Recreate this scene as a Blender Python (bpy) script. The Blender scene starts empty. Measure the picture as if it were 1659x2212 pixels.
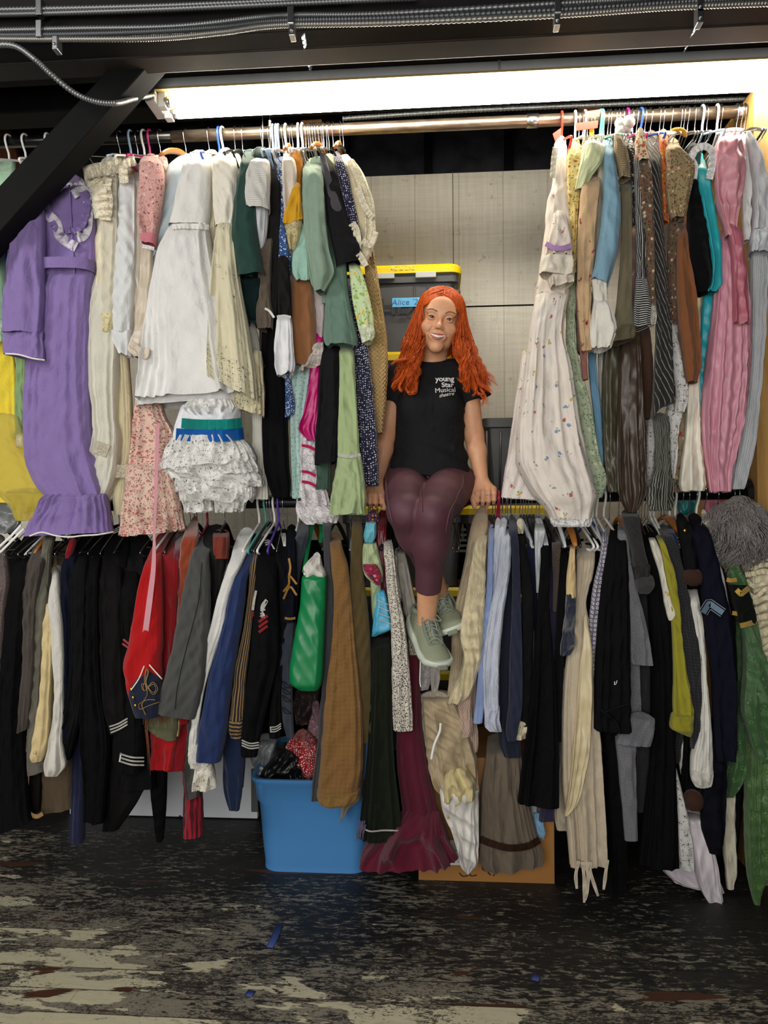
import bpy, math, random
import numpy as np
from mathutils import Vector, Matrix
SC = bpy.context.scene
COL = SC.collection
random.seed(7)
W_, H_, FPX = 1659, 2212, 1560.0
# ---------------------------------------------------------------- camera, world, lights, exposure
CAM_H = 1.25
YAW, PITCH, ROLL = math.radians(4.1), math.radians(0.5), math.radians(0.35)
CAM = Vector((0.186, -2.6, CAM_H))
RM = Matrix.Rotation(YAW, 3, 'Z') @ Matrix.Rotation(math.radians(90) + PITCH, 3, 'X') @ Matrix.Rotation(-ROLL, 3, 'Z')
cam = bpy.data.cameras.new('camera'); cam_o = bpy.data.objects.new('camera', cam); COL.objects.link(cam_o)
cam.sensor_fit = 'VERTICAL'; cam.sensor_height = 36.0; cam.lens = FPX / H_ * 36.0
cam.clip_start = 0.02
cam_o.matrix_world = Matrix.Translation(CAM) @ RM.to_4x4()
SC.camera = cam_o
SC.view_settings.view_transform = 'Standard'; SC.view_settings.look = 'None'
SC.view_settings.exposure = 0.2; SC.view_settings.gamma = 1.0; SC.view_settings.use_curve_mapping = False
wd = bpy.data.worlds.new('World'); SC.world = wd; wd.use_nodes = True
wd.node_tree.nodes['Background'].inputs[0].default_value = (0.8, 0.85, 0.95, 1)
wd.node_tree.nodes['Background'].inputs[1].default_value = 0.2
TUBE_POWER = 30.0
def area(name, loc, rot, sx, sy, power, col):
    l = bpy.data.lights.new(name, 'AREA'); l.shape = 'RECTANGLE'; l.size = sx; l.size_y = sy; l.energy = power; l.color = col
    o = bpy.data.objects.new(name, l); COL.objects.link(o); o.location = loc; o.rotation_euler = rot
# the room behind the camera: an added frontal fill light, and another ceiling strip light to the left
area('added_front_fill', (-0.4, -3.8, 1.55), (math.radians(88), 0, 0), 2.4, 1.7, 72, (1.0, 0.97, 0.92))
area('ceiling_light_far_left', (-2.6, -2.3, 2.9), (math.radians(40), math.radians(-35), 0), 1.8, 0.3, 40, (1.0, 0.97, 0.92))
try: SC.cycles.max_bounces = 6; SC.cycles.transparent_max_bounces = 12; SC.cycles.caustics_reflective = False; SC.cycles.sample_clamp_indirect = 3.0
except Exception: pass

# ---------------------------------------------------------------- pixel -> world helpers
RMn = np.array(RM); CAMn = np.array(CAM)
def U(px, py, y):
    """points where the sight lines through photo pixels meet the upright plane at depth y (arrays ok)"""
    px, py, y = np.broadcast_arrays(np.asarray(px, float), np.asarray(py, float), np.asarray(y, float))
    d = np.stack([(px - W_/2)/FPX, -(py - H_/2)/FPX, -np.ones_like(px)], -1) @ RMn.T
    t = (y - CAMn[1]) / d[..., 1]
    return CAMn + d * t[..., None]
def UV_(px, py, y): return Vector(U(px, py, y))
def UF(px, py, z=0.0):
    d = np.array([(px - W_/2)/FPX, -(py - H_/2)/FPX, -1.0]) @ RMn.T
    return Vector(CAMn + d * (z - CAMn[2]) / d[2])
def PX(p):
    q = (np.asarray(p) - CAMn) @ RMn
    return np.stack([W_/2 - FPX*q[..., 0]/q[..., 2], H_/2 + FPX*q[..., 1]/q[..., 2]], -1), -q[..., 2]
def lin(h):
    if not isinstance(h, str): return tuple(h)
    h = h.lstrip('#')
    if len(h) == 3: h = ''.join(c*2 for c in h)
    r = []
    for i in (0, 2, 4):
        c = int(h[i:i+2], 16)/255
        r.append(c/12.92 if c <= .04045 else ((c+.055)/1.055)**2.4)
    return (*r, 1.0)

# ---------------------------------------------------------------- materials
class NB:
    def __init__(s, name):
        s.m = bpy.data.materials.new(name); s.m.use_nodes = True
        s.t = s.m.node_tree; s.t.nodes.clear()
        s.out = s.n('ShaderNodeOutputMaterial'); s.p = s.n('ShaderNodeBsdfPrincipled')
        s.l(s.p.outputs[0], s.out.inputs[0])
    def n(s, ty, **kw):
        n = s.t.nodes.new(ty)
        for k, v in kw.items(): setattr(n, k, v)
        return n
    def l(s, a, b): s.t.links.new(a, b)
    def math(s, op, a, b=None, c=None):
        n = s.n('ShaderNodeMath', operation=op)
        for i, v in enumerate((a, b, c)):
            if v is None: continue
            if isinstance(v, (int, float)): n.inputs[i].default_value = v
            else: s.l(v, n.inputs[i])
        return n.outputs[0]
    def mix(s, f, a, b):
        n = s.n('ShaderNodeMix', data_type='RGBA')
        for i, v in ((0, f), (6, a), (7, b)):
            if isinstance(v, (int, float)): n.inputs[i].default_value = v
            elif isinstance(v, (tuple, str)): n.inputs[i].default_value = lin(v)
            else: s.l(v, n.inputs[i])
        return n.outputs[2]
    def uv(s):
        if not hasattr(s, '_uv'): s._uv = s.n('ShaderNodeUVMap').outputs[0]
        return s._uv
    def oc(s):
        if not hasattr(s, '_oc'): s._oc = s.n('ShaderNodeTexCoord').outputs['Object']
        return s._oc
    def mp(s, vec, sc=(1, 1, 1), rot=(0, 0, 0), loc=(0, 0, 0)):
        n = s.n('ShaderNodeMapping'); s.l(vec, n.inputs[0])
        n.inputs[1].default_value = loc; n.inputs[2].default_value = rot; n.inputs[3].default_value = sc
        return n.outputs[0]
    def noise(s, vec, scale, detail=3, rough=.55, dist=0):
        n = s.n('ShaderNodeTexNoise'); s.l(vec, n.inputs['Vector'])
        n.inputs['Scale'].default_value = scale; n.inputs['Detail'].default_value = detail
        n.inputs['Roughness'].default_value = rough; n.inputs['Distortion'].default_value = dist
        return n.outputs[0]
    def vor(s, vec, scale, feat='F1', rnd=1.0):
        n = s.n('ShaderNodeTexVoronoi', feature=feat); s.l(vec, n.inputs['Vector'])
        n.inputs['Scale'].default_value = scale; n.inputs['Randomness'].default_value = rnd
        return n
    def ramp(s, f, stops, interp='LINEAR'):
        n = s.n('ShaderNodeValToRGB'); n.color_ramp.interpolation = interp
        e = n.color_ramp.elements
        while len(e) < len(stops): e.new(.5)
        for k, (p, c) in enumerate(stops):
            e[k].position = p; e[k].color = lin(c) if isinstance(c, str) else (c, c, c, 1)
        s.l(f, n.inputs[0]); return n.outputs[0]
    def bump(s, h, strength=.3, dist=.003):
        n = s.n('ShaderNodeBump'); n.inputs['Strength'].default_value = strength; n.inputs['Distance'].default_value = dist
        s.l(h, n.inputs['Height']); s.l(n.outputs[0], s.p.inputs['Normal'])
    def col(s, c):
        if isinstance(c, (tuple, str)): s.p.inputs['Base Color'].default_value = lin(c)
        else: s.l(c, s.p.inputs['Base Color'])
    def set(s, rough=.8, metal=0, spec=.5, sheen=0, sss=0):
        s.p.inputs['Roughness'].default_value = rough; s.p.inputs['Metallic'].default_value = metal
        s.p.inputs['Specular IOR Level'].default_value = spec; s.p.inputs['Sheen Weight'].default_value = sheen
        if sss: s.p.inputs['Subsurface Weight'].default_value = sss; s.p.inputs['Subsurface Radius'].default_value = (.01, .004, .002)
    def alpha(s, f):
        s.l(f, s.p.inputs['Alpha'])
_MC = {}
def F(kind, c1, c2='#000', c3=None, s=1.0, r=None, name='cloth'):
    """procedural cloth / surface materials, cached"""
    key = (kind, c1, c2, str(c3), s, r)
    if key in _MC: return _MC[key]
    b = NB(kind + '_' + name); uv = b.uv(); rough, spec, sheen = .85, .25, .15
    base = c1; bs, bd, bh = .35, .002, None
    if kind in ('plain', 'velvet', 'satin'):
        L_ = max(lin(c1)[:3])
        if L_ < .03:
            spec, sheen = .12, 0.0; c1 = base = tuple(x*.62 for x in lin(c1)[:3]) + (1.,)
    sep = b.n('ShaderNodeSeparateXYZ'); b.l(uv, sep.inputs[0]); u, v = sep.outputs[0], sep.outputs[1]
    def stripe(co, per, duty): return b.math('LESS_THAN', b.math('FRACT', b.math('DIVIDE', co, per)), duty)
    if kind == 'stripe': base = b.mix(stripe(u, .012*s, r or .5), c1, c2)
    elif kind == 'hstripe': base = b.mix(stripe(v, .012*s, r or .5), c1, c2)
    elif kind == 'dstripe': base = b.mix(stripe(b.math('ADD', u, b.math('MULTIPLY', v, .35)), .012*s, r or .5), c1, c2)
    elif kind == 'check':
        f = b.math('ADD', b.math('MULTIPLY', stripe(u, .008*s, .4), .5), b.math('MULTIPLY', stripe(v, .008*s, .4), .5)); base = b.mix(f, c1, c2)
    elif kind == 'plaid':
        f = b.math('MAXIMUM', stripe(u, .03*s, .06), stripe(v, .03*s, .06)); base = b.mix(b.math('MULTIPLY', f, .5), c1, c2)
    elif kind == 'dots':
        vo = b.vor(uv, 60/s, rnd=.35); base = b.mix(b.math('LESS_THAN', vo.outputs['Distance'], r or .28), c1, c2)
    elif kind == 'rings':
        vo = b.vor(uv, 42/s, rnd=.1); d = vo.outputs['Distance']
        base = b.mix(b.math('LESS_THAN', b.math('ABSOLUTE', b.math('SUBTRACT', d, .24)), .07), c1, c2)
    elif kind in ('floral', 'sprig'):
        wv = b.n('ShaderNodeVectorMath', operation='ADD'); b.l(uv, wv.inputs[0])
        nz = b.n('ShaderNodeTexNoise'); nz.inputs['Scale'].default_value = 170/s; b.l(uv, nz.inputs['Vector'])
        sc_ = b.n('ShaderNodeVectorMath', operation='SCALE'); b.l(nz.outputs['Color'], sc_.inputs[0]); sc_.inputs[3].default_value = .011*s; b.l(sc_.outputs[0], wv.inputs[1])
        vo = b.vor(wv.outputs[0], (32 if kind == 'floral' else 17)/s, rnd=.75); se = b.n('ShaderNodeSeparateColor'); b.l(vo.outputs['Color'], se.inputs[0])
        cs = c3 or [c2]
        cc = b.ramp(se.outputs[0], [(i/len(cs), c) for i, c in enumerate(cs)], 'CONSTANT') if len(cs) > 1 else c2
        lf = b.vor(wv.outputs[0], (75 if kind == 'floral' else 58)/s, rnd=.9); se2 = b.n('ShaderNodeSeparateColor'); b.l(lf.outputs['Color'], se2.inputs[0])
        lm = b.math('MULTIPLY', b.math('LESS_THAN', lf.outputs['Distance'], .36), b.math('LESS_THAN', se2.outputs[1], .6))
        if kind == 'sprig': lm = b.math('MULTIPLY', lm, b.math('LESS_THAN', vo.outputs['Distance'], .33))
        base = b.mix(lm, c1, c2)
        base = b.mix(b.math('LESS_THAN', vo.outputs['Distance'], (r or .3) if kind == 'floral' else .15), base, cc)
    elif kind == 'tweed':
        base = b.mix(b.ramp(b.noise(uv, 420/s, 2), [(.4, 0.), (.6, 1.)]), c1, c2); rough = .95
    elif kind == 'knit':
        f = b.math('MULTIPLY', b.math('SINE', b.math('MULTIPLY', u, 520/s)), b.math('SINE', b.math('MULTIPLY', v, 420/s)))
        bh, bs, bd = f, .9, .006; base = b.mix(b.math('MULTIPLY_ADD', f, .25, .25), c1, c2)
    elif kind in ('lace', 'sheerlace'):
        e = b.vor(uv, 230/s, 'DISTANCE_TO_EDGE'); big = b.vor(uv, 38/s, rnd=.5)
        sol = b.math('LESS_THAN', b.math('ABSOLUTE', b.math('SUBTRACT', big.outputs['Distance'], .3)), .13)
        a = b.math('MAXIMUM', b.math('LESS_THAN', e.outputs['Distance'], .13), sol); a = b.math('MULTIPLY_ADD', a, .6, .38)
        b.alpha(a); base = c1
    elif kind == 'eyelet':
        vo = b.vor(uv, 62/s, rnd=.6); vo2 = b.vor(uv, 150/s, rnd=.3)
        band = b.math('LESS_THAN', v, .11 if r is None else r)
        cell = b.n('ShaderNodeSeparateColor'); b.l(vo.outputs['Color'], cell.inputs[0])
        m1 = b.math('LESS_THAN', vo.outputs['Distance'], .2)
        near = b.math('MULTIPLY', b.math('GREATER_THAN', vo.outputs['Distance'], .2), b.math('LESS_THAN', vo2.outputs['Distance'], .3))
        hole = b.math('MULTIPLY', b.math('MAXIMUM', m1, b.math('MULTIPLY', near, b.math('LESS_THAN', vo.outputs['Distance'], .5))), b.math('MAXIMUM', band, b.math('LESS_THAN', cell.outputs[0], .08)))
        b.alpha(b.math('SUBTRACT', 1.0, b.math('MULTIPLY', hole, .85)))
    elif kind == 'sheer':
        b.p.inputs['Alpha'].default_value = r or .6
    elif kind == 'satin': rough, spec, sheen = .42, .5, 0.0
    elif kind == 'velvet': sheen, rough = (.05 if isinstance(c1, tuple) else .5), .9
    elif kind == 'brocade':
        vo = b.vor(uv, 26/s, rnd=.8); d = vo.outputs['Distance']
        f = b.math('LESS_THAN', b.math('ABSOLUTE', b.math('SINE', b.math('MULTIPLY_ADD', b.noise(uv, 40/s, 2), 9.0, b.math('MULTIPLY', d, 22)))), .22)
        f = b.math('MULTIPLY', f, b.math('LESS_THAN', d, .42)); base = b.mix(f, c1, c2); rough, spec, sheen = .4, .55, .2
    elif kind == 'fur':
        base = b.mix(b.noise(uv, 260, 3), c1, c2); bh, bs, bd = b.noise(uv, 300, 4), 1.0, .01
    elif kind == 'plastic': rough, spec, sheen = r or .35, .5, 0
    n1 = b.noise(uv, 9, 4)
    if kind != 'plastic':
        vr = b.ramp(n1, [(.25, .86), (.75, 1.0)])
        mm = b.n('ShaderNodeMix', data_type='RGBA', blend_type='MULTIPLY'); mm.inputs[0].default_value = 1
        if isinstance(base, (str, tuple)): mm.inputs[6].default_value = lin(base)
        else: b.l(base, mm.inputs[6])
        b.l(vr, mm.inputs[7]); b.col(mm.outputs[2])
        if bh is None:
            if kind == 'satin': bh, bs, bd = b.noise(uv, 20, 3), .2, .010
            else: bh = b.math('ADD', b.noise(b.mp(uv, (1.5, .8, 1)), 24, 6, .6, .8), b.math('MULTIPLY', b.noise(uv, 1100, 1), .10)); bs, bd = .5, .014
        b.bump(bh, bs, bd)
    else: b.col(base)
    b.set(r if (r and kind in ('plain', 'satin')) else rough, 0, spec, sheen)
    _MC[key] = b.m
    return b.m
def S(name, c, rough=.5, metal=0, spec=.5, noise=0, nscale=30, emit=0, bump=0):
    key = ('S', name, str(c), rough, metal)
    if key in _MC: return _MC[key]
    b = NB(name)
    if noise:
        c2 = tuple(x*(1-noise) for x in lin(c)[:3]) + (1.,)
        nz = b.noise(b.oc(), nscale, 5, .65); b.col(b.mix(b.ramp(nz, [(.35, 0.), (.65, 1.)]), lin(c), c2))
        if bump: b.bump(nz, bump, .01)
    else: b.col(c)
    b.set(rough, metal, spec)
    if emit:
        b.p.inputs['Emission Color'].default_value = lin(c); b.p.inputs['Emission Strength'].default_value = emit
    _MC[key] = b.m
    return b.m

# ---------------------------------------------------------------- objects
def tag(o, label=None, cat=None, group=None, kind=None):
    if label: o['label'] = label
    if cat: o['category'] = cat
    if group: o['group'] = group
    if kind: o['kind'] = kind
    return o
def empty(name, loc, label=None, cat=None, group=None, kind=None):
    o = bpy.data.objects.new(name, None); COL.objects.link(o); o.location = Vector(loc); o.empty_display_size = .05
    return tag(o, label, cat, group, kind)
def wloc(o):
    v = Vector((0, 0, 0))
    while o is not None: v += o.location; o = o.parent
    return v
def mesh(name, V, Fc, mat=None, parent=None, uvs=None, smooth=True, loc=None):
    """V: Nx3 world points, Fc: list/array of faces"""
    V = np.asarray(V, float)
    base = wloc(parent) if parent is not None else Vector(loc if loc is not None else V.mean(0))
    me = bpy.data.meshes.new(name)
    P = V - np.array(base)
    if isinstance(Fc, np.ndarray) and Fc.ndim == 2:
        k = Fc.shape[1]; nf = len(Fc)
        me.vertices.add(len(P)); me.vertices.foreach_set('co', P.ravel())
        me.loops.add(nf*k); me.loops.foreach_set('vertex_index', Fc.ravel().astype(np.int32))
        me.polygons.add(nf); me.polygons.foreach_set('loop_start', np.arange(0, nf*k, k, dtype=np.int32))
        me.update(calc_edges=True)
    else: me.from_pydata([tuple(p) for p in P], [], [tuple(int(i) for i in f) for f in Fc]); me.update()
    if uvs is not None:
        ul = me.uv_layers.new(name='UVMap'); li = np.empty(len(me.loops), np.int32); me.loops.foreach_get('vertex_index', li)
        ul.data.foreach_set('uv', np.asarray(uvs, float)[li].ravel())
    me.polygons.foreach_set('use_smooth', np.full(len(me.polygons), bool(smooth)))
    if mat: me.materials.append(mat)
    o = bpy.data.objects.new(name, me); COL.objects.link(o)
    if parent is not None: o.parent = parent
    else: o.location = base
    return o
class MB:
    """collects boxes, tubes and balls for one mesh"""
    def __init__(s): s.v, s.f = [], []
    def add(s, V, Fs):
        k = len(s.v); s.v += [tuple(p) for p in V]; s.f += [tuple(i+k for i in f) for f in Fs]; return s
    def box(s, a, b, M=None, bev=0):
        (x0, y0, z0), (x1, y1, z1) = a, b
        V = [Vector(p) for p in ((x0,y0,z0),(x1,y0,z0),(x1,y1,z0),(x0,y1,z0),(x0,y0,z1),(x1,y0,z1),(x1,y1,z1),(x0,y1,z1))]
        if M is not None: V = [M @ p for p in V]
        return s.add(V, [(3,2,1,0),(4,5,6,7),(0,1,5,4),(1,2,6,5),(2,3,7,6),(3,0,4,7)])
    def tube(s, pts, r, n=8, caps=True, flat=None):
        pts = [Vector(p) for p in pts]; m = len(pts); rs = r if isinstance(r, (list, tuple)) else [r]*m
        up = None; V = []
        for i, p in enumerate(pts):
            t = (pts[min(i+1, m-1)] - pts[max(i-1, 0)]); t = t.normalized() if t.length > 1e-9 else Vector((0, 0, 1))
            if up is None: up = t.orthogonal().normalized()
            up = (up - t*up.dot(t)); up = up.normalized() if up.length > 1e-6 else t.orthogonal().normalized()
            sd = t.cross(up)
            for k in range(n):
                a = 2*math.pi*k/n; V.append(p + up*math.cos(a)*rs[i] + sd*math.sin(a)*rs[i]*(flat or 1))
        Fs = [(i*n+k, i*n+(k+1) % n, (i+1)*n+(k+1) % n, (i+1)*n+k) for i in range(m-1) for k in range(n)]
        if caps: Fs += [tuple(range(n))[::-1], tuple((m-1)*n+k for k in range(n))]
        return s.add(V, Fs)
    def ball(s, c, r, n=10, sc=(1, 1, 1)):
        c = Vector(c); V = [c + Vector((0, 0, r*sc[2]))]; m = max(4, n//2)
        for i in range(1, m):
            th = math.pi*i/m
            for k in range(n):
                a = 2*math.pi*k/n; V.append(c + Vector((r*sc[0]*math.sin(th)*math.cos(a), r*sc[1]*math.sin(th)*math.sin(a), r*sc[2]*math.cos(th))))
        V.append(c - Vector((0, 0, r*sc[2]))); Fs = [(0, 1+k, 1+(k+1) % n) for k in range(n)]
        for i in range(m-2): Fs += [(1+i*n+k, 1+(i+1)*n+k, 1+(i+1)*n+(k+1) % n, 1+i*n+(k+1) % n) for k in range(n)]
        e = len(V)-1; Fs += [(e, 1+(m-2)*n+(k+1) % n, 1+(m-2)*n+k) for k in range(n)]
        return s.add(V, Fs)
    def build(s, name, mat, parent=None, smooth=False, loc=None, bevel=0, seg=2):
        o = mesh(name, s.v, s.f, mat, parent, smooth=smooth, loc=loc)
        if bevel:
            m = o.modifiers.new('bevel', 'BEVEL'); m.width = bevel; m.segments = seg; m.limit_method = 'ANGLE'
        return o
def struct(o): o['kind'] = 'structure'; return o
def spl(pts, n):
    """smooth curve through points"""
    P = np.asarray(pts, float); m = len(P)
    if m == 2: return P[0] + (P[1]-P[0])*np.linspace(0, 1, n)[:, None]
    T = np.zeros_like(P); T[1:-1] = (P[2:]-P[:-2])/2; T[0] = P[1]-P[0]; T[-1] = P[-1]-P[-2]
    t = np.linspace(0, m-1, n); i = np.minimum(t.astype(int), m-2); f = (t-i)[:, None]
    h = lambda a: a
    return (2*f**3-3*f**2+1)*P[i] + (f**3-2*f**2+f)*T[i] + (-2*f**3+3*f**2)*P[i+1] + (f**3-f**2)*T[i+1]

# ---------------------------------------------------------------- cloth: a draped closed tube given by the rows of its outline
_rs = np.random.RandomState(11)
SURF = {}
def loft_points(rows, d, top=None, N=88, M=56, thf=.035, thb=.06, folds=5, amp=.006, wr=.002, ramp=.14, env=.25, sway=.0, closed_hem=False, sc=.7, tilt=None):
    rows = np.array([(r[0], r[1], r[0] if len(r) < 4 else r[3], r[2]) for r in rows], float)  # yl, xl, yr, xr
    L = rows[:, :2][:, ::-1]; R = rows[:, 2:][:, ::-1]
    ym = (rows[:, 0] + rows[:, 2])/2; s = np.concatenate([[0], np.cumsum(np.hypot(np.diff(ym), np.diff(L[:, 0]+R[:, 0])/2))]); s /= s[-1]
    def herm(Y, t):
        dx = np.maximum(np.diff(s), 1e-6)[:, None]; sl = np.diff(Y, axis=0)/dx
        T = np.zeros_like(Y)
        if len(Y) > 2:
            a, b = sl[:-1], sl[1:]; T[1:-1] = np.where(a*b > 0, 2*a*b/(a+b+1e-12*np.sign(a+b)+1e-15), 0)*.6 + (a+b)/2*.4
        T[0] = sl[0]; T[-1] = sl[-1]
        i = np.clip(np.searchsorted(s, t, 'right')-1, 0, len(s)-2); hh = dx[i]; f = ((t-s[i])/hh[:, 0])[:, None]
        return (2*f**3-3*f**2+1)*Y[i] + (f**3-2*f**2+f)*hh*T[i] + (-2*f**3+3*f**2)*Y[i+1] + (f**3-f**2)*hh*T[i+1]
    t = np.linspace(0, 1, M); Lp, Rp = herm(L, t), herm(R, t)
    top = d if top is None else top
    k = np.clip(t/max(ramp, 1e-3), 0, 1); k = 1-(1-k)**2
    yc = top + (d-top)*k
    if tilt is not None: yc = yc + tilt*t
    PL, PR = U(Lp[:, 0], Lp[:, 1], yc), U(Rp[:, 0], Rp[:, 1], yc)
    C, Hh = (PL+PR)/2, (PR-PL)/2; hw = np.linalg.norm(Hh, axis=1)
    a = np.linspace(0, 2*np.pi, N, endpoint=False) + np.pi/2
    ca, sa = np.cos(a), np.sin(a)
    cx = np.sign(ca)*np.abs(ca)**sc; sy = np.sign(sa)*np.abs(sa)**.58
    tt = (.45+.55*k)
    fr = np.minimum(thf, hw*.9+.003)*tt; bk = np.minimum(thb, hw*1.6+.01)*tt
    taper = np.where(sy > 0, 1-.45*sy, 1.0)
    e = env + (1-env)*np.clip(t*1.2, 0, 1)
    f = np.zeros((M, N))
    for kf, w in ((folds, 1.), (folds*1.7+1, .45), (folds*.55+.5, .6), (folds*2.7+1, .16)):
        arg = kf*(a-np.pi/2+.35*np.sin(2*a+_rs.uniform(0, 6))+.2*np.sin(3*a+_rs.uniform(0, 6)))[None, :] + _rs.uniform(0, 6.28) + _rs.uniform(-1.8, 1.8)*t[:, None] + .6*np.sin(t*_rs.uniform(2, 7)+_rs.uniform(0, 6))[:, None]
        pulse = .55+.45*np.sin(t*_rs.uniform(2, 8)+_rs.uniform(0, 6))[:, None]
        f += w*pulse*(1.15-2.3*np.abs(np.sin(arg/2))**.75)
    wrk = np.zeros((M, N)); vv = (C[0, 2]-C[:, 2])[:, None]; uu = cx[None, :]*hw[:, None]
    for _ in range(11):
        an = _rs.uniform(-1.2, 1.2); fq = _rs.uniform(25, 150)
        wrk += (1-np.abs(np.sin(uu*fq*np.sin(an)+vv*fq*.5*np.cos(an)+_rs.uniform(0, 6)))*1.5) * _rs.uniform(.3, 1)*(.5+.5*np.sin(vv*_rs.uniform(4, 11)+uu*_rs.uniform(-12, 12)+_rs.uniform(0, 6)))
    off = np.minimum(2.1*amp, hw*.33)[:, None]*f*e[:, None] + 1.9*wr*wrk
    side = np.abs(sa)**.6
    xo = cx[None, :]*taper[None, :] - .25*np.abs(ca)[None, :]*np.sign(ca)[None, :]*np.maximum(-off, 0)/np.maximum(hw, .01)[:, None]
    V = C[:, None, :] + Hh[:, None, :]*xo[..., None]
    V[..., 1] += -np.where(sy > 0, 0, 1)[None, :]*(-sy)[None, :]*fr[:, None] + np.where(sy > 0, sy, 0)[None, :]*bk[:, None] - off*side[None, :]*np.where(sa < 0, 1, .5)[None, :]
    V[..., 2] += (np.clip((t-.8)/.2, 0, 1)**2)[:, None]*f*amp*.35
    return V, t
def ringmesh(V, cap=True):
    M, N = V.shape[:2]
    i, j = np.meshgrid(np.arange(M-1), np.arange(N), indexing='ij'); j2 = (j+1) % N
    Fq = np.stack([i*N+j, (i+1)*N+j, (i+1)*N+j2, i*N+j2], -1).reshape(-1, 4)
    ed = np.linalg.norm(np.roll(V, -1, 1)-V, axis=2); cum = np.concatenate([np.zeros((M, 1)), np.cumsum(ed, 1)[:, :-1]], 1)
    per = ed.sum(1); mp = np.percentile(per, 60); fr = N//2
    u = (cum-cum[:, fr:fr+1])/per[:, None]*mp
    dz = np.linalg.norm(np.diff(V, axis=0), axis=2); v = np.concatenate([np.cumsum(dz[::-1], 0)[::-1], np.zeros((1, N))], 0)
    uv = np.stack([u, v], -1).reshape(-1, 2)
    Vf = V.reshape(-1, 3)
    if cap:   # close the top with a shrinking ring
        c = V[0].mean(0); r1 = c + (V[0]-c)*.6 + np.array([0, 0, .009])
        Vf = np.concatenate([Vf, r1, c[None]+np.array([[0, 0, .014]])]); nb = M*N
        jj = np.arange(N); j2 = (jj+1) % N
        F2 = np.stack([jj, j2, nb+j2, nb+jj], -1); F3 = np.stack([nb+jj, nb+j2, np.full(N, nb+N), np.full(N, nb+N)], -1)
        Fq = np.concatenate([Fq, F2]); uv = np.concatenate([uv, uv[:N]+[0, .01], uv[:1]])
        tri = F3[:, :3]
    else: tri = None
    return Vf, Fq, tri, uv
def cloth(name, rows, mat, d, parent=None, **kw):
    if isinstance(rows, str): rows = [tuple(float(x) for x in r.split()) for r in rows.split(',')]
    cap = kw.pop('cap', True)
    V, t = loft_points(rows, d, **kw)
    Vf, Fq, tri, uv = ringmesh(V, cap)
    fl = [tuple(f) for f in Fq.tolist()] + ([tuple(f) for f in tri.tolist()] if tri is not None else [])
    o = mesh(name, Vf, fl, mat, parent, uvs=uv, loc=V[0].mean(0))
    SURF[o.name] = V.reshape(-1, 3)
    return o
def depth_on(o, pts, rad=7):
    """depth y of the front of a cloth at photo points"""
    V = SURF[o.name]; q, z = PX(V); out = []
    for p in pts:
        dd = np.hypot(q[:, 0]-p[0], q[:, 1]-p[1]); idx = np.where(dd < max(rad, np.sort(dd)[min(3, len(dd)-1)]+.01))[0]
        out.append(V[idx, 1].min())
    out = np.array(out)
    if len(out) > 4: out = np.minimum(out, np.convolve(np.pad(out, 2, 'edge'), np.ones(5)/5, 'valid'))
    return out
def ribbon(name, pts, width, mat, parent, on=None, y=None, wave=0, wfreq=40, off=.004, n=None, side=0, taper=None):
    """a strip of trim laid along photo points on the front of a cloth (or at a depth y)"""
    if on is not None and on.parent is not None and parent is on.parent: parent = on
    P = np.asarray(pts, float); ln = np.hypot(*np.diff(P, axis=0).T).sum()
    n = n or max(4, int(ln/3)+2); C = spl(P, n) if len(P) > 2 else spl(P, n)
    T = np.gradient(C, axis=0); T /= np.maximum(np.linalg.norm(T, axis=1), 1e-6)[:, None]; Nn = np.stack([-T[:, 1], T[:, 0]], -1)
    w = np.full(n, width, float) if taper is None else width*np.interp(np.linspace(0, 1, n), np.linspace(0, 1, len(taper)), taper)
    lo, hi = {0: (-.5, .5), 1: (0, 1), -1: (-1, 0)}[side]; K = 5 if wave else 2
    ss = np.linspace(lo, hi, K); yy = depth_on(on, C)-off if on is not None else np.broadcast_to(np.asarray(y, float) if np.ndim(y) == 0 else np.interp(np.linspace(0, 1, n), np.linspace(0, 1, len(y)), y), (n,))
    G = np.stack([C + Nn*(w*s_)[:, None] for s_ in ss], 1)
    ym = np.repeat(np.array(yy)[:, None], K, 1).copy()
    if wave:
        ph = np.linspace(0, ln/wfreq*2*np.pi, n)[:, None] + .6*np.sin(np.linspace(0, ln/wfreq*1.7, n))[:, None]
        ym -= wave*(.6+np.sin(ph))*np.abs((ss-(0 if side else -.5))/(1))[None, :]
    V = U(G[..., 0], G[..., 1], ym); B = V.copy(); B[..., 1] += .0016
    i, j = np.meshgrid(np.arange(n-1), np.arange(K-1), indexing='ij'); Fq = np.stack([i*K+j, (i+1)*K+j, (i+1)*K+j+1, i*K+j+1], -1).reshape(-1, 4)
    sc = .0016; uv = np.stack([np.repeat(np.linspace(0, ln, n)[:, None], K, 1)*sc, np.repeat(ss[None, :]-lo, n, 0)*width*sc], -1).reshape(-1, 2)
    allF = np.concatenate([Fq, Fq[:, ::-1]+n*K])
    for a in (0, K-1):
        ii = np.arange(n-1); e = np.stack([ii*K+a, (ii+1)*K+a, (ii+1)*K+a+n*K, ii*K+a+n*K], -1); allF = np.concatenate([allF, e])
    return mesh(name, np.concatenate([V.reshape(-1, 3), B.reshape(-1, 3)]), allF, mat, parent, uvs=np.concatenate([uv, uv]), loc=V.reshape(-1, 3).mean(0))
def poly(pts, k=6):
    P = np.asarray(pts, float); return [tuple(P[i]+(P[i+1]-P[i])*j/k) for i in range(len(P)-1) for j in range(k)]+[tuple(P[-1])]
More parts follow.
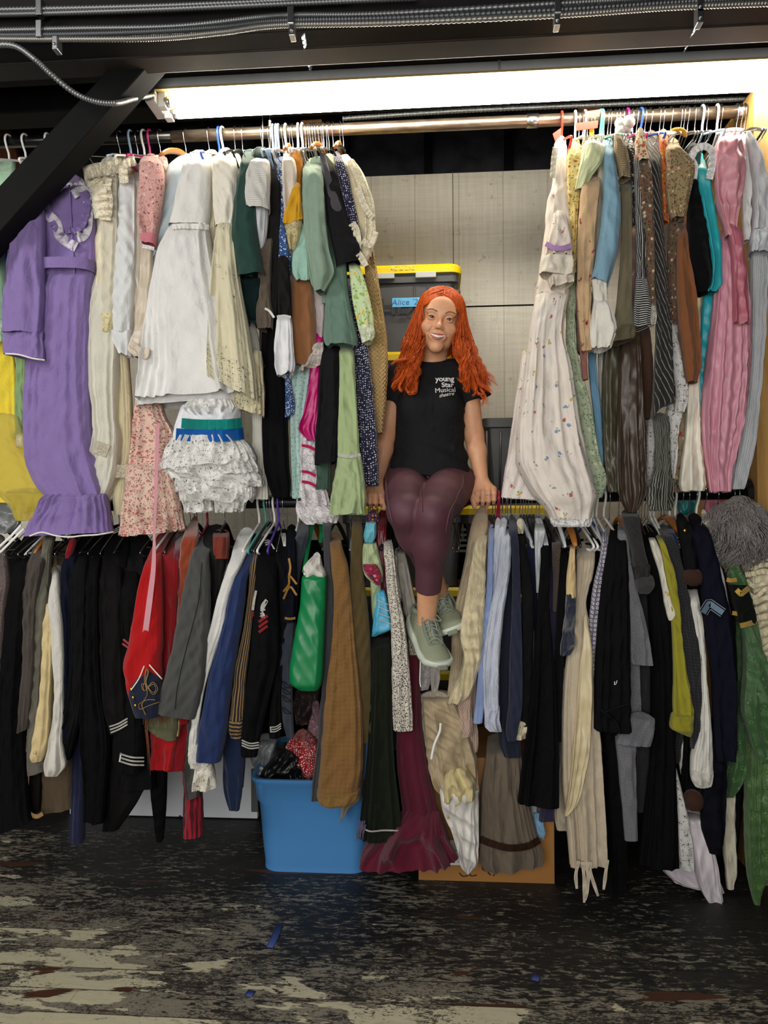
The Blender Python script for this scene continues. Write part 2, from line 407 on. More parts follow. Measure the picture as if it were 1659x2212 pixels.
def cord(name, pts, r, mat, parent, on=None, y=None, n=None, off=.003):
    if on is not None and on.parent is not None and parent is on.parent: parent = on
    P = np.asarray(pts, float); n = n or max(6, int(np.hypot(*np.diff(P, axis=0).T).sum()/3)); C = spl(P, n)
    yy = depth_on(on, C)-off if on is not None else (y if np.ndim(y) == 0 else np.interp(np.linspace(0, 1, n), np.linspace(0, 1, len(y)), y))
    return MB().tube(U(C[:, 0], C[:, 1], yy), r, 6).build(name, mat, parent, smooth=True)
def button(name, p, r, mat, parent, on):
    if on.parent is not None and parent is on.parent: parent = on
    y = depth_on(on, [p])[0]-.003; return MB().ball(UV_(p[0], p[1], y), r, 10, (1, .5, 1)).build(name, mat, parent, smooth=True)
# ================================================================ the setting
def floor_mat():
    b = NB('worn_painted_boards'); p = b.oc(); sep = b.n('ShaderNodeSeparateXYZ'); b.l(p, sep.inputs[0]); X, Y = sep.outputs[0], sep.outputs[1]
    by = b.math('DIVIDE', b.math('ADD', Y, 10.0), .09); row = b.math('FLOOR', by); fy = b.math('FRACT', by)
    off = b.n('ShaderNodeCombineXYZ'); b.l(b.math('MULTIPLY', row, 3.71), off.inputs[0]); b.l(b.math('MULTIPLY', row, .37), off.inputs[2])
    va = b.n('ShaderNodeVectorMath', operation='ADD'); b.l(p, va.inputs[0]); b.l(off.outputs[0], va.inputs[1])
    fine = b.noise(b.mp(va.outputs[0], (7, 22, 7)), 3.2, 9, .72, .35)
    big = b.noise(b.mp(p, (1.1, 2.0, 1)), 1.4, 3, .55)
    mid = b.noise(b.mp(va.outputs[0], (2.2, 7, 2)), 1.6, 5, .6, .5)
    # wear by feet: strongest in the walkway, away from the racks and to the left
    g = b.math('MULTIPLY_ADD', Y, -.30, b.math('MULTIPLY_ADD', X, -.085, -.055))
    wear = b.math('ADD', b.math('MINIMUM', b.math('MAXIMUM', g, -.07), .22), b.math('MULTIPLY_ADD', big, .5, -.25))
    m_grey = b.ramp(b.math('ADD', fine, wear), [(.555, 0.), (.60, 1.)])
    m_cream = b.ramp(b.math('ADD', b.math('MULTIPLY_ADD', mid, .72, b.math('MULTIPLY', fine, .2)), b.math('MULTIPLY', wear, .85)), [(.635, 0.), (.648, 1.)])
    m_wood = b.ramp(b.math('ADD', b.noise(b.mp(va.outputs[0], (1.7, 8, 2), loc=(5, 3, 1)), 1.3, 5, .62, .4), b.math('MULTIPLY', wear, .28)), [(.655, 0.), (.672, 1.)])
    c = b.mix(m_grey, b.mix(fine, '#0a0a0b', '#1c1c1c'), b.mix(fine, '#5d594f', '#8f8878'))
    c = b.mix(m_cream, c, b.mix(fine, '#a39d84', '#c9c3a6'))
    sp = b.noise(b.mp(va.outputs[0], (30, 62, 30)), 2.6, 5, .75, .6); clump = b.noise(b.mp(va.outputs[0], (2.5, 5, 2)), 2.2, 3)
    spk = b.ramp(b.math('ADD', sp, b.math('MULTIPLY_ADD', clump, .55, b.math('MULTIPLY_ADD', m_cream, -.085, -.275))), [(.505, 0.), (.54, 1.)])
    c = b.mix(b.math('MULTIPLY', spk, .9), c, b.mix(sp, '#0c0b0b', '#2a2725'))
    wood = b.mix(b.noise(b.mp(p, (3, 120, 3)), 2, 4), '#1d110b', '#5a3520')
    c = b.mix(m_wood, c, wood)
    seam = b.math('LESS_THAN', fy, .045); endx = b.math('FRACT', b.math('MULTIPLY_ADD', row, .377, b.math('DIVIDE', X, 1.7)))
    seam = b.math('MAXIMUM', b.math('MULTIPLY', seam, b.ramp(b.noise(b.mp(p, (3, 1, 1)), 2.0, 3), [(.35, .35), (.6, 1.)])), b.math('MULTIPLY', b.math('LESS_THAN', endx, .0012), .5))
    c = b.mix(b.math('MULTIPLY', seam, .85), c, '#050505'); b.col(c)
    b.bump(b.math('SUBTRACT', b.math('MULTIPLY_ADD', m_grey, -.4, fine), b.math('MULTIPLY', seam, 2)), .5, .003)
    b.set(.55, 0, .4); return b.m
def panel_mat():
    b = NB('whitewashed_plywood'); p = b.oc(); sep = b.n('ShaderNodeSeparateXYZ'); b.l(p, sep.inputs[0]); X, Z = sep.outputs[0], sep.outputs[2]
    v = b.noise(b.mp(p, (26, 1, 1.2)), 2.5, 5, .6); h = b.noise(b.mp(p, (1.5, 1, 30)), 3, 5, .65); sp = b.noise(p, 16, 6, .7)
    c = b.mix(b.ramp(b.math('ADD', b.math('MULTIPLY', v, .5), b.math('MULTIPLY', h, .5)), [(.3, 0.), (.68, 1.)]), '#cbc4b2', '#e9e4d6')
    c = b.mix(b.math('MULTIPLY', b.ramp(b.math('ADD', sp, b.math('MULTIPLY', v, .25)), [(.72, 0.), (.80, 1.)]), .4), c, '#7d7260')
    fx = b.math('FRACT', b.math('DIVIDE', b.math('ADD', X, 5.03), .205)); gr = b.math('LESS_THAN', fx, .03)
    c = b.mix(b.math('MULTIPLY', gr, .28), c, '#6f675a'); b.col(c); b.bump(b.math('ADD', b.math('MULTIPLY', h, .3), b.math('MULTIPLY', gr, -1.)), .4, .004); b.set(.75, 0, .3); return b.m
def wood_mat(name, c1, c2, sc=(14, 14, 1.6), rough=.55):
    b = NB(name); n = b.noise(b.mp(b.oc(), sc), 2.4, 6, .6, .8); b.col(b.mix(b.ramp(n, [(.3, 0.), (.7, 1.)]), c1, c2)); b.bump(n, .15, .004); b.set(rough, 0, .4); return b.m
BLK = S('black_paint', '#0a0a0b', .7, 0, .15, .45, 6, 0, .2)
BEAM = S('dark_beam_paint', '#1a1718', .7, 0, .2, .5, 5, 0, .3)
FOAM = S('black_sprayed_foam', '#37373d', .8, 0, .3, .3, 20)
DARK = S('dark_board', '#0b0b0c', .9, 0, .2, .3, 4)
STEEL = S('brushed_steel', '#b9bbbd', .28, 1)
CHROME = S('chrome_wire', '#cfd2d6', .2, 1)
struct(mesh('floor', [(-5, -4.5, 0), (5, -4.5, 0), (5, 1.6, 0), (-5, 1.6, 0)], [(0, 1, 2, 3)], floor_mat(), loc=(0, 0, 0), smooth=False))
YW = .78
zt = U(980, 374, YW)[2]
struct(MB().box((-3.2, YW, 1.15), (3.0, YW+.03, zt)).build('wall_back', panel_mat(), loc=(0, YW, 0)))
struct(MB().box((-3.2, YW+.02, 0), (3.0, YW+.06, 1.16)).build('wall_back_lower', DARK, loc=(0, YW, 0)))  # darkness behind the lower clothes put into the wall colour
struct(MB().box((-3.3, -4.5, 0), (-3.2, 1.6, 3.9)).build('wall_left', DARK, loc=(-3.2, 0, 0)))
struct(MB().box((3.0, -4.5, 0), (3.1, 1.6, 3.9)).build('wall_right', DARK, loc=(3.0, 0, 0)))
for nm, a, b_ in (('trim_panel_joint', (992, 663), (1215, 666)), ):
    A, B = U(*a, YW), U(*b_, YW); struct(MB().box((A[0], YW-.0015, A[2]-.0035), (B[0], YW+.001, A[2]+.0035)).build(nm, DARK, loc=A))
A, B = U(978, 372, YW), U(978, 664, YW); struct(MB().box((A[0]-.002, YW-.0015, B[2]), (A[0]+.002, YW+.001, A[2])).build('trim_panel_seam', S('seam_grey', '#6d675b', .8), loc=A))
for k, px in enumerate((567, 583)):
    mb = MB(); A, B = U(px, 238, -.05), U(px+1, 332, -.05); mb.tube([A, B], .0016, 6)
    if k: [mb.ball(U(px, 262+q*5, -.05), .006, 8) for q in range(3)]
    tag(mb.build('hanging_wire', STEEL, smooth=True), 'thin straight steel wire hanging from strip light' if k == 0 else 'knotted steel wire hanging from strip light', 'wire')
# lumpy black insulation above the panel, with studs over it
def foam():
    nx, nz = 260, 70; x = np.linspace(-3.2, 3.0, nx); z = np.linspace(zt-.5, 3.75, nz); Xg, Zg = np.meshgrid(x, z)
    r = np.random.RandomState(3); y = np.zeros_like(Xg)
    cx, cz, cr = r.uniform(-3.2, 3, 1500), r.uniform(zt-.5, 3.75, 1500), r.uniform(.03, .085, 1500)
    for a, b_, c in zip(cx, cz, cr):
        m = (np.abs(Xg-a) < c*1.2) & (np.abs(Zg-b_) < c*1.2); dd = ((Xg[m]-a)**2+(Zg[m]-b_)**2)/c**2; y[m] = np.maximum(y[m], np.sqrt(np.maximum(0, 1-dd))*c*.55)
    V = np.stack([Xg, YW+.26-y, Zg], -1).reshape(-1, 3); i, j = np.meshgrid(np.arange(nz-1), np.arange(nx-1), indexing='ij'); i, j = i.ravel(), j.ravel()
    struct(mesh('wall_back_insulation', V, np.stack([i*nx+j, i*nx+j+1, (i+1)*nx+j+1, (i+1)*nx+j], -1), FOAM, loc=(0, YW+.26, 3)))
foam()
struct(MB().box((-5, -4.5, 3.75), (5, 1.6, 3.8)).build('ceiling', BLK, loc=(0, 0, 3.75)))
for px in (350, 560, 745, 925, 1100, 1290, 1480):
    p = U(px, 340, YW+.18); tag(MB().box((p[0]-.02, YW+.17, zt-.4), (p[0]+.02, YW+.25, 3.75)).build('wall_stud', BLK, loc=(p[0], YW+.2, 3)), kind='structure')
def beam(nm, yf, z0, z1, th, m=BEAM):
    struct(MB().box((-3.2, yf, z0), (3.0, yf+th, z1)).build(nm, m, loc=(0, yf, z0), bevel=.006))
zb = lambda py, y, px=830: float(U(px, py, y)[2])
beam('beam_front', -.50, zb(102, -.40), 3.75, .10)
beam('beam_ledge', -.42, zb(122, -.33), zb(95, -.42), .09, S('beam_edge_paint', '#2b2523', .6, 0, .35, .4, 5))
beam('beam_middle', -.27, zb(149, -.19), 3.75, .08)
beam('beam_rear', .12, zb(205, .12), 3.75, .12)
struct(MB().box((-3.2, -.512, zb(50, -.51)), (3.0, -.5, zb(43, -.51))).build('beam_moulding', BEAM, loc=(0, -.5, 3.4)))
def brace():
    y0, y1 = -.36, -.27
    q = [(-130, 580), (318, 96), (392, 140), (-130, 690)]
    q = [(-150, 560), (268, 112), (345, 112), (-150, 668)]
    A = [U(a, b_, y0) for a, b_ in q]; B = [p + np.array([0, y1-y0, 0]) for p in A]
    o = mesh('brace_diagonal', A+B, [(3,2,1,0), (4,5,6,7), (0,1,5,4), (1,2,6,5), (2,3,7,6), (3,0,4,7)], BLK, smooth=False)
    m = o.modifiers.new('bevel', 'BEVEL'); m.width = .004; m.segments = 2; struct(o)
brace()
for nm, q, y in (('plank_brown', [(-90, 195), (0, 235), (60, 400), (-60, 420)], .6), ):
    A = [U(a, b_, y) for a, b_ in q]; B = [p + np.array([0, .03, 0]) for p in A]
    struct(mesh(nm, A+B, [(3,2,1,0), (4,5,6,7), (0,1,5,4), (1,2,6,5), (2,3,7,6), (3,0,4,7)], wood_mat('brown_plank', '#4a2a18', '#7c4a2a'), smooth=False))
for px, py in ((668, 275), (1272, 232), (1255, 125), (1632, 116)):
    p = U(px, py, .3 if py > 200 else .0); struct(MB().box((p[0]-.035, p[1], p[2]-.05), (p[0]+.05, p[1]+.04, p[2]+.03)).build('joist_bare_wood', wood_mat('bare_pine', '#8a5a34', '#b98450'), loc=p))
# pine end post on the right
pz0 = U(1648, 1075, -.05)
struct(MB().box((pz0[0]-.022, -.06, .0), (pz0[0]+.5, .6, zb(195, -.05, 1640))).build('post_pine', wood_mat('pine_board', '#8f6a34', '#c79c58', (10, 10, .9)), loc=(pz0[0], 0, 0)))
# ---------------------------------------------------------------- rods
RU, RL = .020, .021
def rod(name, pts, r, mat, label, cat='rod'):
    o = empty(name, U(*pts[0], 0), label, cat)
    MB().tube([U(a, b_, 0) for a, b_ in pts], r, 20).build('pipe', mat, o, smooth=True); return o
upz = lambda px: 308 - (px)*.0345 if px < 400 else 294.5-(px-400)*.0442
lowy = lambda px: 1086 - (px-540)*.019
brass = NB('tarnished_pipe'); brass.col(brass.mix(brass.ramp(brass.noise(brass.mp(brass.oc(), (9, 30, 30)), 1.5, 5), [(.35, 0.), (.65, 1.)]), '#8a7465', '#b3a48f')); brass.set(.33, .9)
r1 = rod('clothes_rail', [(-120, upz(-120)), (378, upz(378))], RU, S('black_pipe', '#0d0d0f', .3, 0, .6), 'black painted left section of the upper clothes rail', 'clothes rail')
r2 = rod('clothes_rail', [(372, upz(372)), (800, upz(800)), (1628, upz(1628))], RU*1.03, brass.m, 'bare brown metal clothes rail along the top under the strip light', 'clothes rail')
for c in (1150, 1602):
    p = U(c, upz(c), 0); MB().tube([p-np.array([.02, 0, 0]), p+np.array([.02, 0, 0])], RU*1.16, 20).build('coupling', STEEL, r2, smooth=True)
p = U(1622, upz(1622), 0); MB().tube([p-np.array([.004, 0, 0]), p+np.array([.01, 0, 0])], .052, 24).build('flange', S('dark_steel', '#5a554f', .4, .8), r2)
r3 = rod('clothes_rail', [(-100, lowy(-100)), (1612, lowy(1612))], RL, S('black_pipe_satin', '#141416', .32, .3, .6), 'black lower clothes rail that the woman grips and sits on', 'clothes rail')
p = U(1606, lowy(1606), 0); MB().tube([p-np.array([.006, 0, 0]), p+np.array([.014, 0, 0])], .055, 24).build('flange', S('black_flange', '#141416', .4, .2), r3)
# ---------------------------------------------------------------- strip light
def fixture():
    y = -.14; a = U(332, 205, y); b_ = U(1900, 152, y); x0, x1 = a[0], b_[0]; zc = float(U(830, 196, y)[2])
    F_ = empty('strip_light', (x0, y, zc), 'white fluorescent strip light with two glowing tubes over the clothes rail', 'light')
    wm = S('white_enamel', '#c9cdd0', .45, 0, .5, .12, 9); wc = S('yellowed_reflector', '#bfa465', .4)
    MB().box((x0, y-.062, zc+.010), (x1, y+.050, zc+.046)).build('housing', wm, F_, bevel=.004)
    seam = U(1075, 190, y)[0]
    A = [(-.072, .000), (-.068, .010), (-.03, .009), (.03, .009), (.070, -.020), (.074, -.016), (.04, .012), (-.03, .012)]
    V, Fc = [], []
    for x in (x0+.03, x1):
        V += [(x, y+p[0], zc+p[1]) for p in A]
    n = len(A); Fc = [(k, (k+1) % n, n+(k+1) % n, n+k) for k in range(n)] + [tuple(range(n)), tuple(range(2*n-1, n-1, -1))]
    mesh('reflector', V, Fc, wc, F_, smooth=False)
    MB().box((seam-.004, y-.067, zc+.008), (seam+.004, y+.057, zc+.048)).build('joint_strip', S('grey_joint', '#9a9b98', .5), F_)
    MB().box((x0-.006, y-.066, zc-.035), (x0+.03, y+.05, zc+.047)).build('end_cap', wm, F_, bevel=.003)
    em = S('tube_glow', (1.0, .965, .86, 1), .5, emit=TUBE_POWER)
    for dy, dz in ((-.026, -.019), (.034, -.026)):
        o = MB().box((x0+.03, y+dy-.016, zc+dz-.022), (x0+.058, y+dy+.016, zc+.012)).build('tube_socket', S('socket_white', '#dfe2e2', .4), F_, bevel=.003)
        MB().tube([(x0+.066, y+dy, zc+dz), (x1, y+dy, zc+dz)], .0165, 18).build('fluorescent_tube', em, F_, smooth=True)
        MB().tube([(x0+.052, y+dy, zc+dz), (x0+.072, y+dy, zc+dz)], .0175, 18).build('tube_end', STEEL, F_, smooth=True)
    return x0, y, zc
LX0, LY, LZ = fixture()
# ---------------------------------------------------------------- armoured cables
def flex(pts, yv, label, r=.0085, c='#77797a'):
    C = spl(np.asarray(pts, float), int(np.hypot(*np.diff(np.asarray(pts, float), axis=0).T).sum()/1.55)); n = len(C)
    yy = np.interp(np.linspace(0, 1, n), np.linspace(0, 1, len(yv)), yv) if np.ndim(yv) else yv
    P = U(C[:, 0], C[:, 1], yy); rr = [r*(1.0 if i % 4 < 2 else .80) for i in range(n)]
    tag(MB().tube(P, rr, 8).build('armoured_cable', S('galvanised_armour', c, .42, .75), smooth=True), label, 'cable')
yb = -.532
flex([(-40, 22), (200, 17), (420, 10), (640, 0), (720, -6)], yb, 'upper of two thin armoured cables at the top left corner of the beam')
flex([(-40, 32), (90, 29), (330, 21), (620, 8), (900, -4)], yb, 'second armoured cable from the top, just under the topmost one')
flex([(-40, 66), (160, 62), (380, 57), (560, 38), (640, 33), (830, 30), (1200, 8), (1400, -3)], yb, 'top cable of the bundle clipped along the dark beam')
flex([(-40, 77), (120, 75), (300, 70), (470, 60), (600, 46), (830, 40), (1200, 22), (1500, 3), (1700, -6)], yb, 'middle dark cable of the bundle on the dark beam', .0105, '#55575a')
flex([(-40, 84), (120, 85), (330, 83), (480, 70), (600, 55), (830, 50), (1200, 33), (1450, 16), (1700, 6)], yb, 'lowest bright cable of the bundle on the dark beam', .0085, '#8c8a84')
flex([(-30, 98), (30, 99), (75, 128), (110, 160), (160, 200), (205, 219), (250, 223), (290, 213), (332, 205)], [-.532, -.532, -.52, -.49, -.45, -.425, -.405, -.30, -.2], 'single armoured cable looping down from the beam to the strip light', .009, '#8c8e8e')
flex([(740, 256), (1000, 239), (1300, 226), (1500, 218), (1640, 212)], .03, 'armoured cable running right behind the lower edge of strip light', .009)
for i, (px, py, w) in enumerate(((84, 15, 1), (84, 62, 1), (118, 90, 0), (628, 33, 1), (630, 60, 0), (1205, 10, 1), (1204, 38, 0), (1513, 8, 0), (1513, 32, 0))):
    p = U(px, py, yb-.012); mb = MB()
    if w: mb.box((p[0]-.009, p[1]-.004, p[2]-.025), (p[0]+.009, p[1]+.02, p[2]+.025))
    else: mb.box((p[0]-.008, p[1]-.001, p[2]-.022), (p[0]+.008, p[1]+.03, p[2]+.018)).ball((p[0], p[1]-.002, p[2]-.008), .005)
    lab = ['clip high on the left over the two thin cables', 'left clip over the cable bundle near the corner', 'strap hanging under the bundle at the left',
           'clip over the bundle above the middle of the strip light left half', 'strap under the bundle above the strip light left half', 'clip over the cables right of the middle',
           'strap under the cables right of the middle', 'clip over the cables at the upper right', 'perforated strap end under the cables at the upper right'][i]
    tag(mb.build('cable_clip', STEEL, bevel=.0015), 'steel ' + lab, 'cable clip', 'steel cable clips on the beam')
for (a, b_, y0, y1, lb) in (((655, 76), (672, 152), -.5, -.3, 'perforated steel strap hanging from beam to strip light on the left'), ((1512, 42), (1478, 112), -.5, -.3, 'perforated steel strap slanting from beam to strip light on the right')):
    A, B = U(*a, -.51), U(*b_, -.22); mb = MB(); n = 9
    for k in range(n):
        p = A+(B-A)*k/n; q = A+(B-A)*(k+.62)/n; mb.tube([p, q], .008, 6, flat=.25)
    mb.tube([A, B], .004, 6, flat=.3); tag(mb.build('hanging_strap', STEEL), lb, 'strap')
# ---------------------------------------------------------------- storage totes
YEL = S('yellow_plastic', '#f2cf08', .4); TB = S('black_tote_plastic', '#454546', .42, 0, .5); GL = S('grey_latch', '#b5b6b2', .4)
def text_mesh(txt, size, bold=0.0, ext=.0012, shear=0, space=1.0):
    cu = bpy.data.curves.new('t', 'FONT'); cu.body = txt; cu.size = size; cu.offset = bold; cu.extrude = ext; cu.shear = shear; cu.space_character = space; cu.align_x = 'CENTER'; cu.align_y = 'CENTER'; cu.resolution_u = 5
    ob = bpy.data.objects.new('t', cu); COL.objects.link(ob); dg = bpy.context.evaluated_depsgraph_get(); dg.update()
    me = bpy.data.meshes.new_from_object(ob.evaluated_get(dg)); V = np.array([v.co[:] for v in me.vertices]); Fc = [tuple(p.vertices) for p in me.polygons]
    bpy.data.objects.remove(ob); bpy.data.curves.remove(cu); bpy.data.meshes.remove(me); return V, Fc
def wtext(name, txt, loc, size, mat, parent, rot=0, **kw):
    V, Fc = text_mesh(txt, size, **kw); c, s = math.cos(rot), math.sin(rot)
    P = np.stack([V[:, 0]*c-V[:, 1]*s, -V[:, 2], V[:, 0]*s+V[:, 1]*c], -1) + np.array(loc); return mesh(name, P, Fc, mat, parent, smooth=False)
def tote(x0, x1, y0, y1, z0, z1, label, lid=True, group=None, ribs=True):
    o = empty('storage_tote', ((x0+x1)/2, (y0+y1)/2, z0), label, 'storage tote', group)
    tp = .03; h = z1-z0; R = .03
    def ring(x0, x1, y0, y1, z, r, inset=0):
        pts = []
        for cx, cy, a0 in ((x1-r, y1-r, 0), (x0+r, y1-r, 90), (x0+r, y0+r, 180), (x1-r, y0+r, 270)):
            for k in range(6):
                a = math.radians(a0+18*k); pts.append((cx+r*math.cos(a), cy+r*math.sin(a), z))
        return pts
    zt_ = z1-(.035 if lid else 0); V = ring(x0+tp, x1-tp, y0+tp, y1-tp, z0, R) + ring(x0+.008, x1-.008, y0+.008, y1-.008, zt_-.04, R) + ring(x0-.004, x1+.004, y0-.004, y1+.004, zt_-.036, R) + ring(x0-.004, x1+.004, y0-.004, y1+.004, zt_, R) + ring(x0+.012, x1-.012, y0+.012, y1-.012, zt_, R) + ring(x0+tp+.01, x1-tp-.01, y0+tp+.01, y1-tp-.01, z0+.01, R)
    n = 24; Fc = [(l*n+k, l*n+(k+1) % n, (l+1)*n+(k+1) % n, (l+1)*n+k) for l in range(5) for k in range(n)] + [tuple(range(n))[::-1], tuple(5*n+k for k in range(n))]
    mesh('tub', V, Fc, TB, o, smooth=False)
    if ribs:
        for fx in (.13, .70):
            xx = x0+(x1-x0)*fx; mb = MB()
            for s_ in (-.028, .028):
                mb.tube([(xx+s_*.8, y0+tp+.0, z0+.02), (xx+s_, y0+.006, zt_-.05)], .005, 6)
            mb.build('rib', TB, o, smooth=True)
        mb = MB()
        for k in range(5): mb.box((x1-.02, y0+.03, zt_-.07-k*.022), (x1+.012, y0+.07, zt_-.06-k*.022))
        mb.build('corner_rib', TB, o)
    if lid:
        V = ring(x0-.016, x1+.016, y0-.016, y1+.016, z1-.036, .045) + ring(x0-.018, x1+.018, y0-.018, y1+.018, z1-.012, .045) + ring(x0-.008, x1+.008, y0-.008, y1+.008, z1, .045) + ring(x0+.03, x1-.03, y0+.03, y1-.03, z1-.006, .03)
        Fc = [(l*n+k, l*n+(k+1) % n, (l+1)*n+(k+1) % n, (l+1)*n+k) for l in range(3) for k in range(n)] + [tuple(3*n+k for k in range(n)), tuple(range(n))[::-1]]
        mesh('lid', V, Fc, YEL, o, smooth=False)
        for fx in (.36, .70):
            xx = x0+(x1-x0)*fx+.02; MB().box((xx-.042, y0-.022, z1-.058), (xx+.042, y0-.004, z1-.034)).build('latch', GL, o, bevel=.003)
    return o
yF = .36; e = U(989, 640, yF)[0]; wid = .50
zl = [float(U(900, q, yF)[2]) for q in (573, 760, 930, 1092, 1268)]; zl.append(zl[-1]-.34)
names = ['topmost black tote with yellow lid and blue tape label behind the woman', 'second tote from the top of the yellow-lidded stack behind her hair', 'black tote hidden behind the woman, third in the stack from the top',
         'tote whose yellow lid shows beside her left hip at rail height', 'lowest visible tote, its yellow lid showing by the pale sneakers']
TOT = []
for i in range(5):
    dx = [0, -.04, -.03, .02, .03][i]
    TOT.append(tote(e-wid+dx, e+dx, yF, yF+.38, zl[i+1]+.001, zl[i], names[i], group='yellow-lidded storage totes stacked behind the woman'))
tote(e-wid, e, yF, yF+.38, zl[5]-.34 if zl[5] > .5 else 0.0, zl[5], 'bottom black tote of the stack behind the hanging clothes', group='yellow-lidded storage totes stacked behind the woman')
gm = S('grey_print', '#19191a', .5)
t0 = TOT[0]; px2 = lambda px, py, y=yF-.002: U(px, py, y)
wtext('printed_logo', 'HDX', px2(874, 664), .095, gm, t0, bold=.002)
wtext('printed_size', '27G', px2(876, 683), .027, S('grey_print_light', '#1d1d1e', .5), t0)
wtext('lid_lettering', '14G & 27G', px2(867, 579, yF-.02), .024, S('yellow_emboss', '#f9e77a', .4), t0)
tp = MB(); a, b_ = px2(847, 644, yF-.004), px2(916, 662, yF-.004)
tp.box((a[0], a[1]-.001, b_[2]), (b_[0], a[1], a[2])).build('tape_label', S('blue_painters_tape', '#62b4e6', .6), t0, bevel=.0004)
wtext('tape_writing', "Alice '23", px2(879, 653, yF-.006), .034, S('pencil', '#2d5a86', .6), t0, ext=.0004, shear=.15, space=1.05)
# right stack: open black tote on a yellow-lidded one
xa, xb = U(1044, 1000, .30)[0], U(1225, 1000, .30)[0]; za, zb_ = float(U(1080, 1092, .3)[2]), float(U(1080, 903, .3)[2])
tote(xa, xb, .30, .66, za+.001, zb_, 'tall open black plastic tote right of the woman behind her arm', lid=False)
tote(U(1002, 1000, .3)[0], xb+.02, .30, .66, za-.35, za, 'black tote with yellow lid showing under her left hand', group='lidded totes behind the right clothes')
tote(U(1002, 1000, .3)[0], xb+.02, .30, .66, 0, za-.351, 'bottom tote under the right stack hidden behind shirts', group='lidded totes behind the right clothes')
# ---------------------------------------------------------------- white appliance panel on the floor behind the tub
pp = UF(560, 1771, 0); yP = pp[1]
wp = empty('appliance_front', (pp[0]-.5, yP, 0), 'low white metal panel standing on the floor behind the jackets', 'panel'); wp['kind'] = 'thing'
xL, xR = U(150, 1700, yP)[0], U(556, 1700, yP)[0]; zT = float(U(500, 1560, yP)[2])
MB().box((xL, yP, 0.004), (xR, yP+.03, zT)).build('panel_face', S('sheet_enamel', '#e6e9ee', .5, 0, .5, .06, 4), wp, bevel=.003)
for px in (278, 389): q = U(px, 1764, yP-.003); MB().ball(q, .006, 10, (1, .4, 1)).build('screw', S('dark_screw', '#303030', .5, .5), wp)
gp = U(549, 1690, yP-.01); MB().box((gp[0]-.013, yP-.012, float(U(549, 1752, yP)[2])), (gp[0]+.016, yP+.02, float(U(549, 1660, yP)[2]))).build('edge_bracket', S('grey_bracket', '#55575a', .5), wp, bevel=.003)
# ---------------------------------------------------------------- blue tub
def blue_tub():
    y0 = UF(640, 1884)[1]; xl, xr = U(566, 1884, y0)[0], U(786, 1884, y0)[0]+.01; zt = float(U(640, 1680, y0-.02)[2]); tx0, tx1 = U(552, 1680, y0)[0], U(800, 1680, y0)[0]
    o = empty('plastic_tub', ((xl+xr)/2, y0+.2, 0), 'scuffed bright blue plastic tub full of costume pieces', 'tub')
    def ring(x0, x1, y0, y1, z, r):
        pts = []
        for cx, cy, a0 in ((x1-r, y1-r, 0), (x0+r, y1-r, 90), (x0+r, y0+r, 180), (x1-r, y0+r, 270)):
            for k in range(7):
                a = math.radians(a0+15*k); pts.append((cx+r*math.cos(a), cy+r*math.sin(a), z))
        return pts
    D = .42; L = []; n = 28
    for z, f, ex in ((0.0, .018, 0), (.014, .004, 0), (.02, 0, 0), (zt*.25, .25, 0), (zt*.70, .68, 0), (zt*.74, .74, .006), (zt*.93, .93, .008), (zt*.95, .97, .016), (zt, 1, .018), (zt, 1, .006), (zt*.9, .9, -.012), (.02, 0.02, -.012)):
        L.append(ring(xl+(tx0-xl)*f-ex, xr+(tx1-xr)*f+ex, y0-.03*f-ex, y0+D+.03*f+ex, z, .06))
    V = [p for r in L for p in r]; Fc = [(l*n+k, l*n+(k+1) % n, (l+1)*n+(k+1) % n, (l+1)*n+k) for l in range(len(L)-1) for k in range(n)] + [tuple(range(n))[::-1], tuple((len(L)-1)*n+k for k in range(n))]
    b = NB('blue_tub_plastic'); sc = b.ramp(b.noise(b.mp(b.oc(), (1, 1, .5)), 22, 4, .6), [(.70, 0.), (.74, 1.)]); b.col(b.mix(b.math('MULTIPLY', sc, .5), '#4a88c4', '#9cc0e0')); b.set(.42, 0, .45)
    mesh('tub_body', V, Fc, b.m, o, smooth=True)
    for q in list(o.children): q.modifiers.new('b', 'EDGE_SPLIT').split_angle = math.radians(50)
    return y0, D, zt, tx0, tx1
TY, TD, TZ, TX0, TX1 = blue_tub()
# ---------------------------------------------------------------- cardboard box
yc = UF(1050, 1904)[1]; cx0, cx1 = U(905, 1900, yc)[0], U(1197, 1900, yc)[0]; cz = float(U(1197, 1640, yc)[2])
cb = empty('cardboard_box', ((cx0+cx1)/2, yc+.2, 0), 'brown cardboard box with handwriting on the floor under the skirts', 'box')
card = S('cardboard', '#a97a48', .7, 0, .3, .12, 8)
MB().box((cx0, yc, 0), (cx1, yc+.38, cz)).build('carton', card, cb, bevel=.004)
MB().box((cx0-.001, yc-.002, .0), (cx1+.001, yc, .06)).build('packing_tape', S('clear_tape', '#a8763f', .15, 0, .6), cb)
MB().box((cx1-.05, yc-.0015, .06), (cx1+.001, yc, cz)).build('side_tape', S('clear_tape', '#a8763f', .15, 0, .6), cb)
ink = S('marker_ink', '#1c1512', .6)
for st in ([(1027, 1871), (1018, 1869), (1012, 1880), (1018, 1892), (1030, 1890)], [(1040, 1862), (1044, 1880), (1050, 1868), (1056, 1872), (1054, 1884), (1060, 1890)], [(1076, 1870), (1071, 1880), (1066, 1892)], [(1013, 1890), (1000, 1893), (992, 1885)]):
    cord('handwriting', st, .0022, ink, cb, y=yc-.002)
lb = U(985, 1845, yc-.002); MB().box((lb[0]-.02, yc-.0022, float(U(985, 1868, yc)[2])), (lb[0]+.055, yc-.001, float(U(985, 1815, yc)[2]))).build('paper_label', S('label_paper', '#e6e6ea', .7), cb)
